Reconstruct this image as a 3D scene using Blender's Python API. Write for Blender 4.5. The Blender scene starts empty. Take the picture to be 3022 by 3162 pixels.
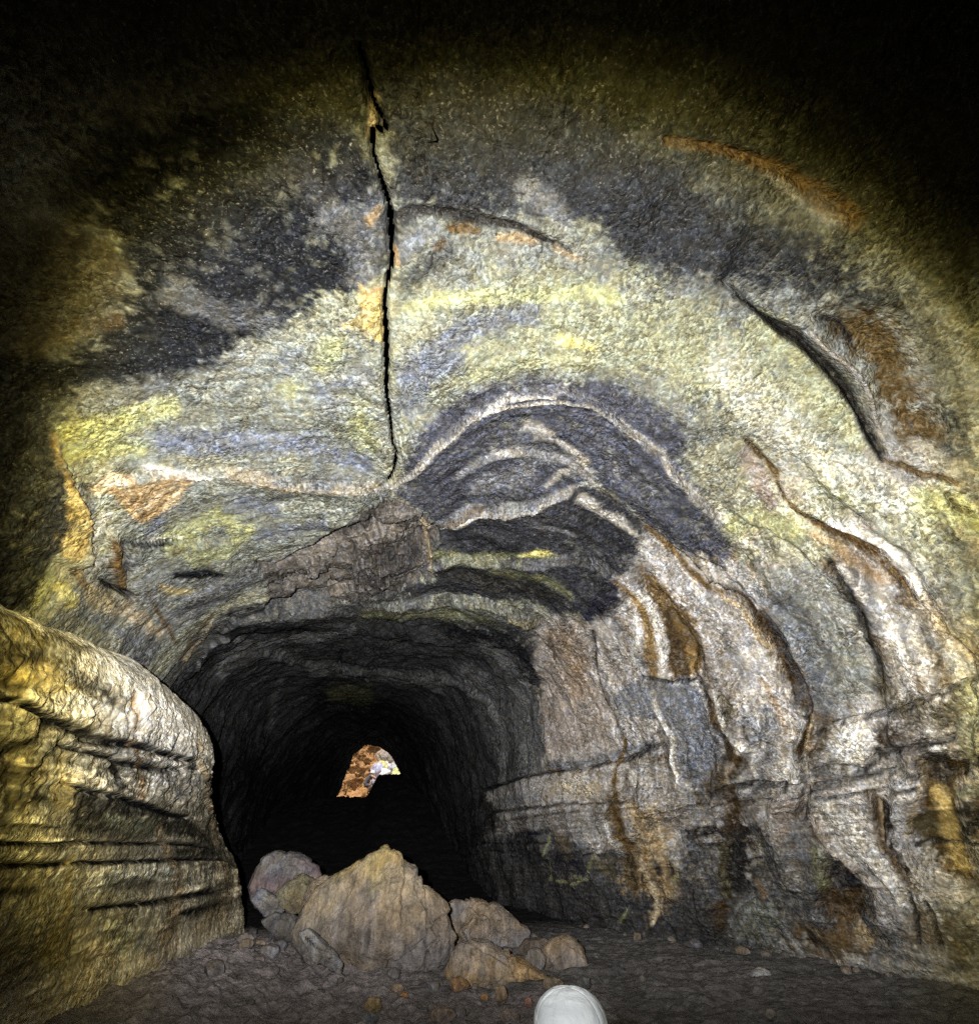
import bpy, bmesh, math, random
import numpy as np
from mathutils import Vector, Matrix

# ------------------------------------------------------------------ rock shell
# The lava tube is a loft through cross-sections given in metres (X across,
# Y along the passage, Z up), listed from the foot of one side over the roof.
SECTIONS = [
 (-4.0, [(-3.9,0),(-4.1,1.4),(-4.2,2.7),(-4.1,3.8),(-3.6,4.8),(-2.6,5.7),(-0.8,6.3),(1.6,6.6),(4.0,6.6),(6.0,6.2),(7.3,5.2),(7.9,3.8),(8.1,2.3),(8.2,1.0),(8.3,0)]),
 (-1.0, [(-3.9,0),(-4.1,1.4),(-4.2,2.7),(-4.1,3.8),(-3.7,4.8),(-2.7,5.8),(-0.9,6.4),(1.6,6.7),(4.0,6.7),(6.0,6.3),(7.3,5.3),(7.9,3.8),(8.0,2.3),(8.1,1.0),(8.2,0)]),
 (1.5, [(-3.9,0),(-4.1,1.4),(-4.2,2.7),(-4.1,3.9),(-3.8,4.8),(-2.8,5.8),(-0.9,6.4),(1.6,6.7),(3.9,6.7),(5.7,6.3),(6.9,5.3),(7.6,3.8),(7.9,2.3),(8.0,1.0),(8.1,0)]),
 (4.0, [(-3.9,0),(-4.0,1.4),(-3.9,2.7),(-3.6,3.9),(-3.4,4.8),(-2.6,5.6),(-0.9,6.15),(1.3,6.35),(3.3,6.2),(4.8,5.8),(6.0,5.0),(6.9,3.7),(7.4,2.3),(7.8,1.0),(8.1,0)]),
 (6.3, [(-3.9,0),(-4.0,1.4),(-3.9,2.7),(-3.7,3.7),(-3.4,4.6),(-2.4,5.4),(-0.9,5.8),(0.9,6.0),(2.5,5.8),(3.9,5.4),(5.1,4.6),(6.2,3.5),(6.9,2.3),(7.5,1.0),(7.9,0)]),
 (8.0, [(-4.0,0),(-4.1,1.4),(-4.1,2.7),(-3.7,3.6),(-3.3,4.4),(-2.3,5.1),(-0.9,5.4),(0.7,5.55),(2.0,5.5),(3.2,5.15),(4.4,4.4),(5.4,3.4),(6.2,2.2),(6.9,1.0),(7.4,0)]),
 (9.6, [(-4.1,0),(-4.2,1.4),(-4.2,2.7),(-3.8,3.6),(-3.3,4.5),(-2.3,5.1),(-0.9,5.35),(0.5,5.4),(1.7,5.35),(2.8,5.1),(3.8,4.3),(4.6,3.3),(5.3,2.2),(6.0,1.0),(6.7,0)]),
 (12.0,[(-4.2,0),(-4.3,1.4),(-4.3,2.8),(-4.0,3.9),(-3.5,4.8),(-2.4,5.4),(-1.0,5.6),(0.4,5.6),(1.6,5.5),(2.7,5.2),(3.5,4.5),(3.9,3.4),(4.15,2.3),(4.6,1.0),(5.0,0)]),
 (15.0,[(-4.1,-.2),(-4.2,1.2),(-4.1,2.8),(-4.0,4.0),(-3.8,4.9),(-3.0,5.6),(-1.5,5.85),(0.1,5.85),(1.3,5.7),(2.2,5.3),(2.9,4.5),(3.35,3.4),(3.6,2.3),(3.8,1.0),(4.2,-.1)]),
 (20.0,[(-3.9,0),(-4.1,1.4),(-4.0,2.8),(-3.8,3.9),(-3.4,4.9),(-2.7,5.6),(-1.7,5.9),(-0.4,5.85),(0.7,5.7),(1.6,5.2),(2.3,4.5),(2.8,3.5),(3.2,2.4),(3.4,1.2),(3.7,0)]),
 (26.0,[(-3.8,0.4),(-3.9,1.6),(-3.7,2.8),(-3.2,3.7),(-2.6,4.5),(-2.0,5.2),(-1.2,5.7),(-.35,5.75),(0.4,5.7),(1.0,5.2),(1.5,4.6),(1.95,3.8),(2.5,2.8),(3.0,1.6),(3.6,0.4)]),
 (31.0,[(-3.2,0.6),(-2.4,1.7),(-1.85,2.6),(-1.62,3.4),(-1.40,4.3),(-1.24,5.0),(-.85,5.5),(-.25,5.68),(0.45,5.6),(0.9,5.3),(1.35,4.7),(1.85,3.85),(2.6,2.6),(3.1,1.6),(3.7,.6)]),
]
VW = 15.0                                   # nominal metres round a section
def _tang(x, P):                            # finite-difference tangents, non uniform
    m = np.zeros_like(P); d = (P[1:]-P[:-1])/(x[1:]-x[:-1]).reshape(-1, *([1]*(P.ndim-1)))
    h = (x[1:]-x[:-1]).reshape(-1, *([1]*(P.ndim-1)))
    m[1:-1] = (d[:-1]*h[1:]+d[1:]*h[:-1])/(h[1:]+h[:-1]); m[0]=d[0]; m[-1]=d[-1]
    return m
def hermite(x, P, q):                       # interpolate rows P at x -> q
    m = _tang(x, P); i = np.clip(np.searchsorted(x, q, side='right')-1, 0, len(x)-2)
    sh = (-1,)+(1,)*(P.ndim-1)
    h = (x[i+1]-x[i]).reshape(sh); t = ((q-x[i])/(x[i+1]-x[i])).reshape(sh)
    return ((2*t**3-3*t**2+1)*P[i]+(t**3-2*t**2+t)*h*m[i]+(-2*t**3+3*t**2)*P[i+1]+(t**3-t**2)*h*m[i+1])
def loft(sections, s, t):
    """s: positions along the passage, t in 0..1 round it -> (len(s), len(t), 3)"""
    ys = np.array([a for a, _ in sections], float)
    P = np.array([b for _, b in sections], float)            # rows, cols, 2
    if P.shape[2] == 2:
        P = np.concatenate([P[:, :, :1], np.repeat(ys[:, None, None], P.shape[1], 1), P[:, :, 1:]], 2)
    R = hermite(ys, P, s)                                    # len(s), cols, 3
    ref = P.mean(0); L = np.r_[0, np.cumsum(np.linalg.norm(np.diff(ref, axis=0), axis=1))]; L /= L[-1]
    Q = hermite(L, R.transpose(1, 0, 2), t)                  # len(t), len(s), 3
    return Q.transpose(1, 0, 2)
# the bulging bench of rock along one side: rows give foot, face, lip, top, back
BENCH = [
 (-3.0, [(-3.1,-3.0,-.3),(-2.9,-3.0,.5),(-2.75,-3.0,1.2),(-2.65,-3.0,1.9),(-2.7,-3.0,2.4),(-2.9,-3.0,2.75),(-3.4,-3.0,2.95),(-4.6,-3.0,3.0)]),
 (0.5,  [(-3.1,.5,-.3),(-2.85,.5,.5),(-2.7,.5,1.2),(-2.55,.5,1.9),(-2.55,.5,2.4),(-2.75,.5,2.8),(-3.3,.5,3.0),(-4.6,.5,3.1)]),
 (4.0,  [(-2.9,4.2,-.3),(-2.7,4.15,.5),(-2.55,4.1,1.2),(-2.4,4.1,1.9),(-2.38,4.1,2.5),(-2.55,4.1,2.95),(-3.1,4.1,3.15),(-4.6,4.1,3.3)]),
 (6.5,  [(-2.6,6.6,-.3),(-2.45,6.6,.5),(-2.4,6.6,1.2),(-2.3,6.6,1.9),(-2.32,6.6,2.6),(-2.5,6.6,3.1),(-3.0,6.6,3.35),(-4.6,6.6,3.5)]),
 (8.6,  [(-2.2,8.9,-.3),(-2.2,8.8,.5),(-2.25,8.7,1.2),(-2.3,8.6,1.9),(-2.35,8.5,2.5),(-2.5,8.5,2.95),(-3.0,8.5,3.25),(-4.6,8.5,3.4)]),
 (10.6, [(-1.95,11.3,-.3),(-2.0,11.1,.5),(-2.15,10.9,1.15),(-2.5,10.5,1.8),(-2.65,10.1,2.4),(-2.8,9.9,2.85),(-3.3,9.8,3.1),(-4.6,9.8,3.3)]),
 (12.2, [(-1.95,12.6,-.3),(-2.05,12.3,.5),(-2.25,12.1,1.1),(-2.7,11.6,1.7),(-3.1,11.2,2.3),(-3.3,10.8,2.7),(-3.8,10.5,2.95),(-4.8,10.4,3.2)]),
 (13.8, [(-2.9,13.7,-.3),(-3.0,13.4,.5),(-3.2,13.2,1.0),(-3.5,12.9,1.6),(-3.9,12.6,2.1),(-4.1,12.2,2.5),(-4.4,11.9,2.8),(-5.0,11.6,3.0)]),
 (15.0, [(-4.6,14.2,-.3),(-4.7,14.1,.5),(-4.7,13.9,1.0),(-4.8,13.6,1.5),(-4.9,13.3,2.0),(-5.0,13.0,2.3),(-5.0,12.6,2.6),(-5.2,12.4,2.8)]),
]
BW = 5.5

# ------------------------------------------------------------------ noise (numpy)
_rs = np.random.RandomState(7)
_PERM = np.concatenate([_rs.permutation(256)]*3).astype(np.int32)
_GR = _rs.normal(size=(256, 3)); _GR /= np.linalg.norm(_GR, axis=1)[:, None]; _GR = _GR.astype(np.float32)
def perlin(p):
    p = np.asarray(p, np.float32); i = np.floor(p).astype(np.int32); f = p-i; i &= 255
    u = f*f*f*(f*(f*6-15)+10); out = 0
    for dx in (0, 1):
        hx = _PERM[i[..., 0]+dx]; wx = u[..., 0] if dx else 1-u[..., 0]
        for dy in (0, 1):
            hy = _PERM[hx+i[..., 1]+dy]; wy = wx*(u[..., 1] if dy else 1-u[..., 1])
            for dz in (0, 1):
                g = _GR[_PERM[hy+i[..., 2]+dz]]
                w = wy*(u[..., 2] if dz else 1-u[..., 2])
                out = out+w*(g[..., 0]*(f[..., 0]-dx)+g[..., 1]*(f[..., 1]-dy)+g[..., 2]*(f[..., 2]-dz))
    return out*1.5
def fbm(p, scale=1.0, octaves=4, gain=.5, seed=0.0, ridged=False):
    p = np.asarray(p, np.float32)*scale+seed*17.31; a = 1.0; s = 0; n = 0
    for k in range(octaves):
        v = perlin(p)
        if ridged: v = 1-2*np.abs(v)
        s = s+a*v; n += a; a *= gain; p = p*2.03+3.7
    return s/n
def sstep(a, b, x):
    t = np.clip((x-a)/(b-a), 0, 1); return t*t*(3-2*t)
def grid_normals(P):
    du = np.gradient(P, axis=0); dv = np.gradient(P, axis=1)
    n = np.cross(du, dv); return n/np.maximum(np.linalg.norm(n, axis=2, keepdims=True), 1e-9)
def tube_base(s, t):
    P = loft(SECTIONS, s, t); n = grid_normals(P)             # n points into the passage or out of it
    c = np.array([1.0, 0, 2.5]); c = np.stack([np.full_like(P[..., 0], 1.0), P[..., 1], np.full_like(P[..., 0], 2.6)], -1)
    if ((c-P)*n).sum() < 0: n = -n
    d = .16*fbm(P, .38, 3, seed=1)+.06*fbm(P, 1.1, 2, seed=2)
    return P+n*d[..., None], n
def bench_base(s, t):
    P = loft(BENCH, s, t); n = grid_normals(P)
    if n[..., 0].mean() < 0: n = -n
    d = .09*fbm(P, .55, 3, seed=4)+.03*fbm(P, 1.6, 2, seed=5)
    return P+n*d[..., None], n
# markings on the rock, plus painted lip shadows and lit risers, each in surface coordinates (metres along, metres round)
PAL = dict(K=(.009,.0095,.011), KB=(.017,.015,.013), D=(.022,.0225,.024), DG=(.03,.03,.034), DG2=(.05,.045,.035), BL=(.12,.13,.16), BL2=(.046,.047,.058),
 BG=(.115,.122,.138), G=(.17,.168,.16), G2=(.17,.168,.17), G3=(.12,.12,.118), PG=(.165,.17,.14), PY=(.25,.252,.155), YG=(.31,.315,.15), Y=(.5,.45,.16), Y2=(.36,.28,.115),
 YT=(.45,.36,.16), W=(.62,.59,.53), W2=(.27,.25,.215), W3=(.37,.345,.32), BW=(.68,.64,.56), C=(.6,.5,.34), T=(.34,.265,.16), TP=(.25,.205,.17), TP2=(.13,.105,.075),
 TB=(.3,.22,.12), O=(.30,.205,.10), O2=(.37,.28,.12), O3=(.25,.16,.075), R=(.115,.072,.026), R2=(.19,.125,.05), RD=(.042,.026,.011), RB=(.085,.052,.02), RB2=(.10,.065,.028),
 RP=(.075,.05,.02), RP2=(.06,.038,.012), OL=(.022,.022,.013), OL2=(.075,.062,.03), OG=(.15,.15,.075), OGY=(.25,.24,.165), SC=(.095,.085,.076), SCL=(.165,.145,.125),
 SCD=(.045,.038,.034), TN=(.042,.042,.043), NV=(.018,.018,.027), LW=(.055,.053,.052))
MARK_RELIEF = 1.5
def apply_marks(marks, s, v, col, disp, n1, n2, nf, masks=None):
    """s (rows), v (cols): coordinates in metres; col (rows, cols, 3) and disp are changed in place"""
    for m in marks:
        kind, cname, a, soft, pts = m[:5]; c = np.array(PAL[cname], np.float32)
        if kind == 'F':
            M = np.array(m[6], float).reshape(2, 2); P = np.array(pts, float).reshape(-1, 2)
            r = 1.5/max(np.linalg.svd(M)[1][1], .3)
            i0, i1 = np.searchsorted(s, [P[:, 0].min()-r, P[:, 0].max()+r]); j0, j1 = np.searchsorted(v, [P[:, 1].min()-r, P[:, 1].max()+r])
            if i1-i0 < 2 or j1-j0 < 2: continue
            S, V = np.meshgrid(s[i0:i1], v[j0:j1], indexing='ij'); dmin = np.full(S.shape, 1e9); ins = np.zeros(S.shape, bool)
            for k in range(len(P)):
                p, q = P[k], P[(k+1) % len(P)]
                e = M@(q-p); X = M[0, 0]*(S-p[0])+M[0, 1]*(V-p[1]); Y = M[1, 0]*(S-p[0])+M[1, 1]*(V-p[1])
                h = np.clip((X*e[0]+Y*e[1])/max(e@e, 1e-9), 0, 1); dmin = np.minimum(dmin, np.hypot(X-h*e[0], Y-h*e[1]))
                if p[1] != q[1]: ins ^= ((p[1] > V) != (q[1] > V)) & (S < (q[0]-p[0])*(V-p[1])/(q[1]-p[1])+p[0])
            big = soft > 10; plain = np.where(ins, -dmin, dmin); sd = plain+n1[i0:i1, j0:j1]*1.1+n2[i0:i1, j0:j1]*(1.0 if big else .7)+nf[i0:i1, j0:j1]*(.5 if big else .9)
            k = sstep(.5, -.5, sd)
            if masks is not None and cname in masks: masks[cname][i0:i1, j0:j1] = np.maximum(masks[cname][i0:i1, j0:j1], k)
        else:
            P = np.array([p[:2] for p in pts], float); Ms = [np.array(p[2:6], float).reshape(2, 2) for p in pts]
            r = max(2.2/max(np.linalg.svd(M)[1][1], .2) for M in Ms); step = m[6] == 't'; r = max(r, 2.6) if step else r
            i0, i1 = np.searchsorted(s, [P[:, 0].min()-r, P[:, 0].max()+r]); j0, j1 = np.searchsorted(v, [P[:, 1].min()-r, P[:, 1].max()+r])
            if i1-i0 < 2 or j1-j0 < 2: continue
            S, V = np.meshgrid(s[i0:i1], v[j0:j1], indexing='ij'); sd = np.full(S.shape, 1e9); sg = np.zeros(S.shape); tt = np.zeros(S.shape); dmet = np.zeros(S.shape)
            for k in range(len(P)-1):
                p, q = P[k], P[k+1]; M = (Ms[k]+Ms[k+1])/2; e = M@(q-p)
                X = M[0, 0]*(S-p[0])+M[0, 1]*(V-p[1]); Y = M[1, 0]*(S-p[0])+M[1, 1]*(V-p[1])
                h = np.clip((X*e[0]+Y*e[1])/max(e@e, 1e-9), 0, 1)
                # width runs smoothly from the one end's brush to the other's
                Mi = [Ms[k][a_][b_]+(Ms[k+1][a_][b_]-Ms[k][a_][b_])*h for a_ in (0, 1) for b_ in (0, 1)]
                ds = S-(p[0]+h*(q[0]-p[0])); dv = V-(p[1]+h*(q[1]-p[1]))
                d = np.hypot(Mi[0]*ds+Mi[1]*dv, Mi[2]*ds+Mi[3]*dv); b = d < sd
                cr = np.sign(e[0]*Y-e[1]*X); sd = np.where(b, d, sd); sg = np.where(b, cr, sg)
                if step: tt = np.where(b, (k+h)/(len(P)-1), tt); dmet = np.where(b, np.hypot(ds, dv), dmet)
            base = sd; wide = min(1.0, max(0.0, (1/np.mean([np.linalg.svd(M)[1][1] for M in Ms])-.08)/.12)); sd = sd+n1[i0:i1, j0:j1]*(.45+.35*wide)+n2[i0:i1, j0:j1]*(.5+.55*wide)+nf[i0:i1, j0:j1]*.75
            k = sstep(1.6, .4, sd)
        k2 = np.clip(1.2*a*k*(1+.6*n2[i0:i1, j0:j1])*(1+.4*n1[i0:i1, j0:j1])*(1+.6*nf[i0:i1, j0:j1]), 0, 1)[..., None]
        col[i0:i1, j0:j1] = col[i0:i1, j0:j1]*(1-k2)+c*k2
        if m[5]:
            if kind == 'F': disp[i0:i1, j0:j1] += MARK_RELIEF*m[5]*sstep(.9, -.9, plain+n1[i0:i1, j0:j1]*.5)
            elif step: disp[i0:i1, j0:j1] += m[5]*sstep(-.45, .45, np.clip(base, 0, 3)*sg+n2[i0:i1, j0:j1]*.5+n1[i0:i1, j0:j1]*.4)*np.exp(-dmet/.75)*sstep(0, .15, tt)*sstep(1, .85, tt)*sstep(2.5, 1.8, dmet)
            elif m[6] == 'r': disp[i0:i1, j0:j1] += MARK_RELIEF*m[5]*(1-np.clip(base+n1[i0:i1, j0:j1]*.25, 0, 1)**2)**2
            else:
                x = base*sg; disp[i0:i1, j0:j1] += MARK_RELIEF*m[5]*np.where(x < 0, np.exp(1.1*x)*sstep(-2.1, -1.2, x), np.exp(-4*x))*sstep(2.1, 1.5, np.abs(x))
def grid_mesh(name, P, col, uv, material, attrs=None, mask=None):
    n, m = P.shape[:2]; idx = np.arange(n*m, dtype=np.int32).reshape(n, m)
    f = np.stack([idx[:-1, :-1], idx[:-1, 1:], idx[1:, 1:], idx[1:, :-1]], -1).reshape(-1, 4)
    V = P.reshape(-1, 3)
    if mask is not None:
        f = f[mask.reshape(-1)]; used = np.unique(f); re = np.full(n*m, -1, np.int32); re[used] = np.arange(len(used)); f = re[f]
    else: used = np.arange(n*m)
    V = V[used]; me = bpy.data.meshes.new(name)
    me.vertices.add(len(V)); me.vertices.foreach_set('co', V.astype(np.float32).ravel())
    me.loops.add(f.size); me.loops.foreach_set('vertex_index', f.ravel().astype(np.int32))
    me.polygons.add(len(f)); me.polygons.foreach_set('loop_start', np.arange(0, f.size, 4, dtype=np.int32))
    me.update(calc_edges=True); me.polygons.foreach_set('use_smooth', np.ones(len(f), bool))
    def attr(nm, typ, data, width):
        a = me.attributes.new(nm, typ, 'POINT'); a.data.foreach_set('color' if typ == 'FLOAT_COLOR' else ('vector' if width == 3 else 'value'), data.reshape(-1).astype(np.float32))
    c = col.reshape(-1, 3)[used]; attr('albedo', 'FLOAT_COLOR', np.c_[c, np.ones(len(c))], 4)
    u = uv.reshape(-1, 2)[used]; attr('along', 'FLOAT_VECTOR', np.c_[u, np.zeros(len(u))], 3)
    for k, d in (attrs or {}).items(): attr(k, 'FLOAT', d.reshape(-1)[used], 1)
    me.validate(); o = bpy.data.objects.new(name, me); bpy.context.scene.collection.objects.link(o)
    me.materials.append(material)
    return o

# ------------------------------------------------------------------ markings and painted lip shade
TUBE_MARKS = [["F","K",.97,70,[2.589,4.846,2.149,5.208,2.01,5.411,1.862,5.607,1.816,5.973,1.919,6.181,2.288,6.262,2.735,6.347,3.162,6.288,3.293,6.066,3.671,5.636,4.037,5.266,4.046,4.663,3.947,4.362,3.809,4.087,3.487,4.528,3.198,4.899],0,[.895,5.25,3.17,.00364]],
["F","D",.95,60,[1.378,6.243,1.358,6.438,1.325,6.635,1.33,6.864,1.332,7.103,1.503,7.349,1.683,7.621,1.809,8.141,1.863,8.479,1.909,8.846,2.151,9.212,2.388,9.622,2.36,9.258,2.413,8.71,2.528,8.159,2.464,7.836,2.383,7.517,2.249,7.029,2.328,6.727,2.391,6.428,2.078,6.307,1.708,6.272],0,[-1.57,5.91,3.9,1.36]],
["F","OL",.95,30,[2.584,4.777,2.384,5.015,2.178,5.233,1.974,5.432,1.764,5.619,1.511,5.874,1.264,6.118,1.221,6.345,1.165,6.575,1.101,6.806,1.032,7.039,1.096,7.273,1.167,7.531,1.235,7.797,1.358,7.599,1.487,7.398,1.447,7.128,1.408,6.876,1.439,6.578,1.459,6.289,1.932,6.29,1.883,6.181,1.834,5.972,1.879,5.605,2.179,5.222,2.628,4.858],0,[-.15,14.8,10.2,2.49]],
["L","OL",.5,0,[[2.441,4.824,3.59,11.2,6.95,-.161],[2.165,5.077,3.14,12.0,7.9,.823],[1.991,5.221,3.57,16.6,10.9,1.76]],0,"r"],
["L","OL",.5,0,[[2.866,4.376,4.97,10.1,6.22,-2.21],[2.977,4.583,3.83,9.55,5.91,-1.88],[2.823,4.796,4.41,13.2,7.99,-1.36]],0,"r"],
["L","RB",.35,0,[[3.43,4.207,8.99,17.6,10.5,-6.29],[3.412,4.467,6.99,16.4,9.99,-4.19],[3.42,4.771,6.85,20.5,12.6,-3.12]],0,"r"],
["L","OL",.5,0,[[1.479,6.201,-.138,23.1,16.3,3.77],[1.378,6.243,-.145,29.3,21.0,5.03]],0,"r"],
["F","OL",.65,35,[1.392,7.243,1.394,7.504,1.393,7.774,1.465,8.227,1.677,8.719,1.819,9.221,2.002,9.562,2.165,9.936,1.824,9.651,1.491,9.405,1.182,9.196,.902,9.015,.645,8.845,.413,8.689,.206,8.555,.277,8.376,.349,8.195,.42,8.012,.489,7.827,.557,7.641,.628,7.462,.695,7.276,.757,7.088,1.053,7.16],0,[-5.23,10.7,8.29,3.54]],
["L","G",.8,0,[[1.485,8.178,-9.64,21.6,14.5,5.98],[1.582,8.374,-8.68,17.9,12.7,4.72],[1.701,8.666,-8.91,16.9,12.1,4.97]],0,"r"],
["L","G3",.5,0,[[2.496,6.049,.316,12.6,7.59,1.22],[2.612,6.215,-.162,10.6,6.14,1.1],[2.965,6.191,-.0103,11.1,6.59,.744]],0,"r"],
["L","DG",.6,0,[[2.193,5.677,1.14,11.2,7.0,1.01],[2.055,5.87,.739,11.0,6.85,1.49],[2.264,5.954,.719,13.6,8.54,1.74]],0,"r"],
["L","G3",.45,0,[[3.21,5.149,3.4,15.0,8.39,-.393],[3.435,5.364,2.34,14.4,7.08,-.173],[3.554,5.647,1.66,16.5,8.6,.26]],0,"r"],
["L","BG",.35,0,[[2.108,6.157,.0564,13.4,8.79,1.84],[2.29,6.248,-.186,16.0,10.0,1.69]],0,"r"],
["L","K",.85,0,[[2.003,5.568,1.26,9.56,5.91,1.02],[1.873,5.881,.638,9.17,5.84,1.48],[1.896,6.109,.173,10.7,6.99,1.28],[2.14,6.182,.0415,11.0,7.18,1.46]],0,"r"],
["L","D",.85,0,[[1.609,6.339,-.287,8.74,6.02,1.49],[1.463,6.603,-.852,8.75,6.13,1.96],[1.525,6.945,-1.14,6.83,4.72,1.5],[1.647,7.252,-1.49,6.26,4.37,1.41],[1.887,7.659,-2.22,6.66,4.53,1.29]],0,"r"],
["L","D",.8,0,[[2.091,6.462,-.59,9.66,6.21,1.21],[1.951,6.839,-1.2,7.59,4.75,1.43],[2.025,7.264,-1.8,6.94,4.2,1.4],[2.149,7.754,-2.81,7.87,4.94,1.43],[2.256,8.274,-3.72,8.63,5.24,2.33]],0,"r"],
["L","D",.6,0,[[2.675,6.652,-1.11,11.3,6.88,1.31],[3.029,6.471,-.676,10.8,6.14,1.32]],0,"r"],
["L","G",.5,0,[[2.03,7.008,-2.63,13.8,8.37,3.32],[2.113,7.149,-3.37,14.7,8.82,2.9],[2.252,7.272,-4.77,18.8,11.2,3.74]],0,"r"],
["L","KB",.9,0,[[2.423,6.368,-2.61,68.7,42.1,6.66],[2.358,6.446,-3.43,56.1,35.3,6.35],[2.333,6.575,-3.99,46.9,29.5,6.49],[2.351,6.727,-4.95,39.5,24.5,5.32],[2.362,6.883,-6.24,41.5,25.8,5.56],[2.363,7.032,-9.32,48.0,27.9,9.93],[2.434,7.181,-11.2,50.6,29.5,9.97],[2.47,7.337,-17.3,67.6,47.3,16.2]],-.05,"s"],
["L","RB",.85,0,[[2.474,6.674,-4.36,39.0,23.9,5.19],[2.454,6.766,-4.24,34.1,20.9,4.34],[2.458,6.819,-7.8,57.2,35.5,6.77]],0,"r"],
["L","RB",.5,0,[[2.672,6.608,-5.58,56.9,34.6,6.59],[2.595,6.635,-3.77,38.4,23.5,4.53]],0,"r"],
["L","O",.6,0,[[2.491,6.949,-6.87,43.3,27.2,5.81],[2.472,7.045,-6.12,32.9,19.9,6.13],[2.48,7.137,-10.7,50.2,29.8,10.1]],0,"r"],
["L","O",.35,0,[[2.495,7.269,-12.7,54.4,33.0,11.7],[2.546,7.433,-12.0,43.3,26.3,8.67]],0,"r"],
["L","BG",.5,0,[[2.757,6.404,-1.01,19.1,10.8,2.27],[2.654,6.466,-1.24,19.4,11.4,2.18],[2.467,6.571,-2.54,29.7,18.5,3.67]],0,"r"],
["F","PY",.6,60,[4.13,6.477,3.398,6.565,2.97,6.845,2.745,7.226,2.705,7.72,2.75,8.042,2.799,8.389,2.92,8.911,3.144,9.395,3.465,10.013,3.687,10.386,3.652,10.839,3.515,11.16,3.85,11.476,4.171,11.792,4.154,11.397,4.226,10.958,4.581,10.502,4.398,10.032,4.103,9.706,3.989,9.31,3.781,8.609,3.685,8.145,3.768,7.563,4.067,7.024,4.685,6.828,5.338,6.626],0,[-1.99,3.91,2.07,1.52]],
["L","YG",.6,0,[[3.315,6.517,-1.81,25.4,15.0,2.93],[3.205,6.644,-2.2,22.9,13.3,2.85],[3.127,6.783,-3.04,22.7,12.9,3.08],[3.058,6.92,-3.58,22.6,13.0,3.16],[3.063,7.121,-4.24,22.0,13.0,3.12],[2.989,7.311,-5.17,21.2,12.9,2.77],[2.857,7.587,-6.44,21.6,12.6,3.9],[2.878,7.769,-5.27,16.2,9.42,3.71]],0,"r"],
["L","BG",.8,0,[[4.07,6.58,-.7,8.5,4.5,.301],[3.822,6.691,-.806,7.56,3.98,.57],[3.63,6.799,-1.02,7.8,4.35,.533],[3.403,6.978,-1.56,9.28,5.13,1.33],[3.276,7.112,-2.42,12.7,7.35,1.84],[3.198,7.308,-3.66,15.4,9.56,1.67]],0,"r"],
["L","BL",.7,0,[[4.558,6.627,-.759,7.7,3.7,-.143],[4.251,6.645,-.787,8.16,4.07,-.00589],[4.01,6.759,-1.2,10.2,5.17,.722],[3.857,6.887,-1.82,13.0,7.1,1.11]],0,"r"],
["L","PY",.8,0,[[4.078,7.041,-3.67,20.8,10.3,2.21],[3.977,7.178,-4.16,20.9,10.9,2.55],[3.797,7.341,-4.53,18.7,9.59,2.22],[3.654,7.541,-4.74,17.0,9.57,3.04],[3.659,7.778,-5.44,16.8,9.26,2.82]],0,"r"],
["L","Y",.7,0,[[3.432,7.559,-8.1,29.5,17.6,5.27],[3.438,7.708,-8.89,29.7,17.5,6.58],[3.442,7.8,-13.9,44.4,25.8,9.62]],0,"r"],
["L","W",.22,0,[[3.326,8.747,-3.29,6.25,3.81,1.97],[3.518,8.975,-2.83,5.07,3.21,1.59],[3.926,9.799,-2.81,3.64,1.88,1.72],[3.877,10.085,-3.35,4.24,2.19,2.35],[3.909,10.427,-4.37,5.25,2.67,3.33],[3.794,10.722,-7.2,8.02,3.77,5.77]],0,"r"],
["L","PY",.8,0,[[2.806,8.774,-4.8,9.15,5.62,2.9],[2.934,9.07,-4.4,7.1,4.19,2.32],[3.133,9.395,-4.35,5.93,3.5,2.16],[3.345,9.758,-4.68,6.06,3.69,2.74],[3.546,10.067,-8.85,11.1,6.09,5.99]],0,"r"],
["L","YG",.6,0,[[3.646,10.819,-6.66,7.25,3.46,5.27],[3.519,11.001,-8.02,8.57,4.07,6.58],[3.528,11.174,-10.9,11.7,5.03,9.75]],0,"r"],
["F","D",.55,30,[2.217,9.099,2.236,9.47,2.366,9.842,2.464,10.19,2.917,10.595,3.367,11.02,3.267,10.718,3.321,10.539,2.972,10.19,2.62,9.853,2.428,9.457],0,[-6.65,8.25,4.7,4.35]],
["L","G",.8,0,[[2.338,9.421,-11.7,17.0,10.4,6.25],[2.463,9.664,-10.3,12.9,8.13,5.29],[2.677,9.942,-12.2,15.3,9.42,7.58],[2.91,10.195,-12.8,14.8,8.35,8.3],[3.034,10.387,-16.1,18.3,9.82,11.1]],0,"r"],
["L","G",.7,0,[[2.147,9.719,-11.1,13.4,8.66,5.65],[2.328,10.008,-9.76,11.7,6.92,5.87],[2.589,10.28,-11.4,13.2,7.46,7.51]],0,"r"],
["F","PG",.75,40,[3.377,6.345,3.408,6.065,3.663,5.763,4.113,5.321,4.352,4.877,4.301,4.387,4.301,4.02,4.831,4.025,5.153,4.365,5.262,4.84,5.437,5.207,5.564,5.603,5.913,6.301,5.744,6.534,4.793,6.447,3.997,6.386],0,[.895,6.17,3.29,-.894]],
["L","YG",.6,0,[[4.321,5.714,1.01,11.6,5.98,.697],[4.021,5.946,.447,10.8,5.6,.178],[3.762,6.024,.317,14.3,8.24,.658]],0,"r"],
["L","YG",.55,0,[[4.613,6.174,-.0303,9.93,5.36,.00275],[5.249,6.278,-.249,8.78,4.48,-.00662],[5.322,5.992,.287,10.6,5.46,-.579]],0,"r"],
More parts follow.
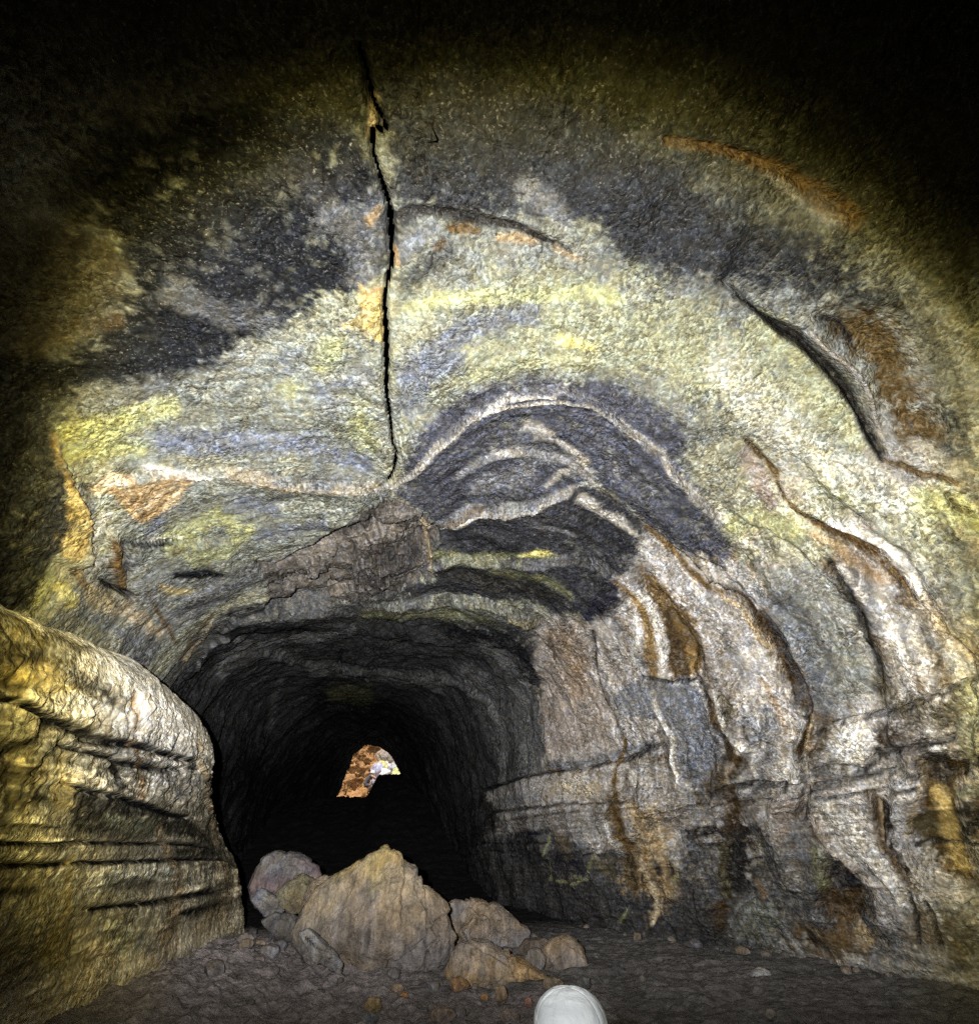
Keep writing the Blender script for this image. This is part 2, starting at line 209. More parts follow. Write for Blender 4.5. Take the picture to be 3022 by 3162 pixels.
["L","YG",.75,0,[[4.349,4.081,5.15,10.9,6.87,-5.3],[4.446,4.294,3.43,9.45,5.31,-3.86],[4.479,4.564,3.51,10.5,5.88,-3.5],[4.481,4.842,4.47,15.7,8.56,-4.05]],0,"r"],
["L","YG",.6,0,[[4.588,4.023,4.05,10.0,5.95,-5.63],[4.72,4.244,2.94,9.18,4.74,-3.98],[4.893,4.478,5.13,17.6,8.74,-5.76]],0,"r"],
["L","BL",.8,0,[[4.873,4.647,4.42,15.3,7.92,-4.24],[5.044,4.938,2.47,9.71,5.2,-1.89],[5.172,5.382,1.58,9.82,5.28,-.959],[5.229,5.811,.631,10.2,5.13,-.0471],[5.629,6.291,-.258,9.72,5.39,-.204]],0,"r"],
["L","BG",.6,0,[[4.046,5.735,.729,9.76,4.97,.809],[4.459,6.05,.121,6.25,3.33,-.0399],[4.152,6.246,-.191,13.1,6.9,.764]],0,"r"],
["L","K",.8,0,[[3.532,4.024,8.58,15.2,9.12,-6.13],[3.864,4.377,4.87,12.4,6.89,-3.27],[3.887,4.892,2.66,9.44,5.44,-2.05],[3.653,5.207,2.19,10.8,5.8,-.772]],0,"r"],
["F","Y2",.95,12,[3.1,6.335,3.73,6.363,3.596,6.217,3.54,6.095,3.372,6.184,3.228,6.144,3.097,6.2],0,[-.331,25.4,14.8,1.67]],
["L","O",.6,0,[[3.173,6.22,-.441,35.4,21.1,1.93],[3.152,6.285,-.874,35.7,21.3,2.15],[3.117,6.322,-1.96,53.3,31.6,3.72]],0,"r"],
["L","O",.5,0,[[2.473,6.232,-.61,41.3,24.4,4.01],[2.358,6.285,-1.61,63.1,38.8,6.01]],0,"r"],
["L","O",.8,0,[[2.701,6.379,-7.05,69.6,66.4,7.54],[2.882,6.402,-6.73,69.6,63.1,7.71]],0,"r"],
["L","RB",.5,0,[[2.923,6.359,-3.3,69.7,45.7,6.69],[3.081,6.358,-3.6,69.8,53.0,5.26]],0,"r"],
["L","T",.6,0,[[1.829,6.228,-.362,47.7,32.2,6.36],[1.593,6.245,-.425,58.0,40.2,8.59]],0,"r"],
["F","BL2",.92,17,[6.059,6.61,5.729,6.722,5.198,6.709,4.772,6.809,4.303,7.064,4.13,7.224,4.089,7.425,3.994,7.469,3.817,7.894,3.837,8.138,3.941,8.437,4.036,8.77,4.363,9.03,4.599,9.07,4.964,9.547,5.47,10.262,5.694,10.364,5.943,10.12,5.891,9.765,5.733,9.374,5.307,8.619,5.394,8.474,5.974,8.249,6.048,8.092,6.32,7.626,6.762,7.266,6.517,6.942,6.372,6.698],0,[-4.19,11.2,5.79,2.62]],
["L","W2",.9,0,[[6.139,6.502,-3.09,45.7,26.0,-6.11],[6.098,6.652,-3.67,40.7,22.1,-2.07],[5.796,6.803,-4.61,35.1,16.2,2.9],[5.488,6.865,-4.83,33.7,17.5,2.58],[5.19,6.936,-6.13,38.9,20.1,3.42],[4.96,7.072,-10.7,55.0,30.2,3.22],[4.686,7.141,-13.5,65.2,32.6,4.95],[4.488,7.248,-15.3,66.7,34.1,8.76],[4.292,7.347,-16.2,68.1,42.0,9.28],[4.191,7.523,-18.2,67.5,36.9,12.5],[4.113,7.713,-21.8,66.4,50.3,18.5]],.03,"r"],
["L","W2",.75,0,[[4.584,7.21,-14.8,68.4,58.5,12.6],[4.447,7.297,-15.4,67.4,34.4,8.71],[4.292,7.552,-16.9,60.1,31.1,11.4],[4.161,7.8,-19.9,61.1,30.2,11.9],[4.152,8.015,-24.4,65.6,35.1,11.7],[4.267,8.209,-23.4,58.1,31.4,15.1],[4.356,8.4,-22.7,50.1,26.6,17.4],[4.45,8.62,-19.9,38.9,20.2,13.0],[4.566,8.891,-17.9,30.6,16.4,8.47],[4.783,9.094,-14.6,23.8,13.0,7.47],[4.917,9.364,-13.9,21.7,12.3,8.06],[5.141,9.707,-15.1,22.0,11.0,8.9],[5.281,10.066,-16.6,23.2,10.3,12.4],[5.28,10.204,-25.5,34.9,15.8,21.5]],.03,"r"],
["L","G2",.75,0,[[5.816,7.255,-7.32,33.1,17.4,1.85],[5.462,7.392,-8.14,32.1,15.9,4.87],[5.204,7.533,-7.8,26.7,13.1,5.26],[5.069,7.68,-6.54,20.7,10.5,3.81],[5.151,8.003,-6.17,15.9,8.77,3.01],[5.061,8.192,-6.87,16.1,8.06,4.56],[5.125,8.38,-12.2,26.1,13.3,7.98]],0,"r"],
["L","W2",.8,0,[[5.151,7.483,-10.4,36.9,18.6,6.36],[5.106,7.675,-9.23,29.1,14.3,5.66],[5.129,7.82,-23.1,65.8,36.3,7.2]],0,"r"],
["L","W2",.7,0,[[4.653,7.66,-6.92,22.4,12.3,4.58],[4.672,7.761,-5.9,17.6,9.4,2.88],[4.728,7.892,-7.83,21.6,10.9,2.89]],0,"r"],
["L","W2",.8,0,[[4.798,7.984,-16.0,42.6,21.1,7.21],[4.9,8.174,-14.7,34.7,17.6,9.87],[5.028,8.369,-14.2,30.5,15.4,9.3]],0,"r"],
["L","G2",.5,0,[[5.937,7.52,-3.06,11.6,5.99,1.89],[5.662,7.731,-3.37,10.4,5.5,2.36],[5.442,7.935,-4.7,12.5,6.45,2.53]],0,"r"],
["L","W2",.7,0,[[5.604,8.209,-15.4,36.2,19.8,8.55],[5.316,8.233,-13.0,29.4,15.4,8.46],[5.123,8.326,-8.93,19.7,9.97,5.84],[5.227,8.503,-11.0,22.3,11.4,6.81]],0,"r"],
["L","BL2",.5,0,[[4.833,8.551,-4.94,9.73,4.75,3.22],[5.138,8.902,-5.17,9.01,4.19,3.1]],0,"r"],
["L","G",.35,0,[[4.798,8.499,-9.66,19.7,9.66,6.58],[5.038,8.697,-7.52,13.7,6.44,4.2]],0,"r"],
["F","DG",.92,15,[6.983,7.332,6.523,7.593,6.301,7.838,6.083,8.19,5.673,8.377,5.425,8.547,5.4,8.726,5.685,9.123,5.814,9.383,6.446,9.778,6.601,9.653,6.821,10.081,7.317,10.184,8.119,10.176,8.081,9.939,8.405,9.743,8.279,9.376,8.593,8.568,8.751,7.127,8.512,6.969,8.11,7.44,7.587,7.277],0,[-4.17,9.22,4.46,2.93]],
["L","RB",.9,0,[[6.876,7.288,-12.5,68.6,43.2,3.47],[6.674,7.428,-12.4,55.6,33.7,5.94],[6.419,7.565,-14.6,57.3,32.8,9.3],[6.325,7.714,-21.4,66.4,48.6,19.8]],.05,"r"],
["L","W",.95,0,[[6.966,7.329,-10.4,53.5,34.1,3.43],[6.732,7.51,-8.53,36.4,22.4,5.31],[6.495,7.63,-9.97,37.6,22.3,6.46],[6.398,7.736,-16.7,56.9,30.5,14.4]],0,"r"],
["L","W2",.8,0,[[6.38,7.73,-20.4,66.6,42.3,18.3],[6.2,8.021,-23.5,64.6,34.6,16.5],[5.999,8.239,-27.2,64.5,34.5,16.4],[5.719,8.359,-29.2,63.6,36.7,17.8],[5.471,8.474,-31.8,62.3,45.9,26.0],[5.34,8.561,-32.3,62.1,46.2,25.7],[5.35,8.68,-32.3,61.0,30.9,16.6]],.06,"s"],
["L","W2",.85,0,[[5.69,8.625,-8.75,17.3,8.66,5.42],[5.751,8.778,-7.27,13.7,6.35,4.64],[5.916,9.011,-9.37,17.0,7.06,5.36],[5.961,9.243,-9.73,16.8,6.67,6.2],[6.123,9.53,-19.8,32.6,15.4,11.4]],0,"r"],
["L","G2",.6,0,[[6.388,8.452,-13.5,31.1,14.8,7.94],[6.354,8.705,-12.6,26.0,13.3,6.84],[6.448,8.977,-20.7,39.3,18.8,14.2]],0,"r"],
["L","K",.5,0,[[6.167,8.981,-4.98,9.39,4.36,2.9],[6.283,9.324,-4.38,7.7,3.73,2.87],[6.407,9.619,-5.69,8.99,4.72,3.6]],0,"r"],
["L","K",.5,0,[[6.895,7.598,-2.67,10.4,6.62,2.05],[7.031,7.963,-3.29,9.8,5.75,2.09],[6.998,8.464,-5.94,13.2,7.73,3.64]],0,"r"],
["L","OG",.8,0,[[7.564,7.402,-2.6,12.8,7.6,1.36],[7.484,7.872,-4.59,14.9,9.89,2.46],[7.317,8.367,-7.69,18.3,10.3,4.47],[7.015,8.752,-8.33,16.7,9.6,4.84],[6.99,8.986,-13.7,25.7,13.9,8.34]],0,"r"],
["L","Y",.7,0,[[7.216,8.565,-14.4,31.4,17.5,10.2],[6.992,8.715,-9.01,18.3,10.7,5.66],[6.958,8.871,-13.2,25.6,14.4,6.94]],0,"r"],
["L","K",.9,0,[[7.42,8.355,-27.0,64.6,64.6,27.0],[7.2,8.637,-30.8,62.7,41.9,24.6],[7.118,8.905,-31.9,62.3,37.5,17.6],[6.951,9.063,-34.3,60.9,44.5,27.7],[6.802,9.218,-35.2,60.2,37.2,26.5],[6.791,9.447,-38.1,58.4,40.4,31.7],[6.905,9.759,-39.7,56.6,34.0,33.8]],-.05,"s"],
["L","OG",.6,0,[[7.594,8.256,-6.23,15.8,9.54,2.24],[7.591,8.658,-5.39,11.8,5.35,4.35],[7.418,9.065,-5.97,11.2,5.53,3.66],[7.553,9.385,-7.2,12.4,5.53,5.06],[7.706,9.636,-11.1,18.7,7.82,7.86]],0,"r"],
["L","KB",.7,0,[[7.853,7.522,-2.06,8.88,5.25,1.05],[7.811,7.981,-2.22,6.68,4.24,.992],[7.919,8.45,-3.36,8.21,4.53,1.21],[7.88,9.027,-3.34,6.88,2.88,2.54],[7.892,9.497,-6.52,11.9,4.77,4.59]],0,"r"],
["L","NV",.95,0,[[7.02,9.788,-5.56,8.12,4.17,4.68],[7.179,9.948,-4.61,6.82,3.18,3.87],[7.663,10.009,-4.76,7.87,2.88,4.39],[8.013,10.062,-8.96,15.8,5.14,9.72]],0,"r"],
["L","OG",.5,0,[[8.89,7.278,-6.2,31.5,15.4,-.931],[8.757,7.837,-7.29,24.5,11.8,.513],[8.712,8.615,-8.14,21.2,9.76,5.14],[8.724,9.114,-8.31,19.2,7.67,6.35],[8.823,9.683,-13.0,25.7,9.56,13.0]],0,"r"],
["L","Y2",.8,0,[[8.811,9.153,-26.4,60.4,26.2,21.9],[8.78,9.403,-17.6,38.7,13.8,14.1],[8.848,9.728,-17.3,34.3,12.7,17.3]],.04,"r"],
["L","W2",.6,0,[[8.53,9.594,-33.1,60.2,32.1,30.1],[8.358,9.688,-33.8,58.6,28.3,33.0],[8.428,9.844,-31.4,59.5,20.6,29.5]],0,"r"],
["F","SC",1,4,[7.484,4.969,7.666,5.216,7.23,5.735,6.517,6.288,6.37,6.519,6.387,6.66,6.425,6.806,6.592,6.974,6.917,7.25,7.163,7.344,7.591,7.252,8.105,7.468,8.446,7.074,8.57,6.977,8.894,6.719,8.903,6.364,9.305,5.558,9.241,4.883,8.226,5.058],-.12,[-1.64,35.3,17.7,-1.72]],
["L","SCL",.8,0,[[7.678,5.451,1.89,23.1,11.2,-2.02],[7.58,5.785,.539,11.4,5.38,-.306],[7.278,6.23,-.351,15.2,8.29,-.223],[7.093,6.574,-1.07,15.2,9.86,-.997],[7.177,6.898,-1.77,14.5,9.64,-.561]],0,"r"],
["L","SCD",.8,0,[[6.558,6.451,-.751,12.4,6.51,-1.11],[6.912,6.262,-.401,11.9,6.62,-1.3],[7.257,5.903,.408,15.7,8.4,-1.45]],0,"r"],
["L","SCL",.8,0,[[8.588,5.251,1.14,10.4,3.3,-.866],[8.84,5.718,.717,9.98,2.83,-.95],[8.732,6.361,-.103,12.0,4.31,1.07],[8.57,6.804,-1.8,17.5,8.11,-.253]],0,"r"],
["L","SCD",.9,0,[[7.668,6.523,-.607,10.5,5.5,-.295],[7.754,6.821,-.823,8.11,4.28,-.968],[7.606,7.052,-1.86,13.4,7.4,-.197]],0,"r"],
["L","SCL",.6,0,[[8.292,6.966,-2.08,15.1,8.18,.185],[7.913,7.151,-2.04,12.5,7.34,.552],[7.68,7.242,-3.47,19.2,11.3,1.73]],0,"r"],
["L","KB",1,0,[[7.93,5.186,9.57,69.1,44.2,-10.3],[8.057,5.534,5.5,69.5,36.3,-8.12],[8.087,5.881,2.92,69.8,32.3,-5.33],[8.066,6.051,1.64,69.9,34.8,-2.67]],-.1,"r"],
["L","KB",1,0,[[8.099,6.473,-2.48,69.8,40.2,-1.96],[8.204,6.66,-3.33,47.9,24.0,-4.01],[8.193,6.844,-7.47,69.3,41.7,-.85]],-.1,"r"],
["L","KB",.9,0,[[8.384,6.648,-3.3,69.5,43.4,-3.8],[8.89,6.658,-3.99,69.7,31.5,-2.15]],-.05,"r"],
["L","KB",.8,0,[[7.08,7.046,-7.99,69.3,57.2,3.13],[7.378,7.128,-10.9,68.2,38.7,2.73]],-.05,"r"],
["L","T",.7,0,[[6.82,7.052,-4.15,28.2,16.1,1.38],[7.035,7.178,-3.5,21.7,13.8,1.43],[6.956,7.234,-5.38,31.0,19.1,2.02]],0,"r"],
["L","T",.6,0,[[7.256,7.144,-6.67,41.7,26.0,1.97],[7.587,7.277,-5.89,32.6,18.6,2.66],[7.977,7.382,-7.51,35.8,21.1,3.9]],0,"r"],
["F","PG",.6,20,[5.292,4.283,5.471,4.66,5.553,5.095,5.887,5.522,6.075,6.448,6.447,6.441,6.913,6.026,7.3,5.389,7.541,5.05,7.408,4.597,6.848,4.107,6.137,3.989,5.569,4.127],0,[1.57,9.42,4.57,-2.89]],
["L","YG",.65,0,[[6.439,4.306,2.61,10.8,4.53,-4.83],[6.432,4.536,2.0,9.68,4.04,-2.7],[6.243,4.757,2.17,10.3,4.95,-2.7],[6.543,4.906,1.77,10.4,4.73,-2.52]],0,"r"],
["L","YG",.6,0,[[6.899,4.439,2.88,13.7,5.74,-5.36],[6.96,4.729,2.35,12.6,6.04,-4.3],[6.674,5.051,2.03,13.8,6.45,-2.74]],0,"r"],
["L","T",.4,0,[[5.563,5.024,5.86,27.2,13.5,-3.71],[5.708,5.301,3.0,19.2,9.11,-1.74],[5.912,5.519,2.73,25.3,11.8,-3.1],[6.03,5.896,1.6,38.1,20.2,-1.41],[6.044,6.418,-1.03,22.2,13.0,-2.96]],.03,"s"],
["L","W",.6,0,[[5.164,4.445,7.86,30.2,13.6,-10.7],[5.407,4.675,11.4,47.3,20.9,-12.1],[5.545,4.866,15.9,67.3,34.2,-17.3]],.04,"s"],
["L","BG",.8,0,[[5.763,4.287,4.28,18.8,7.54,-8.62],[6.11,4.296,3.72,15.0,6.37,-6.52],[6.111,4.204,5.79,21.1,9.41,-11.5]],0,"r"],
["L","BG",.7,0,[[6.128,4.931,2.66,13.2,6.69,-2.42],[6.091,5.141,1.76,9.88,5.24,-1.44],[6.363,5.339,1.48,12.4,6.33,-2.01]],0,"r"],
["L","BL",.6,0,[[6.882,5.136,1.56,11.6,5.65,-1.89],[6.846,5.487,.989,11.5,6.14,-.868],[6.648,5.849,.695,17.2,8.14,-.814]],0,"r"],
["F","O",.9,7,[5.122,3.991,5.0,4.173,5.052,4.227,5.311,4.333,5.377,4.541,5.465,4.735,5.598,4.607,5.785,4.523,5.844,4.372,5.971,4.261,5.82,4.148,5.556,4.126,5.327,4.124],0,[8.85,31.6,15.1,-14.6]],
["L","C",.77,0,[[5.153,4.043,7.88,20.8,12.4,-13.8],[5.09,4.186,6.6,20.5,10.9,-11.0],[5.2,4.238,8.76,29.4,14.8,-15.2]],0,"r"],
["L","RB",.59,0,[[5.07,4.089,36.6,59.7,59.7,-36.6],[5.008,4.156,35.2,60.5,60.5,-35.2]],0,"r"],
["L","C",.59,0,[[5.805,4.436,8.02,36.4,14.4,-14.5],[5.73,4.535,7.18,30.5,13.2,-10.4],[5.565,4.602,15.0,61.6,27.9,-18.6]],0,"r"],
["L","RB",.51,0,[[5.412,4.202,15.3,48.0,25.6,-27.9],[5.538,4.266,12.6,43.0,21.6,-23.4],[5.482,4.381,17.1,60.7,29.7,-26.8],[5.773,4.248,13.4,58.1,23.5,-29.0]],0,"r"],
["L","C",.42,0,[[5.678,4.228,12.6,48.0,21.9,-26.9],[5.585,4.435,13.9,52.3,24.8,-21.3]],0,"r"],
["L","K",.8,0,[[6.066,3.978,39.7,56.0,53.6,-42.0],[6.308,4.173,28.1,61.1,48.5,-34.1],[6.463,4.342,28.1,63.3,58.0,-29.9]],-.05,"s"],
["L","RB",.51,0,[[6.565,4.303,9.79,42.5,17.3,-18.2],[6.566,4.376,9.72,42.7,17.9,-17.4]],0,"r"],
["L","W",.42,0,[[6.269,4.183,28.6,61.1,49.5,-34.1],[6.476,4.426,22.7,64.7,50.8,-26.6]],0,"r"],
["F","O2",.85,14,[4.303,3.941,4.29,4.002,4.637,3.864,4.913,3.846,5.252,3.867,5.468,3.737,5.697,3.575,5.745,3.487,5.423,3.413,5.12,3.503,4.866,3.701,4.653,3.79],0,[6.52,12.9,8.62,-10.6]],
["L","RB",.59,0,[[4.326,3.943,23.8,46.6,29.8,-24.5],[4.471,3.885,25.2,50.9,32.1,-28.7],[4.788,3.823,30.1,55.4,40.6,-42.7]],0,"r"],
["L","Y2",.59,0,[[5.089,3.577,7.14,12.8,9.14,-13.0],[5.159,3.707,4.8,9.43,7.12,-9.56],[5.429,3.607,3.86,9.64,6.38,-9.95]],0,"r"],
["L","YG",.55,0,[[5.412,3.237,4.63,10.3,6.09,-12.4],[5.665,3.231,4.33,8.38,4.89,-9.99],[5.705,3.083,6.42,14.0,6.88,-15.0]],0,"r"],
["L","BG",.68,0,[[4.976,3.904,9.25,19.3,13.2,-14.5],[5.206,3.922,6.41,15.5,9.94,-11.9],[5.39,3.885,13.2,35.0,21.1,-25.9]],0,"r"],
["L","K",.95,0,[[4.944,3.83,43.1,55.2,55.2,-43.1],[5.138,3.842,34.1,54.0,45.7,-44.4],[5.267,3.879,40.2,55.8,54.1,-42.2]],-.1,"r"],
["L","K",.9,0,[[4.988,3.949,33.7,57.8,49.5,-39.4],[5.122,3.991,36.9,57.7,54.2,-39.6]],-.1,"r"],
["L","G",.68,0,[[5.478,3.813,5.04,12.7,8.09,-11.0],[5.772,3.729,4.45,9.57,6.21,-9.02],[5.982,3.628,4.82,10.3,6.37,-10.8]],0,"r"],
["L","W",.51,0,[[5.55,3.968,6.74,19.7,11.0,-13.3],[5.702,3.84,10.2,26.5,15.6,-20.5]],0,"r"],
["F","RB",.85,10,[5.796,3.862,5.832,3.962,6.076,3.937,6.263,3.844,6.55,3.823,6.779,3.717,6.574,3.689,6.159,3.733],.08,[5.51,15.5,8.29,-13.2]],
["L","BG",.59,0,[[6.371,3.864,11.1,29.8,15.8,-25.3],[6.572,3.837,10.0,30.2,15.0,-24.6]],0,"r"],
["L","K",1.0,0,[[6.264,3.595,22.7,48.1,29.8,-50.4],[6.604,3.658,12.3,39.1,18.7,-35.3],[6.919,3.73,5.04,18.7,7.9,-15.0],[7.108,3.779,12.9,41.4,17.7,-30.6]],-.25,"r"],
["L","K",.7,0,[[5.958,3.976,32.1,56.3,46.0,-41.6],[6.229,3.919,33.6,54.6,44.0,-43.7],[6.615,3.864,28.0,55.1,38.7,-43.2]],-.08,"r"],
["L","RB",.59,0,[[5.776,3.448,10.3,19.2,12.4,-22.5],[6.078,3.437,8.15,19.8,10.8,-21.5],[6.262,3.468,12.6,34.8,16.8,-35.6]],0,"r"],
["L","BG",.68,0,[[6.115,3.359,6.16,16.1,8.17,-17.5],[6.609,3.261,6.23,14.8,6.82,-17.2],[6.925,3.369,4.32,10.4,4.92,-12.0],[7.35,3.418,5.15,10.3,4.84,-10.8],[7.829,3.44,6.72,15.1,6.23,-17.3]],0,"r"],
["L","T",.51,0,[[6.416,3.458,3.1,9.55,4.4,-9.8],[6.968,3.585,3.33,8.87,4.16,-8.79],[7.575,3.691,2.99,8.69,3.45,-7.48],[8.178,3.729,4.2,9.87,3.73,-8.67]],0,"r"],
["L","KB",.42,0,[[6.498,3.604,5.75,19.1,9.25,-18.7],[6.968,3.585,8.33,22.2,10.4,-22.0]],0,"r"],
["L","Y",.42,0,[[5.86,3.294,5.4,12.0,6.66,-14.3],[6.152,3.264,4.34,12.1,5.81,-13.7]],0,"r"],
["L","RB",.68,0,[[7.068,3.927,10.6,37.9,15.3,-24.1],[7.565,3.889,7.54,24.4,9.51,-16.5],[8.234,3.837,9.92,28.4,9.12,-24.7],[8.738,3.753,13.5,38.0,10.2,-35.6]],0,"r"],
["L","G",.51,0,[[6.871,3.864,5.86,20.7,9.06,-15.4],[7.478,3.957,5.33,17.2,7.11,-10.9],[8.164,3.957,4.57,15.2,4.57,-10.6]],0,"r"],
["L","K",.85,0,[[7.112,4.223,5.31,24.1,8.82,-10.6],[7.221,4.359,3.18,15.8,5.97,-5.99],[7.295,4.488,2.97,15.6,6.15,-5.24],[7.486,4.604,5.15,28.9,11.5,-10.7]],0,"r"],
["L","Y2",.51,0,[[7.158,4.048,7.39,28.4,11.0,-15.9],[7.476,4.122,5.02,19.7,7.58,-8.88],[7.637,4.269,6.82,29.5,10.9,-12.1]],0,"r"],
["L","RB",.68,0,[[9.478,3.636,10.0,35.9,7.06,-37.9],[9.14,3.903,8.14,28.9,6.08,-21.1],[8.826,4.149,10.2,39.7,9.97,-20.6],[8.492,4.339,12.4,64.8,13.7,-25.6]],0,"r"],
["L","T",.59,0,[[9.813,3.637,9.74,45.2,6.22,-46.3],[9.473,3.949,8.74,38.8,6.67,-29.9],[8.823,4.233,11.2,49.2,12.3,-21.9]],.04,"r"],
["L","G2",.68,0,[[10.604,3.615,10.5,46.6,5.42,-40.4],[9.936,3.969,12.9,48.4,11.7,-33.5],[9.761,4.276,10.3,55.4,11.8,-20.3]],.04,"r"],
["L","K",.7,0,[[12.062,3.388,8.78,28.9,5.18,-32.5],[11.397,3.784,5.5,31.2,3.99,-28.8],[10.932,4.071,4.15,38.3,2.18,-23.8]],0,"r"],
["F","D",.93,26,[3.222,4.019,3.632,4.174,4.129,4.037,4.772,3.756,5.171,3.562,5.436,3.317,5.624,2.993,5.237,2.66,4.81,2.874,4.44,3.082,4.137,3.316,3.852,3.567,3.555,3.808],0,[5.28,8.77,5.27,-6.88]],
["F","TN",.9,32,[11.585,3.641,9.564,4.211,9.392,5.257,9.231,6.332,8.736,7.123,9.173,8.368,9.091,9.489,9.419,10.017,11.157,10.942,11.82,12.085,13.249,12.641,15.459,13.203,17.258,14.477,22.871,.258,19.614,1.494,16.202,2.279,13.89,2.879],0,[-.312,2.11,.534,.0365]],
["L","OG",.5,0,[[9.786,6.442,-.199,9.9,2.72,-.772],[9.295,7.638,-2.14,9.45,3.69,-.639],[9.238,8.929,-2.87,7.92,2.85,2.11]],0,"r"],
["L","K",.8,0,[[10.267,8.313,-1.03,5.14,2.01,1.02],[10.104,9.104,-.978,3.67,1.23,1.05],[10.157,9.827,-1.53,4.08,1.56,2.54]],0,"r"],
["L","K",.8,0,[[9.38,4.312,1.38,8.24,1.31,-2.75],[10.007,4.87,.789,6.19,1.05,-1.08],[11.968,5.418,-.0121,6.4,1.43,.322]],0,"r"],
["L","G3",.85,0,[[9.676,4.189,5.77,28.2,6.54,-11.7],[11.823,4.526,1.46,20.8,3.07,-6.39],[12.253,5.424,-.596,16.9,2.76,-.515],[10.721,6.236,.0689,18.8,4.33,.747]],0,"r"],
["L","G3",.8,0,[[12.366,3.769,3.56,19.4,4.06,-15.4],[11.397,4.091,2.86,19.9,3.21,-11.7],[11.397,4.562,2.61,25.6,4.36,-8.15]],0,"r"],
["L","G3",.85,0,[[14.012,9.449,-1.57,4.12,1.07,2.29],[13.685,10.43,-1.92,2.68,1.03,3.94],[13.969,11.604,-1.8,1.71,.721,5.94],[14.834,12.266,-2.73,1.61,.688,7.64],[14.714,12.898,-3.17,1.97,.469,11.0]],0,"r"],
["L","K",.8,0,[[10.213,9.973,-2.03,5.12,1.85,3.88],[11.774,10.728,-2.18,3.45,.995,4.29],[12.319,11.595,-2.74,1.68,.833,7.8]],0,"r"],
["L","G3",.8,0,[[16.429,5.62,.43,10.1,2.23,-.32],[17.315,7.046,-.618,6.35,1.75,.548],[15.561,9.417,-1.77,6.42,1.39,3.17]],0,"r"],
["L","K",.8,0,[[20.452,5.997,.115,1.14,.288,-.0908],[21.617,7.813,-.0495,.975,.29,.107],[22.46,9.686,-.288,.749,.281,.874],[24.862,11.742,-.505,.343,.178,1.39]],0,"r"],
["L","K",.9,0,[[20.12,2.41,.172,.347,.0722,-1.37],[27.716,1.794,.355,.374,.0313,-.848],[27.104,3.435,.263,.691,.129,-.725]],0,"r"],
["L","G3",.4,0,[[16.442,4.848,1.92,12.0,2.47,-4.15],[17.932,4.303,2.3,7.68,1.97,-5.46],[19.606,3.647,2.63,7.94,1.95,-11.9]],0,"r"],
["L","OG",.4,0,[[19.761,6.051,.243,3.54,.815,-.096],[19.763,7.247,-.176,3.43,.762,.598]],0,"r"],
["L","K",.6,0,[[13.752,6.156,-2.55,21.2,3.98,.286],[15.629,6.242,-.844,19.7,4.32,.172],[16.798,6.417,-.521,17.8,3.44,-.351]],-.06,"r"],
["L","G3",.75,0,[[11.013,9.302,-1.11,5.98,1.22,1.67],[11.998,10.344,-1.3,2.66,.791,2.26],[12.583,11.563,-1.49,.594,.482,3.57],[13.147,12.419,-1.42,.625,.326,3.55],[15.075,13.208,-1.07,.354,.0459,4.17],[16.292,14.023,-.745,.886,-.364,5.07]],0,"r"],
["L","G2",.35,0,[[11.703,10.437,-3.69,7.94,2.08,7.68],[12.178,11.61,-3.91,2.35,1.12,10.5],[12.983,12.661,-4.72,2.17,.834,11.3]],0,"r"],
["F","DG2",.8,30,[2.674,4.373,2.582,4.755,2.624,5.003,3.013,5.003,3.528,4.639,3.587,4.195,3.393,3.975,3.022,4.194],0,[5.24,12.5,7.59,-2.09]],
["F","W3",.5,16,[9.204,9.824,8.808,9.722,8.243,9.872,8.237,10.146,7.979,10.184,7.393,10.196,7.089,10.088,6.911,9.773,6.589,9.93,6.301,9.671,5.977,9.618,6.01,10.154,6.213,10.964,6.533,11.658,6.635,12.205,7.158,12.467,7.667,12.574,8.236,12.614,9.005,12.884,9.102,12.451,10.15,12.468,12.058,12.507,11.932,11.18],0,[-5.81,7.22,2.41,6.16]],
["F","TP",.55,20,[9.32,9.879,8.907,9.773,8.243,9.872,8.26,10.214,8.543,10.532,9.024,10.874,9.35,11.273,9.438,11.707,9.877,12.045,11.06,12.17,11.994,12.255,11.707,11.7,11.848,11.191],0,[-3.0,3.82,1.08,4.35]],
["L","RB",.5,0,[[8.948,9.959,-16.9,31.1,11.7,20.5],[9.59,10.325,-8.82,16.4,5.37,12.9],[9.976,10.587,-12.3,20.4,6.64,21.8]],-.04,"r"],
["L","O3",.4,0,[[8.861,10.166,-2.85,5.17,1.53,4.02],[9.318,10.614,-2.93,4.72,1.31,4.23],[9.836,11.028,-3.45,4.42,1.22,5.45]],0,"r"],
["L","K",.8,0,[[8.251,10.291,-33.2,54.5,18.7,40.1],[8.638,10.567,-28.2,42.2,14.1,33.9],[9.187,11.043,-30.7,37.2,10.9,40.7],[9.35,11.273,-32.2,32.7,11.1,44.0],[9.383,11.524,-38.5,39.2,10.4,51.7],[9.558,11.821,-27.7,30.9,4.23,37.9]],-.08,"s"],
["F","R",.9,20,[6.63,9.936,6.636,10.054,6.734,10.352,6.827,10.677,6.88,10.887,7.095,11.143,7.403,11.387,7.722,11.485,7.913,11.462,7.993,11.358,7.679,11.033,7.414,10.751,7.127,10.373,6.86,10.107],-.05,[-5.08,6.59,2.54,5.11]],
["L","RD",.9,0,[[7.172,10.62,-15.0,20.7,8.48,15.1],[7.398,10.892,-7.27,9.39,3.72,7.12],[7.72,11.205,-6.3,7.36,2.88,6.25],[7.85,11.405,-8.13,9.29,2.99,8.31]],0,"r"],
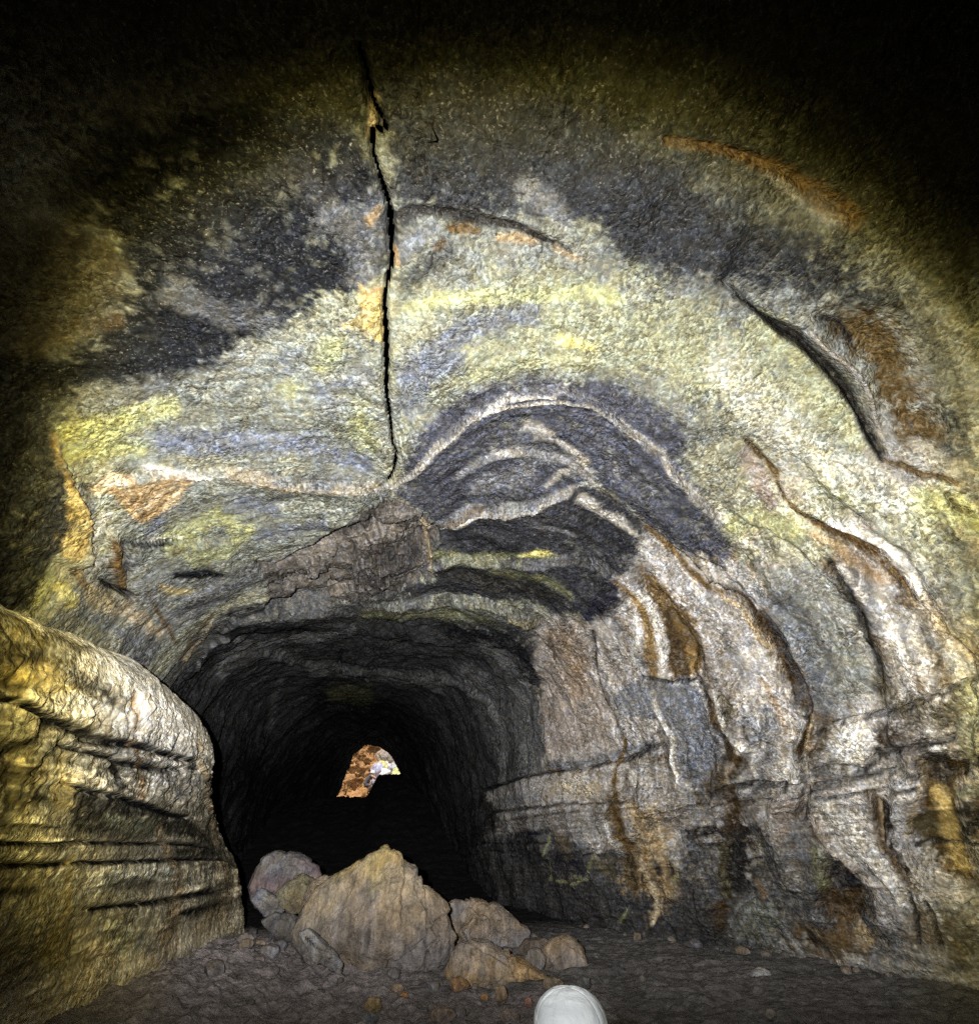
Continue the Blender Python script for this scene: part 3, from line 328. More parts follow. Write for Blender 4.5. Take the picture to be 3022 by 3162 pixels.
["L","R2",.7,0,[[6.983,10.723,-17.2,22.8,8.93,18.5],[7.137,11.015,-15.9,20.1,6.98,17.2],[7.518,11.298,-18.0,20.6,6.93,19.4]],0,"r"],
["L","R2",.9,0,[[7.02,9.848,-28.2,41.0,21.0,23.7],[7.144,10.126,-15.9,23.5,10.8,13.2],[7.31,10.404,-11.2,16.9,6.39,10.4],[7.567,10.682,-9.09,12.7,4.34,10.7],[7.858,10.955,-8.68,11.2,3.83,9.18],[8.091,11.202,-11.4,13.2,4.42,12.6]],0,"r"],
["L","RD",.5,0,[[7.037,10.287,-29.6,42.9,19.0,26.7],[7.3,10.616,-24.1,33.7,13.2,25.5]],0,"r"],
["L","W",.95,0,[[7.049,10.202,-19.6,28.5,12.9,17.4],[7.218,10.46,-14.5,21.0,8.52,14.2],[7.404,10.692,-13.1,18.0,7.02,14.1],[7.669,10.971,-13.1,17.0,5.93,13.4],[7.99,11.235,-15.7,18.8,5.66,17.7]],.05,"r"],
["L","R2",.4,0,[[7.315,10.242,-27.1,41.8,15.6,25.2],[7.922,10.589,-21.4,31.2,12.1,25.0],[8.348,10.963,-26.7,32.3,12.0,29.0]],0,"r"],
["L","W",.6,0,[[7.385,10.358,-18.0,28.1,9.63,16.8],[7.764,10.664,-12.2,16.9,6.33,14.5],[8.276,10.994,-15.1,18.3,7.0,16.0]],.03,"r"],
["F","BG",.7,12,[8.726,11.163,8.316,11.312,7.744,11.506,7.725,11.724,7.924,11.99,7.913,12.237,8.11,12.533,8.98,12.886,8.959,12.467,8.769,12.17,8.802,11.928,9.142,11.643,9.138,11.321],0,[-8.72,8.41,2.18,9.76]],
["L","K",.95,0,[[8.32,11.127,-48.5,45.8,29.3,49.6],[8.169,11.27,-41.2,46.1,16.0,45.5],[8.049,11.408,-36.9,41.6,12.7,40.3],[7.874,11.484,-44.3,46.7,17.2,45.8],[7.654,11.506,-48.6,43.1,23.8,51.6]],-.08,"s"],
["L","W",.8,0,[[8.362,11.421,-30.4,30.9,11.7,32.1],[8.549,11.675,-30.0,30.2,8.74,32.5],[8.668,11.958,-28.0,27.7,6.37,30.1],[8.717,12.18,-26.9,24.5,5.53,29.8],[8.946,12.415,-32.6,27.3,5.24,37.2],[9.118,12.772,-33.3,26.8,2.64,38.7],[9.048,12.904,-35.4,27.5,3.44,39.7]],.05,"r"],
["L","K",.95,0,[[7.632,11.513,-33.3,35.2,11.7,36.9],[7.665,11.662,-28.3,28.3,8.48,32.5],[7.82,11.882,-28.6,28.2,6.86,31.8],[7.871,12.082,-35.6,35.1,8.74,36.7],[7.913,12.265,-36.1,35.8,8.11,37.0],[7.964,12.433,-36.4,33.9,6.89,41.0]],-.15,"r"],
["L","R",.8,0,[[7.675,11.761,-15.9,15.5,4.47,17.8],[7.809,11.989,-14.3,14.0,3.66,14.8],[7.847,12.115,-24.1,23.7,5.92,24.4]],0,"r"],
["L","RD",.9,0,[[7.952,12.362,-20.2,19.3,4.06,22.2],[8.017,12.521,-9.67,8.81,1.59,11.3],[7.989,12.641,-8.87,7.89,1.29,10.5],[8.244,12.751,-12.4,10.5,1.15,14.9]],0,"r"],
["L","OL2",.8,0,[[7.499,11.782,-14.4,14.3,4.0,15.6],[7.533,11.929,-12.3,12.0,3.36,12.8],[7.678,12.023,-14.8,14.2,4.02,15.1]],-.08,"r"],
["L","W",.7,0,[[7.507,11.677,-34.6,35.8,9.49,38.8],[7.681,11.942,-36.5,35.4,10.1,37.4],[7.823,12.229,-30.3,29.9,6.33,31.7],[7.842,12.477,-24.9,22.8,4.71,28.3],[7.659,12.508,-31.8,29.4,5.8,35.9]],.05,"r"],
["L","BG",.6,0,[[7.475,12.147,-7.59,7.29,1.67,7.89],[7.504,12.342,-7.67,7.28,1.5,8.21],[7.2,12.208,-8.0,7.38,1.92,8.26]],0,"r"],
["L","RD",.7,0,[[7.559,12.18,-37.7,36.1,8.47,39.4],[7.656,12.364,-31.5,30.2,6.23,33.7]],0,"r"],
["L","W",.5,0,[[6.727,11.377,-9.6,11.4,3.58,10.3],[6.586,11.482,-10.1,11.9,4.0,9.92],[6.667,11.665,-10.3,11.5,3.44,10.1]],0,"r"],
["L","RD",.9,0,[[5.773,9.408,-37.0,59.4,46.4,29.6],[5.894,9.65,-33.7,53.0,23.1,24.3],[6.037,9.957,-19.5,29.3,13.3,14.9],[6.057,10.187,-22.8,32.8,14.5,22.0],[6.125,10.367,-27.6,38.1,17.2,27.3]],-.08,"s"],
["L","R",.8,0,[[5.941,9.553,-19.6,31.9,14.6,11.5],[6.051,9.859,-15.3,23.2,10.3,11.7],[6.17,10.113,-14.2,20.7,9.35,13.2],[6.273,10.341,-12.7,18.0,7.37,12.9],[6.295,10.56,-18.2,24.6,10.0,19.9],[6.204,10.693,-28.5,37.8,16.1,29.1]],0,"r"],
["L","K",.8,0,[[6.134,10.33,-47.6,50.7,47.1,47.5],[6.049,10.53,-40.8,51.9,27.6,43.1],[6.017,10.768,-35.5,46.2,20.1,36.5],[5.995,11.009,-40.1,51.0,20.5,42.7]],.1,"s"],
["F","RD",.95,10,[6.118,10.627,6.017,10.768,5.961,11.024,6.032,11.244,6.167,11.477,6.308,11.77,6.399,11.974,6.558,12.198,6.68,12.15,6.729,11.892,6.533,11.658,6.35,11.371,6.389,11.253,6.208,11.068,6.122,10.85],-.12,[-12.7,14.8,4.82,13.6]],
["L","K",.7,0,[[6.051,11.136,-15.6,20.2,7.21,16.5],[6.16,11.387,-10.6,13.3,4.04,12.0],[6.281,11.658,-9.85,11.5,2.76,10.6],[6.423,11.925,-17.1,17.5,4.45,18.7]],0,"r"],
["L","T",.7,0,[[6.249,10.727,-34.2,45.2,18.6,34.4],[6.207,10.915,-29.4,38.2,14.4,32.3],[6.313,11.128,-30.1,39.1,12.9,32.3],[6.414,11.294,-31.2,38.7,13.1,32.4],[6.441,11.489,-32.4,38.4,12.6,33.5]],.06,"r"],
["L","O3",.5,0,[[6.887,11.751,-21.4,22.9,6.49,21.5],[6.985,12.11,-22.3,20.9,4.79,23.5],[7.077,12.347,-27.0,24.0,5.44,30.0]],0,"r"],
["L","RD",.95,0,[[6.594,12.176,-20.1,18.2,4.48,21.4],[6.721,12.344,-13.8,12.3,2.79,14.7],[7.028,12.563,-12.4,10.9,2.36,13.8],[7.194,12.778,-13.2,11.6,1.8,16.3],[7.379,13.012,-10.9,10.1,.711,13.7],[7.597,13.198,-8.6,7.91,.0642,11.2],[7.765,13.362,-11.1,9.63,-.0404,14.7]],-.15,"r"],
["L","T",.8,0,[[6.569,12.224,-44.6,40.3,9.61,47.1],[6.789,12.395,-44.0,39.2,8.52,47.2],[7.061,12.639,-39.2,34.3,6.76,45.7],[7.211,12.853,-32.5,28.7,4.1,40.6],[7.289,13.018,-42.5,38.9,4.2,52.1]],.05,"r"],
["F","OGY",.7,14,[4.435,9.025,3.989,9.31,4.194,9.826,4.511,10.116,4.615,10.641,4.544,10.912,5.06,10.892,5.619,10.483,5.019,9.687],0,[-9.55,12.9,6.5,7.3]],
["L","TP",.8,0,[[4.234,9.534,-9.44,13.4,7.24,4.99],[4.519,9.902,-5.94,8.23,4.62,4.09],[4.813,10.233,-7.38,9.75,4.79,5.63],[5.213,10.303,-8.85,12.0,5.56,7.47]],0,"r"],
["L","YG",.6,0,[[5.239,10.082,-6.71,9.29,4.17,5.1],[4.947,10.22,-4.99,6.66,3.22,3.87],[4.845,10.487,-5.28,6.73,3.15,4.56]],0,"r"],
["L","RB",.95,0,[[4.073,9.415,-39.9,57.5,40.1,26.7],[4.209,9.665,-23.6,32.9,18.0,13.8],[4.299,9.883,-18.1,24.7,13.3,12.6],[4.428,10.012,-35.5,48.3,26.8,25.5],[4.558,10.162,-30.8,41.0,22.0,23.8],[4.604,10.355,-31.5,40.7,20.3,25.5],[4.57,10.643,-23.5,28.7,13.6,19.8],[4.5,10.88,-16.4,19.4,9.09,14.8],[4.448,11.056,-15.0,17.6,7.75,14.8]],-.08,"s"],
["L","RB",.95,0,[[4.625,10.537,-24.0,30.1,14.2,20.2],[4.52,10.892,-17.4,20.6,9.49,16.2],[4.467,11.114,-14.8,17.3,7.48,15.0],[4.55,11.396,-12.7,14.8,5.74,13.5],[4.619,11.535,-14.0,15.8,5.9,15.4],[4.702,11.475,-20.5,23.6,9.06,22.5]],-.06,"s"],
["L","W",.8,0,[[4.5,10.6,-18.8,22.8,11.0,15.7],[4.369,10.977,-16.2,19.0,8.4,15.4],[4.336,11.26,-14.3,16.4,6.6,14.8],[4.494,11.528,-17.1,19.2,6.86,19.0]],.05,"r"],
["L","O3",.5,0,[[4.746,10.635,-14.3,17.8,8.06,12.5],[4.678,10.971,-10.9,13.0,6.12,10.7],[4.667,11.286,-11.4,13.4,5.72,12.0]],0,"r"],
["L","T",.5,0,[[4.557,11.559,-8.47,9.52,3.48,9.38],[4.461,11.843,-7.6,7.79,2.53,8.26],[4.428,12.059,-9.62,9.22,2.86,9.99]],0,"r"],
["L","Y2",.5,0,[[4.51,11.729,-29.2,31.1,10.3,33.3],[4.457,11.947,-31.3,31.0,10.0,32.4]],0,"r"],
["F","PG",.6,20,[5.619,10.483,5.06,10.892,4.992,11.065,5.426,11.769,5.602,12.199,6.533,12.177,5.947,11.241],0,[-6.95,7.95,2.86,7.5]],
["L","BG",.6,0,[[5.751,10.965,-4.21,5.4,2.32,4.45],[5.914,11.461,-3.31,4.09,1.35,3.69],[6.326,12.029,-3.48,3.42,.848,3.78]],0,"r"],
["L","KB",.75,0,[[4.884,10.919,-29.1,35.4,16.6,28.8],[4.977,11.137,-18.4,22.4,9.41,19.4],[5.122,11.395,-16.4,20.0,7.66,18.0],[5.279,11.64,-13.4,15.9,5.51,15.0],[5.42,11.888,-15.0,15.9,4.9,17.3],[5.61,12.139,-12.3,12.3,2.84,14.2]],-.08,"s"],
["L","W",.6,0,[[4.852,11.006,-18.5,22.5,10.2,19.0],[4.894,11.425,-11.1,13.1,4.97,12.4],[5.078,11.812,-7.82,8.56,2.71,9.14],[5.339,12.196,-7.83,7.71,1.95,8.75]],0,"r"],
["L","BG",.6,0,[[3.893,11.302,-4.87,5.32,2.17,4.68],[4.084,11.578,-4.87,5.15,2.04,5.04]],0,"r"],
["L","BG",.5,0,[[4.824,11.149,-10.9,13.1,5.78,11.5],[4.988,11.561,-11.0,12.8,4.47,12.7]],0,"r"],
["L","KB",.95,0,[[2.573,8.453,-30.0,63.3,62.9,29.7],[2.647,8.632,-31.0,61.0,37.6,18.6],[2.736,8.797,-24.4,46.6,28.9,14.7],[2.778,8.905,-14.9,27.7,17.1,8.94],[2.814,9.097,-13.6,22.0,13.5,7.28],[2.913,9.264,-14.0,21.2,13.1,7.12],[3.034,9.519,-12.0,16.1,10.2,6.17],[3.145,9.732,-12.6,16.2,9.49,7.48],[3.288,9.919,-13.9,17.4,9.69,8.91],[3.434,10.124,-13.9,17.1,9.23,9.35],[3.55,10.325,-20.1,24.2,12.6,14.7]],-.2,"s"],  # dark stroke standing for the shadow band beside the lip
["L","W2",.9,0,[[2.738,9.125,-24.9,41.1,25.0,13.8],[2.845,9.352,-18.8,26.5,16.9,9.09],[2.9,9.559,-21.2,28.3,17.5,11.5],[2.982,9.73,-23.5,30.6,18.0,14.3],[3.119,9.91,-26.4,32.6,18.3,16.5],[3.277,10.067,-28.9,35.2,19.3,18.8],[3.418,10.244,-31.6,37.8,20.2,21.5]],.08,"r"],
["F","RP",.9,40,[2.57,9.107,2.398,9.247,2.392,9.459,2.517,9.708,2.71,9.902,2.951,10.202,3.057,10.435,3.175,10.511,3.319,10.262,3.097,9.989,2.913,9.759,2.784,9.498,2.697,9.274],-.15,[-4.61,6.03,3.57,2.77]],
["L","K",.6,0,[[2.565,9.116,-16.8,28.3,17.2,9.62],[2.55,9.249,-13.3,20.8,12.9,7.1],[2.685,9.449,-18.9,25.4,15.7,9.45]],0,"r"],
["L","RP",.8,0,[[3.566,10.384,-35.5,42.1,21.8,26.2],[3.506,10.481,-22.3,26.1,13.7,16.4],[3.499,10.624,-20.0,22.5,11.5,15.2],[3.387,10.729,-31.3,34.5,17.8,24.1],[3.366,10.826,-31.7,34.4,17.6,24.6]],-.05,"r"],
["L","OL2",.8,0,[[3.495,10.859,-31.3,33.6,16.8,24.6],[3.548,10.984,-21.1,22.6,10.6,17.3],[3.498,11.068,-27.4,29.3,13.0,23.9]],-.05,"r"],
["L","RB",.7,0,[[1.45,7.601,-14.6,46.7,33.1,12.0],[1.422,7.871,-13.1,35.0,25.5,8.02],[1.449,8.162,-9.84,22.1,14.7,6.2],[1.553,8.454,-6.58,13.1,9.48,3.46],[1.654,8.77,-8.46,16.0,10.9,5.26]],-.06,"s"],
["F","W3",.5,18,[16.594,12.713,13.855,12.559,11.323,12.524,9.888,12.438,8.996,12.45,9.07,12.872,9.211,13.234,8.726,13.08,7.845,12.869,7.028,12.713,6.076,12.321,5.235,12.224,4.527,12.164,4.876,12.552,5.238,12.962,5.62,13.378,5.999,13.79,6.372,14.231,6.619,13.968,6.891,13.694,7.56,13.55,8.286,13.572,9.084,13.628,9.926,13.639,11.041,13.807,12.919,13.557,16.428,13.666],0,[-6.98,5.91,.53,8.8]],
["L","KB",.8,0,[[16.953,12.852,-1.86,1.06,.31,6.44],[16.188,13.155,-1.23,.413,.0578,6.08],[16.022,13.473,-1.47,1.06,-.11,8.15]],0,"r"],
["L","K",.7,0,[[16.541,12.636,-7.0,5.19,1.32,25.0],[14.069,12.543,-10.7,5.05,2.57,30.9],[12.121,12.51,-22.6,8.6,2.95,39.0],[11.003,12.482,-27.0,15.5,.773,42.9],[10.142,12.412,-28.0,23.3,3.1,34.0],[9.781,12.392,-20.8,19.2,2.85,24.3],[9.243,12.263,-14.7,13.3,2.54,16.7],[8.992,12.278,-34.8,30.2,7.01,39.1]],-.14,"s"],
["L","BG",.7,0,[[12.055,12.368,-6.95,3.68,1.03,12.6],[10.834,12.352,-8.27,5.84,.00357,14.2],[10.097,12.269,-8.8,7.4,1.14,11.5],[9.397,12.187,-12.7,11.7,2.12,15.1],[9.044,12.138,-24.3,21.5,5.66,26.8]],0,"r"],
["L","K",.65,0,[[16.188,13.155,-7.7,2.58,.362,38.0],[13.585,13.139,-7.8,4.58,.889,25.6],[12.359,13.122,-15.6,8.76,1.27,32.4],[11.462,13.092,-27.7,18.6,-1.24,51.0],[10.75,13.082,-50.0,26.4,5.92,61.8],[10.26,13.068,-66.5,21.9,21.9,66.5]],-.06,"r"],
["L","K",.6,0,[[14.621,13.321,-8.78,5.34,-.081,44.5],[12.563,13.268,-21.4,15.8,1.02,50.7],[11.462,13.224,-37.9,23.0,.0616,64.5]],-.04,"r"],
["L","BG",.5,0,[[14.14,12.944,-2.02,.886,.315,8.01],[12.846,12.943,-3.17,1.24,.342,8.81]],0,"r"],
["L","NV",.8,0,[[14.585,13.597,-4.39,3.21,-.25,18.6],[13.452,13.555,-5.27,5.41,-.254,18.3],[12.843,13.534,-11.4,8.36,.138,30.3]],0,"r"],
["L","K",.8,0,[[17.37,13.824,-10.1,4.01,-2.82,62.6],[13.596,13.707,-23.1,16.8,-.364,67.7],[12.627,13.718,-43.1,19.2,5.51,66.8]],-.03,"r"],
["L","K",.8,0,[[17.16,13.974,-11.2,4.95,-1.31,40.3],[14.632,13.887,-18.2,7.9,-1.77,64.5],[12.459,13.851,-36.1,20.3,.983,66.1],[11.074,13.807,-62.3,22.8,17.2,65.2]],-.03,"r"],
["F","LW",.8,75,[17.732,14.037,13.091,13.794,12.516,13.785,11.631,13.805,11.041,13.807,10.154,13.925,9.371,13.904,10.181,14.909,11.137,14.971,18.428,14.971],0,[-1.07,.81,-.0861,1.75]],
["L","NV",.6,0,[[12.959,13.985,-5.99,4.57,-.22,13.8],[12.267,14.002,-5.3,3.68,-.429,11.1],[12.156,14.111,-7.78,4.98,-.564,14.6]],0,"r"],
["L","YG",.6,0,[[12.875,13.581,-39.5,17.1,4.53,67.6],[13.156,13.841,-32.4,20.1,1.87,66.5],[13.338,14.092,-31.5,23.0,.42,65.2],[13.413,14.324,-20.8,17.3,-1.46,49.5]],0,"r"],
["L","YG",.6,0,[[11.61,13.827,-43.2,25.1,2.64,63.2],[11.823,14.031,-41.2,22.1,.0211,64.4],[11.99,14.173,-46.6,20.1,2.66,65.5]],0,"r"],
["L","YG",.5,0,[[13.174,14.316,-21.8,17.1,-1.75,50.2],[12.555,14.327,-19.9,16.2,-2.53,40.6],[12.062,14.223,-39.6,22.6,-1.02,64.1],[12.406,14.197,-33.4,22.3,-2.65,64.7]],0,"r"],
["L","R",.95,0,[[9.491,11.935,-22.9,24.5,4.34,27.1],[9.661,12.146,-23.6,21.9,4.49,28.8],[10.045,12.421,-24.0,20.1,2.99,28.7],[10.329,12.656,-6.77,4.83,.398,8.77],[10.522,12.958,-6.65,4.52,.123,8.89],[10.654,13.229,-8.02,6.21,-.17,11.1],[10.722,13.441,-7.94,6.51,-.42,11.6],[10.719,13.641,-8.39,6.58,-.401,12.1],[10.712,13.792,-10.5,8.0,-.346,14.5]],-.03,"r"],
["L","RD",.6,0,[[9.995,12.569,-25.4,20.3,2.71,30.3],[10.249,12.872,-18.2,12.2,1.59,21.9],[9.8,12.691,-17.3,13.4,1.14,22.2],[9.979,12.978,-26.7,19.6,.163,36.1]],0,"r"],
["L","W",.8,0,[[9.879,12.607,-15.4,12.4,1.65,18.6],[10.016,12.808,-15.7,11.4,.831,20.1]],0,"r"],
["F","TB",.75,20,[10.363,13.088,10.013,13.024,9.771,13.025,9.626,13.209,9.905,13.576,10.129,13.793,10.07,13.921,10.22,14.154,10.617,14.523,10.927,14.649,11.202,14.896,10.957,14.457,11.398,14.452,11.205,14.032,10.869,13.755,10.584,13.703,10.55,13.345],0,[-5.29,3.87,-.13,6.75]],
["L","R2",.7,0,[[10.263,13.115,-27.8,19.3,1.19,35.7],[10.302,13.341,-21.9,16.3,-.458,30.2],[10.414,13.634,-19.5,16.0,-.0375,24.3],[10.632,13.92,-19.5,14.7,-.338,25.6]],0,"r"],
["L","C",.6,0,[[10.321,13.114,-42.0,29.2,2.17,52.8],[10.347,13.32,-32.8,23.6,-.301,45.2],[10.417,13.566,-34.3,28.4,-.533,43.8],[10.479,13.79,-36.5,28.1,.778,45.2]],0,"r"],
["L","C",.5,0,[[9.804,13.07,-41.6,31.9,.264,55.4],[9.942,13.349,-35.6,29.6,.717,42.4],[10.115,13.638,-37.2,28.6,.911,46.0]],0,"r"],
["L","RD",.7,0,[[10.84,13.84,-8.18,6.49,-.602,12.1],[11.094,14.141,-6.69,4.31,-.193,9.23],[11.175,14.361,-9.24,5.75,-.18,12.1]],0,"r"],
["L","KB",.8,0,[[10.475,13.965,-19.0,13.8,.703,23.2],[10.513,14.094,-15.8,11.2,.203,19.8]],0,"r"],
["L","KB",.8,0,[[10.181,13.926,-31.0,24.1,-.671,39.0],[10.294,14.114,-32.0,23.3,-.461,41.1]],0,"r"],
["L","C",.7,0,[[10.661,13.92,-28.6,21.5,-1.02,38.7],[10.732,14.138,-29.7,21.5,-1.5,38.5],[10.817,14.407,-25.1,18.4,-1.34,29.6],[10.94,14.649,-16.0,10.3,-.472,19.0],[11.161,14.87,-38.8,24.1,-4.77,47.6]],0,"r"],
["L","YG",.5,0,[[10.098,13.922,-57.2,27.0,12.9,61.5],[10.203,14.113,-54.1,27.4,8.95,60.7],[10.365,14.216,-32.4,23.2,-.703,41.5]],0,"r"],
["L","YG",.4,0,[[11.694,14.836,-20.4,12.6,-2.18,27.7],[11.477,14.679,-21.9,13.9,-1.51,27.2]],0,"r"],
["L","OL2",.6,0,[[11.399,13.869,-10.2,7.38,.0901,14.8],[11.447,14.137,-8.08,4.68,.0834,11.4],[11.651,13.938,-13.7,9.58,-.535,22.6]],0,"r"],
["L","W",.7,0,[[10.888,13.354,-19.1,15.5,-.977,28.6],[10.933,13.538,-16.7,13.0,-.504,24.8],[10.9,13.669,-17.0,13.2,-.792,25.5]],0,"r"],
["L","W3",.7,0,[[10.37,12.514,-13.3,10.2,.76,17.5],[10.57,12.756,-15.4,9.47,.341,21.5],[10.629,12.909,-18.5,11.9,-.0854,26.4]],0,"r"],
["L","C",.5,0,[[11.262,12.782,-3.31,1.98,-.0965,5.8],[10.964,12.858,-4.09,2.64,-.0516,6.12],[11.79,12.814,-3.79,1.98,.117,7.03]],0,"r"],
["L","K",.65,0,[[8.877,13.045,-39.9,30.4,4.3,43.8],[8.5,12.953,-19.3,15.9,.643,22.6],[8.079,12.93,-18.8,16.4,2.49,20.5],[7.752,12.994,-20.8,18.6,2.48,24.0],[7.431,12.991,-34.2,31.6,1.77,43.2]],-.12,"s"],
["L","K",.7,0,[[9.03,13.175,-58.1,31.2,18.7,59.1],[8.503,13.145,-53.5,29.9,10.3,59.1],[8.211,13.145,-48.8,36.8,8.33,52.9],[7.879,13.138,-48.1,37.3,9.72,53.4],[7.537,13.132,-45.8,35.5,6.24,55.2]],-.05,"r"],
["F","KB",.8,10,[9.526,13.453,8.998,13.443,8.403,13.44,8.273,13.505,8.374,13.578,8.881,13.612,9.647,13.608],0,[-12.8,10.0,.124,15.3]],
["L","K",.8,0,[[9.705,13.684,-66.2,22.7,22.7,66.2],[9.077,13.709,-63.2,23.4,18.3,64.8],[8.384,13.652,-66.5,21.7,21.7,66.5]],-.03,"r"],
["L","K",.7,0,[[9.867,13.887,-64.7,23.5,21.3,65.4],[9.337,13.889,-59.6,25.4,14.6,62.8],[8.577,13.847,-67.5,18.5,18.5,67.5]],-.03,"r"],
["F","LW",.75,75,[9.877,13.899,9.337,13.889,8.454,13.746,7.873,13.683,7.78,13.815,7.576,13.963,7.216,14.263,7.528,14.791,8.039,14.812,8.994,14.918,9.81,14.908,10.612,14.877],0,[-1.89,1.51,-.193,2.32]],
["L","RD",.9,0,[[8.485,12.997,-10.2,8.46,.0968,12.2],[8.597,13.168,-8.21,6.52,-.112,10.1],[8.853,13.482,-7.3,6.08,-.507,8.39]],0,"r"],
["L","OL2",.95,0,[[9.118,13.699,-8.51,6.22,.18,10.4],[9.446,14.122,-9.47,7.72,-.286,11.3],[9.589,14.329,-12.5,10.4,-.172,15.4]],0,"r"],
["L","KB",.95,0,[[8.913,13.654,-5.75,4.44,-.443,7.16],[9.064,13.892,-4.25,3.18,-.279,5.46],[9.249,14.154,-5.05,4.16,-.554,6.16]],0,"r"],
["L","RD",.8,0,[[9.841,14.509,-8.46,7.03,-.335,9.94],[9.957,14.681,-9.79,7.98,-.943,11.7]],0,"r"],
["L","O3",.4,0,[[8.972,14.116,-26.1,21.0,-4.15,32.3],[9.024,14.298,-16.1,13.3,-2.9,20.1]],0,"r"],
["L","RD",.5,0,[[8.346,13.166,-6.44,5.31,.26,7.42],[8.526,13.269,-6.33,5.19,-.145,7.42]],0,"r"],
["L","TP",.6,0,[[7.913,13.287,-4.45,3.76,.297,5.45],[8.111,13.471,-5.47,4.34,.17,6.76]],0,"r"],
["L","BG",.6,0,[[7.997,13.559,-6.82,5.57,-.173,8.75],[8.052,13.685,-7.01,5.56,-.112,8.78]],0,"r"],
["L","W",.6,0,[[7.392,12.758,-6.46,5.72,.856,7.96],[7.479,12.91,-6.4,5.81,.596,7.96],[7.628,12.858,-8.5,7.79,.951,10.0]],0,"r"],
["L","G2",.5,0,[[9.117,14.292,-40.7,33.8,-7.99,52.5],[9.574,14.489,-39.8,34.4,-4.99,51.7],[9.861,14.712,-41.3,34.6,-5.19,49.8],[9.934,14.945,-42.5,34.5,-6.15,51.3],[9.579,14.916,-41.1,35.7,-5.89,51.4]],.06,"r"],
["F","PG",.5,20,[9.206,14.342,8.815,14.327,8.992,14.652,9.46,14.863,9.906,14.882,9.738,14.622],0,[-6.62,5.57,-1.04,8.27]],
["F","RD",.85,22,[7.716,13.762,7.585,13.788,7.531,13.96,7.519,14.124,7.698,14.321,7.913,14.49,8.276,14.591,8.36,14.453,8.122,14.175,8.01,14.112],-.12,[-6.79,5.41,-.756,8.38]],
["L","K",.85,0,[[7.764,13.879,-15.3,12.2,-1.31,20.6],[7.782,14.011,-9.33,7.41,-.798,11.9],[7.664,14.072,-11.9,9.63,-1.04,14.6]],0,"r"],
["L","K",.8,0,[[8.04,14.15,-49.9,31.2,2.78,55.7],[7.798,14.135,-50.5,31.8,3.97,55.3],[7.542,14.127,-57.9,25.5,11.0,61.7]],.06,"s"],
["L","OG",.6,0,[[7.835,13.717,-11.9,9.68,-.302,15.4],[8.025,13.993,-14.5,11.0,-.822,18.7],[8.092,14.136,-21.3,16.6,-1.82,25.2]],0,"r"],
["L","TP",.85,0,[[7.576,13.307,-26.3,23.9,-.211,34.6],[7.641,13.486,-10.4,9.18,-.0362,13.4],[7.619,13.643,-11.9,10.0,-.312,15.6],[7.594,13.773,-15.8,13.0,-1.04,21.6],[7.511,13.91,-21.5,17.5,-2.18,28.5]],.1,"r"],
["L","RD",.7,0,[[7.739,13.468,-33.4,28.7,-.228,43.1],[7.724,13.663,-28.1,23.4,-.423,36.3],[7.626,13.758,-35.2,28.7,-1.99,47.8]],-.05,"r"],
["L","W",.8,0,[[7.328,13.29,-6.86,6.23,.261,8.95],[7.329,13.464,-4.68,4.26,-.0239,6.08],[7.279,13.678,-4.97,4.22,-.0792,6.62],[7.214,13.848,-7.81,6.4,-.162,10.2],[7.143,14.002,-10.7,8.78,-.333,13.3],[7.183,14.197,-16.5,12.9,-1.1,19.5]],.06,"r"],
["L","W3",.7,0,[[7.353,13.946,-7.68,6.27,-.434,9.95],[7.323,14.106,-7.92,6.37,-.557,9.54],[7.494,14.374,-7.8,6.18,-1.34,9.34]],0,"r"],
["L","RD",.9,0,[[6.185,12.722,-7.59,6.58,1.11,8.58],[6.011,12.637,-6.19,5.28,1.02,7.06]],0,"r"],
["L","RB",.8,0,[[6.677,13.164,-15.2,13.7,1.79,18.8],[6.682,13.262,-10.9,9.73,1.12,13.9],[6.798,13.441,-10.3,9.3,.578,13.4],[6.93,13.63,-11.0,10.0,-.126,14.0],[6.947,13.786,-13.5,11.4,-.159,17.5],[6.94,13.964,-16.5,13.5,-.705,20.8],[6.873,14.066,-28.5,23.2,-1.51,35.3]],-.12,"r"],
["L","KB",.8,0,[[6.587,13.268,-19.0,17.1,1.5,24.8],[6.691,13.477,-19.6,17.6,1.34,25.2],[6.798,13.66,-19.5,17.7,.2,24.8],[6.821,13.843,-13.8,11.6,-.431,17.9]],-.06,"r"],
["L","T",.5,0,[[6.682,13.262,-37.6,33.7,3.87,48.0],[6.798,13.441,-38.1,34.3,2.13,49.6],[6.901,13.598,-37.5,34.7,-.107,48.0]],0,"r"],
["L","K",.655,0,[[6.76,12.464,-50.2,38.7,14.7,52.6],[6.439,12.399,-33.1,28.8,6.9,35.3],[6.124,12.402,-29.9,25.3,6.45,33.6],[5.85,12.397,-34.4,30.2,6.52,40.1],[5.59,12.384,-30.4,28.3,5.89,35.1],[5.223,12.328,-31.9,30.5,6.89,36.7],[4.935,12.3,-35.2,32.5,8.8,38.7],[4.609,12.252,-37.6,34.6,9.86,40.6]],-.14,"s"],
["L","K",.65,0,[[7.104,12.863,-18.0,16.0,2.28,22.3],[6.868,12.853,-15.1,12.8,2.47,18.3],[6.569,12.95,-20.0,17.4,2.95,23.6],[6.224,12.791,-18.6,16.4,2.49,21.1],[5.928,12.772,-25.4,22.2,3.66,28.8],[5.658,12.751,-22.0,19.5,2.86,25.2],[5.331,12.737,-27.2,24.1,3.48,32.1]],-.08,"s"],
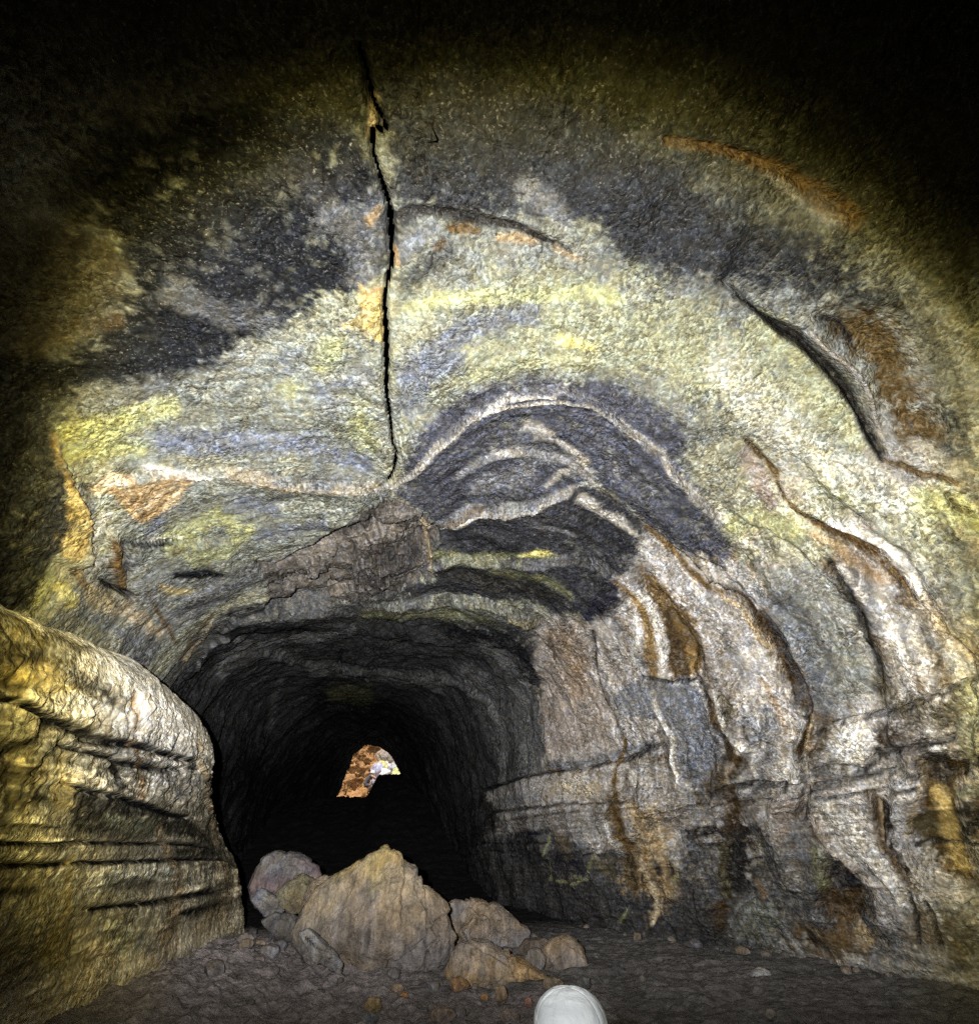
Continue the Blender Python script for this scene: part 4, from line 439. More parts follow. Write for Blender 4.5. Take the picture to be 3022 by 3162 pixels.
["L","K",.6,0,[[7.192,12.988,-21.5,19.8,2.22,26.3],[6.96,13.008,-18.6,17.0,2.26,22.6],[6.611,12.998,-24.0,21.2,3.59,28.5],[6.216,12.967,-31.4,27.6,3.43,37.0],[5.956,13.022,-37.5,33.9,3.73,44.0]],-.04,"r"],
["L","K",.7,0,[[7.342,13.128,-42.4,38.1,3.78,53.0],[7.102,13.162,-37.3,34.3,3.08,47.3],[6.724,13.125,-45.7,38.1,8.93,53.5],[6.44,13.13,-35.0,31.9,2.69,44.0],[6.082,13.122,-26.5,23.6,2.6,32.4]],-.04,"r"],
["L","KB",.8,0,[[5.515,13.02,-14.6,13.8,.926,16.8],[5.196,12.916,-12.7,11.5,1.35,14.1]],-.06,"r"],
["L","W",.8,0,[[6.461,12.575,-5.73,4.95,.897,6.5],[6.422,12.731,-5.81,5.08,.768,6.68],[6.26,12.49,-7.42,6.21,1.46,8.35]],.03,"r"],
["L","W",.5,0,[[6.707,12.711,-7.13,5.99,1.26,8.37],[6.584,12.821,-7.36,6.27,1.24,8.56]],0,"r"],
["L","PY",.7,0,[[4.816,12.359,-7.42,6.71,1.8,8.03],[4.955,12.552,-7.38,6.62,1.41,8.17],[5.172,12.798,-7.19,6.45,.863,8.28]],0,"r"],
["L","OL2",.7,0,[[5.516,12.068,-9.78,9.89,2.45,11.3],[5.625,12.288,-9.92,9.38,1.95,11.5],[5.204,12.513,-8.36,7.71,1.38,9.65],[4.914,12.354,-11.9,10.9,2.81,13.0]],0,"r"],
["F","RP2",.85,22,[5.722,12.845,5.402,12.901,5.766,13.299,6.004,13.576,6.034,13.702,6.147,13.908,6.198,14.02,6.449,13.98,6.565,13.867,6.468,13.632,6.355,13.426,6.06,13.139],-.1,[-8.04,7.18,.0905,9.91]],
["L","KB",.7,0,[[5.672,12.914,-8.33,7.61,.805,9.66],[5.792,13.127,-8.63,7.83,.658,10.4]],0,"r"],
["L","OL2",.7,0,[[6.28,13.427,-10.9,10.1,.261,14.2],[6.187,13.487,-6.79,6.34,.155,8.6],[6.134,13.546,-6.96,6.55,.142,8.62]],0,"r"],
["L","O2",.7,0,[[5.935,13.207,-11.4,10.1,.762,14.6],[5.937,13.292,-11.5,10.3,.591,14.8],[6.185,13.676,-8.89,8.12,-.0799,11.1],[6.204,13.815,-9.05,7.95,-.296,11.5]],0,"r"],
["L","T",.6,0,[[5.812,12.903,-53.2,34.8,16.6,56.8],[5.93,13.056,-47.7,36.9,9.48,54.1],[6.25,13.31,-46.6,35.4,7.69,55.6],[6.576,13.542,-46.3,35.1,6.87,55.7]],0,"r"],
["L","KB",.9,0,[[5.747,13.355,-7.22,6.58,.345,9.02],[5.627,13.372,-7.34,6.74,.262,9.14],[5.82,13.507,-7.37,6.95,.18,8.96]],0,"r"],
["L","K",.9,0,[[6.666,13.6,-52.7,32.4,13.8,58.6],[6.426,13.647,-47.1,35.0,6.72,55.2],[6.172,13.662,-53.8,32.3,14.5,58.4],[5.856,13.631,-56.2,30.8,16.8,59.9]],-.06,"r"],
["L","PG",.8,0,[[5.696,13.219,-17.8,15.9,1.04,22.4],[5.446,13.185,-18.1,16.7,.579,22.4]],0,"r"],
["L","W3",.8,0,[[6.706,13.538,-23.1,20.9,1.3,29.5],[6.661,13.616,-16.3,14.6,.362,20.8],[6.686,13.751,-13.9,12.3,-.149,17.8],[6.676,13.913,-12.2,10.3,-.282,15.2],[6.546,14.012,-15.0,12.6,-.48,18.0],[6.357,14.075,-18.4,15.3,-1.63,21.7]],.12,"r"],
["L","K",.6,0,[[6.81,13.989,-64.8,23.8,21.7,65.4],[6.595,14.072,-55.7,29.4,12.3,59.5],[6.421,14.152,-55.5,28.9,10.0,58.9]],-.05,"r"],
["F","LW",.7,50,[6.76,14.106,6.325,14.173,6.804,14.793,7.086,14.802],0,[-3.74,2.92,-.358,4.31]],
["F","TP2",.7,22,[7.025,14.091,6.866,14.172,6.861,14.326,7.09,14.648,7.36,14.697,7.412,14.544],0,[-7.87,6.15,-.861,9.19]],
["L","KB",.8,0,[[7.005,14.09,-40.7,32.9,-2.93,49.3],[7.09,14.317,-33.9,26.3,-3.52,39.4],[7.28,14.591,-41.7,31.7,-5.56,48.8]],-.06,"r"],
["L","KB",.8,0,[[6.86,14.141,-42.3,33.7,-3.2,50.7],[6.899,14.33,-34.7,27.6,-3.91,39.6],[7.035,14.597,-36.2,27.3,-3.53,40.4]],-.06,"r"],
["L","OL2",.6,0,[[6.766,14.382,-7.3,5.77,-.56,7.8],[6.82,14.625,-7.51,5.71,-.683,8.11]],0,"r"],
["F","RB2",.7,26,[8.845,14.589,8.666,14.588,8.462,14.58,8.149,14.56,7.981,14.581,7.818,14.579,7.971,14.752,8.391,14.892,8.804,14.961,8.912,14.827,9.051,14.774],0,[-5.62,4.59,-.875,6.76]],
["L","T",.8,0,[[7.973,14.597,-13.0,9.91,-1.45,15.5],[7.993,14.702,-13.1,10.1,-1.6,15.3]],0,"r"],
["L","T",.5,0,[[8.571,14.633,-43.9,34.4,-5.04,51.5],[8.64,14.771,-43.5,34.5,-4.76,51.9]],0,"r"],
["L","KB",.7,0,[[8.734,14.725,-14.2,11.8,-1.67,16.7],[8.731,14.8,-14.2,11.9,-1.89,16.8]],0,"r"],
["L","G2",.25,0,[[6.18,6.67,-2.77,28.5,16.1,-.578],[5.664,6.821,-4.13,31.3,14.7,2.91],[5.09,6.986,-5.81,34.1,17.5,2.5],[4.722,7.106,-7.05,36.1,18.2,2.18],[4.435,7.225,-8.2,37.8,19.3,4.26],[4.19,7.472,-10.4,38.5,20.5,6.99],[4.008,7.759,-12.3,39.7,20.2,7.98],[4.097,8.005,-14.1,38.1,19.8,6.55],[4.296,8.31,-15.5,36.6,20.1,11.4],[4.559,8.782,-18.1,31.9,16.6,8.55],[5.03,9.518,-19.0,28.5,15.4,10.6],[5.317,10.017,-19.6,27.7,12.3,14.2],[5.448,10.417,-20.1,27.2,11.7,18.2]],.13,"t"],
["L","G2",.25,0,[[5.79,7.251,-6.5,29.2,15.3,1.29],[5.431,7.397,-7.89,30.9,15.4,4.74],[5.191,7.544,-9.41,32.1,15.9,6.56],[5.068,7.738,-10.8,32.7,16.8,4.6],[5.119,8.017,-12.4,31.9,17.4,6.47],[5.117,8.228,-13.8,31.4,15.9,9.05],[5.206,8.433,-14.5,30.3,15.4,9.48],[5.389,8.697,-15.4,28.6,14.7,8.03]],.08,"t"],
["L","G2",.25,0,[[6.875,7.281,-4.53,24.2,14.3,.996],[6.636,7.423,-5.59,24.8,14.9,2.61],[6.41,7.568,-6.44,25.3,14.5,4.1],[6.247,7.916,-8.51,25.4,13.3,7.61],[5.932,8.242,-11.4,26.8,13.6,6.47],[5.617,8.403,-13.5,28.4,15.1,8.12],[5.449,8.496,-14.1,28.9,14.4,8.99]],.2,"t"],
["L","G2",.25,0,[[8.151,7.193,-3.6,19.7,11.8,.899],[7.555,7.565,-4.92,20.4,13.2,1.86],[7.4,8.357,-8.36,19.9,11.3,4.69],[7.128,8.874,-11.2,21.9,12.1,5.84],[6.805,9.213,-13.5,23.6,12.1,9.14],[6.881,9.618,-14.7,23.0,10.5,10.6],[7.001,9.919,-15.7,22.9,11.6,12.9]],.18,"t"],
["L","G2",.25,0,[[9.349,6.429,-.58,17.4,7.06,.0967],[8.9,7.248,-3.42,17.4,8.47,-.513],[8.72,8.003,-5.23,16.1,7.83,1.87],[8.599,8.78,-6.89,16.9,7.62,4.75],[8.709,9.418,-8.07,17.3,6.81,6.11],[8.826,9.767,-8.84,17.1,6.44,9.23]],.22,"t"],
["L","RD",.4,0,[[5.433,8.721,-15.4,28.6,14.7,8.03],[5.557,8.955,-15.8,28.2,15.1,9.41],[5.793,9.46,-16.7,26.9,12.4,9.23],[5.95,9.878,-17.2,26.0,11.7,12.4],[6.119,10.29,-17.8,25.3,10.9,17.2],[6.076,10.623,-19.1,25.2,11.3,20.1],[6.043,10.927,-19.8,25.6,9.9,21.9],[6.124,11.244,-20.8,26.6,8.9,22.7],[6.262,11.559,-21.3,25.8,6.35,23.6],[6.452,11.935,-22.9,22.5,5.85,25.3],[6.533,12.177,-23.4,21.2,5.26,25.0]],-.2,"t"],
["L","RB",.3,0,[[4.011,9.351,-22.2,32.3,17.4,11.0],[4.222,9.73,-22.8,31.5,17.0,14.9],[4.483,10.085,-22.7,30.5,16.6,17.3],[4.614,10.295,-23.0,30.0,15.4,18.2],[4.591,10.609,-24.7,30.2,14.4,20.9],[4.485,10.906,-26.1,30.9,14.2,24.3],[4.434,11.154,-27.3,31.9,13.5,28.5],[4.533,11.459,-28.1,32.2,12.2,30.1],[4.611,11.565,-27.9,31.5,11.8,30.9]],-.14,"t"],
["L","KB",.3,0,[[4.879,10.887,-24.1,29.3,13.7,23.5],[4.977,11.137,-24.5,29.9,12.5,25.9],[5.122,11.395,-24.7,30.0,11.5,27.0],[5.279,11.64,-24.7,29.1,10.1,27.4],[5.61,12.139,-24.6,24.6,5.68,28.3]],-.12,"t"],
["L","KB",.3,0,[[3.626,10.397,-29.6,35.2,18.0,22.0],[3.343,10.007,-29.1,36.5,20.0,19.2],[2.97,9.304,-26.9,39.1,24.2,13.2],[2.761,8.855,-23.2,43.7,27.1,13.9],[2.544,8.487,-23.7,45.0,27.4,11.1],[2.465,8.244,-21.6,49.0,29.1,12.4]],-.22,"t"],
["L","G2",.2,0,[[5.107,4.061,12.6,34.6,20.0,-21.0],[5.302,4.493,10.3,40.4,18.1,-13.0],[5.568,5.023,7.82,36.3,18.0,-4.95],[5.826,5.528,3.73,34.1,16.0,-4.33],[5.998,6.031,.4,30.9,17.3,-.287],[6.131,6.509,-1.96,29.0,16.5,-3.88]],.12,"t"],
["L","KB",.2,0,[[6.019,3.94,9.55,28.4,14.9,-22.3],[6.376,4.228,9.08,35.6,15.1,-17.3],[6.66,4.536,7.06,35.2,15.0,-12.1],[6.882,4.964,4.51,29.3,13.8,-7.14]],.12,"t"],
["L","O3",.3,0,[[4.278,3.99,21.2,39.5,25.8,-21.0],[4.808,3.856,15.8,30.6,21.4,-23.6],[5.113,3.843,13.8,27.7,19.8,-23.6],[5.483,3.775,10.6,26.7,17.1,-23.2],[5.813,3.592,12.2,24.5,15.9,-25.5],[5.927,3.469,11.0,24.2,14.4,-27.8]],.15,"t"],
["L","G3",.3,0,[[9.287,4.121,4.36,23.3,3.22,-12.5],[9.146,4.485,4.28,25.2,5.7,-7.32],[9.392,5.257,2.11,21.8,6.43,-1.02],[9.32,5.976,.683,19.6,6.41,-.918]],.14,"t"],
["L","G3",.4,0,[[12.366,3.769,2.97,16.1,3.38,-12.8],[11.793,4.126,2.12,20.2,2.67,-9.77],[12.331,4.501,.796,19.5,3.62,-8.96],[15.638,5.639,.219,14.9,1.94,-1.22],[16.104,6.944,-1.09,11.8,2.8,1.0],[15.42,8.446,-2.09,9.28,2.54,2.45],[14.787,9.744,-3.21,8.35,2.1,6.61],[13.953,10.661,-5.12,6.1,2.63,11.0],[13.872,11.734,-3.85,3.18,1.51,14.1]],.15,"t"],
["L","RD",.2,0,[[6.574,9.91,-16.4,24.3,11.5,12.9],[6.726,10.258,-17.0,24.2,11.0,15.0],[6.883,10.616,-17.1,23.1,9.45,18.0],[6.968,10.938,-17.5,22.8,8.14,18.7],[7.199,11.236,-17.8,21.8,5.8,19.9],[7.595,11.543,-18.5,19.5,5.66,21.0]],-.12,"t"],
["L","K",.3,0,[[8.237,10.278,-11.7,20.4,5.8,14.5],[8.716,10.63,-12.5,18.1,6.11,15.1],[9.184,11.034,-11.8,14.4,4.22,15.7],[9.378,11.34,-12.5,12.5,3.99,17.3],[9.438,11.622,-12.5,13.0,2.85,17.2],[9.55,11.952,-13.1,14.2,2.21,16.3]],-.12,"t"]]
BENCH_MARKS = [["F","BW",.8,30,[5.443,3.285,6.442,3.458,8.861,3.167,6.762,2.887,5.648,2.914,5.204,3.094],0,[2.54,1.14,.836,-6.39]],
["F","KB",.6,20,[4.374,3.414,5.067,3.371,5.392,3.187,5.164,3.089,4.622,3.207,4.239,3.256],0,[6.44,1.97,1.95,-11.3]],
["F","OL2",.75,24,[3.474,3.646,4.853,3.717,4.296,3.301,3.921,3.058,3.623,2.921,3.455,3.231],0,[7.76,.701,2.91,-9.57]],
["L","YT",.6,0,[[3.811,3.172,9.11,4.58,3.34,-13.7],[3.99,3.198,4.45,1.78,1.8,-7.52],[4.405,3.167,5.21,1.87,1.87,-9.72]],0,"r"],
["L","KB",.6,0,[[3.775,3.254,34.2,11.2,14.7,-54.2],[3.81,3.116,23.6,12.2,8.04,-34.0],[3.959,3.113,33.1,12.9,11.7,-51.8]],0,"r"],
["L","KB",.6,0,[[3.643,3.274,8.5,2.69,2.97,-11.1],[3.94,3.339,7.51,1.88,3.7,-12.8]],0,"r"],
["L","W",.7,0,[[4.439,3.09,6.01,2.86,2.18,-11.9],[4.991,3.135,8.88,3.61,1.92,-14.9],[5.385,3.023,8.1,5.28,1.89,-16.6]],0,"r"],
["L","K",.9,0,[[3.751,2.991,32.4,18.5,8.27,-39.2],[3.942,3.012,17.8,8.08,5.28,-26.0],[4.237,2.95,11.8,6.26,3.27,-19.7],[4.714,2.919,11.7,8.13,3.12,-23.6],[5.216,2.87,10.7,7.6,2.12,-21.1],[5.755,2.902,12.6,10.9,2.61,-27.7],[6.66,2.901,6.72,4.95,2.71,-24.8],[7.819,2.972,6.89,2.55,4.41,-30.6]],-.05,"r"],
["L","K",.85,0,[[4.579,2.78,29.3,31.3,6.94,-62.1],[5.092,2.773,22.5,17.4,3.95,-39.9],[5.67,2.739,14.3,15.6,2.72,-33.0],[6.614,2.748,8.5,10.0,2.45,-29.7],[8.121,2.949,8.01,3.35,5.08,-36.3]],-.04,"r"],
["L","W",.8,0,[[4.802,2.804,25.9,21.0,5.35,-48.4],[5.259,2.81,23.9,17.7,4.57,-47.0],[5.854,2.799,20.2,22.1,3.84,-45.2],[6.794,2.839,13.6,9.89,5.12,-49.1]],.02,"r"],
["F","DG2",.75,16,[4.992,2.523,5.618,2.5,6.558,2.434,8.097,2.391,9.912,2.044,7.659,2.088,5.556,2.139,5.198,2.321],0,[5.15,5.23,.326,-13.1]],
["L","K",.9,0,[[4.907,2.536,27.2,25.0,3.58,-52.2],[5.293,2.483,14.4,15.5,1.6,-31.3],[5.912,2.474,13.1,13.4,1.45,-28.9],[6.931,2.394,7.85,10.7,.511,-27.9],[8.156,2.33,8.63,9.01,.677,-31.8]],-.05,"r"],
["L","PY",.5,0,[[5.962,2.298,6.97,8.07,.395,-14.8],[6.542,2.214,5.26,5.68,.042,-13.7],[7.377,2.206,5.02,5.45,-.165,-14.9]],0,"r"],
["L","KB",.8,0,[[5.556,2.708,9.54,10.5,1.83,-23.5],[5.83,2.556,11.2,11.2,1.45,-23.3]],0,"r"],
["L","W",.6,0,[[6.722,2.66,3.27,4.14,.671,-10.3],[7.717,2.739,1.7,1.74,.615,-6.66],[7.516,2.549,3.24,4.47,.532,-11.8]],0,"r"],
["L","K",.95,0,[[4.547,2.094,48.4,32.3,12.3,-59.7],[5.128,2.08,37.3,34.5,4.12,-58.3],[5.713,2.079,30.3,30.8,-.533,-60.0],[6.606,2.053,25.9,31.2,-.721,-61.3],[7.725,2.024,20.7,18.4,-1.54,-58.4],[9.502,1.992,10.2,-2.13,1.12,-46.0]],-.05,"s"],
["L","K",.95,0,[[4.719,1.942,39.6,33.6,2.72,-57.9],[5.338,1.912,29.2,37.4,-2.74,-55.9],[5.881,1.906,30.1,30.1,-2.6,-60.9],[6.701,1.878,19.7,25.3,-3.13,-51.6],[7.868,1.844,15.5,12.3,-2.09,-44.8],[10.401,1.809,5.69,-8.56,1.12,-41.3]],-.05,"s"],
["L","KB",.6,0,[[4.427,2.201,36.6,37.2,2.21,-55.6],[4.761,2.219,36.4,32.1,3.49,-60.1],[5.198,2.204,41.5,31.3,7.61,-60.8]],0,"r"],
["L","KB",.7,0,[[4.899,1.777,22.5,24.7,-4.01,-40.2],[5.411,1.742,17.9,21.2,-3.34,-35.7]],0,"r"],
["L","KB",.6,0,[[4.288,2.329,13.9,14.4,.907,-20.3],[4.592,2.408,9.47,8.35,.72,-19.2],[5.027,2.391,13.7,10.8,1.2,-26.2]],0,"r"],
["L","KB",.6,0,[[4.017,2.641,21.6,19.2,3.59,-28.8],[4.201,2.774,14.4,11.8,2.98,-22.6],[4.315,2.884,16.2,11.4,4.53,-32.1]],0,"r"],
["L","OL2",.6,0,[[4.12,2.516,7.77,6.46,.976,-10.0],[4.491,2.581,3.97,4.89,.582,-9.14]],0,"r"],
["L","PG",.7,0,[[6.522,1.739,6.34,5.88,-1.14,-15.1],[7.384,1.722,5.37,4.4,-.94,-13.3],[8.283,1.721,6.03,4.25,-.975,-17.4]],0,"r"],
["L","DG2",.7,0,[[8.316,1.927,5.41,4.02,-.469,-16.7],[9.776,1.922,2.69,-2.27,.0996,-10.7]],0,"r"],
["L","DG2",.5,0,[[6.857,1.643,10.5,11.7,-2.52,-27.8],[7.741,1.62,9.61,7.24,-1.96,-24.4]],0,"r"],
["L","K",.85,0,[[6.385,1.511,26.2,24.7,-5.61,-51.3],[6.971,1.478,16.9,15.7,-4.23,-38.8],[7.629,1.432,14.3,9.97,-3.7,-35.0],[8.508,1.397,12.9,5.17,-3.48,-36.3],[9.705,1.378,10.3,1.08,-2.73,-29.0]],-.04,"s"],
["L","K",.75,0,[[8.416,1.244,9.04,4.06,-3.0,-23.7],[8.975,1.201,5.28,1.99,-1.9,-14.4],[10.207,1.151,5.45,1.48,-2.14,-19.5]],0,"r"],
["L","KB",.5,0,[[9.215,1.711,7.79,-.19,-1.03,-18.5],[11.33,1.726,2.36,-5.1,-.237,-12.7]],0,"r"],
["L","O3",.7,0,[[5.443,3.285,19.1,6.28,4.34,-35.9],[5.608,3.071,18.1,11.8,3.78,-35.6],[5.793,2.86,20.2,19.1,4.08,-44.8],[6.079,2.706,13.6,19.4,2.8,-37.2],[6.405,2.499,11.4,13.6,1.48,-30.7]],0,"r"],
["L","T",.8,0,[[7.97,3.305,10.2,7.4,9.79,-48.7],[8.272,2.97,9.81,3.87,6.38,-47.1],[8.878,2.68,5.78,6.74,3.71,-39.1],[10.11,2.374,4.92,-6.52,2.15,-35.1],[10.238,2.054,8.86,-14.0,.342,-39.8]],.04,"r"],
["L","T",.85,0,[[7.377,2.206,7.53,8.18,-.247,-22.3],[7.85,1.969,6.74,5.35,-.648,-19.5],[8.371,1.717,6.5,4.65,-1.04,-19.2],[8.549,1.476,6.99,3.94,-1.69,-20.0],[8.569,1.198,5.02,1.52,-1.64,-12.2],[8.387,.958,3.13,1.41,-1.34,-7.58],[8.271,.848,3.74,1.92,-1.53,-7.68]],0,"r"],
["L","T",.7,0,[[10.287,1.724,3.25,-2.76,.0133,-17.8],[10.516,1.315,2.48,-.0517,-.797,-10.6],[10.246,.886,2.04,.476,-1.03,-6.69]],0,"r"],
["L","C",.5,0,[[11.273,1.629,6.86,-11.2,-.883,-34.6],[10.841,1.167,8.86,-1.32,-3.39,-40.7]],.03,"r"],
["L","T",.6,0,[[9.755,1.03,2.65,.937,-1.14,-7.45],[9.466,.88,3.1,.998,-1.45,-7.67]],0,"r"],
["L","YT",.7,0,[[5.716,1.952,19.2,19.0,-1.04,-35.6],[6.019,1.596,15.4,16.9,-3.44,-33.2],[6.208,1.371,8.72,8.71,-2.58,-18.6],[6.132,1.224,6.67,6.81,-2.43,-14.6]],0,"r"],
["L","C",.5,0,[[6.39,1.347,4.15,4.38,-1.28,-9.02],[7.078,1.065,3.75,2.86,-1.42,-8.09],[6.922,.891,4.17,3.38,-1.81,-8.36]],0,"r"],
["L","PY",.5,0,[[7.111,1.248,4.18,3.64,-1.33,-9.55],[7.662,1.078,4.89,3.77,-1.72,-10.9]],0,"r"],
["L","G",.6,0,[[7.89,1.041,6.3,2.94,-2.28,-14.0],[8.802,.653,3.44,1.56,-1.66,-6.93],[9.814,.4,2.58,.725,-1.5,-5.9]],0,"r"],
["L","DG2",.6,0,[[11.052,.455,1.36,.824,-.73,-5.02],[11.062,.455,1.36,.824,-.73,-5.02]],0,"r"],
["L","YT",.5,0,[[4.732,2.677,6.73,6.91,1.17,-12.7],[5.056,2.354,9.13,7.35,.68,-17.5]],0,"r"]]
CRACK = [[1.293,6.173,-11.2,109.0,109.0,11.2],[1.418,6.201,-8.89,109.0,102.0,12.8],[1.616,6.236,-9.02,109.0,107.0,10.2],[1.762,6.293,-11.3,109.0,109.0,11.3],[1.809,6.232,-9.22,110.0,110.0,9.22],[1.978,6.245,-4.91,109.0,90.5,12.0],[2.141,6.284,-4.67,109.0,83.2,11.0],[2.32,6.329,-3.89,104.0,64.1,9.9],[2.516,6.351,-3.02,78.2,47.0,8.23],[2.657,6.358,-3.05,76.4,44.4,8.69],[2.861,6.369,-8.4,109.0,95.4,10.6],[3.103,6.35,-5.02,110.0,78.3,7.57],[3.32,6.349,-2.82,76.5,44.7,4.67],[3.67,6.373,-3.8,78.9,44.7,5.99],[4.058,6.4,-3.13,66.2,36.1,3.8],[4.394,6.414,-2.92,58.8,30.2,1.92],[4.831,6.473,-6.57,103.0,49.2,-2.87],[5.284,6.532,-5.96,110.0,91.8,2.93],[5.425,6.584,-6.23,110.0,110.0,6.23],[5.789,6.592,-6.08,110.0,110.0,6.08],[5.999,6.556,-.827,110.0,110.0,.827]]
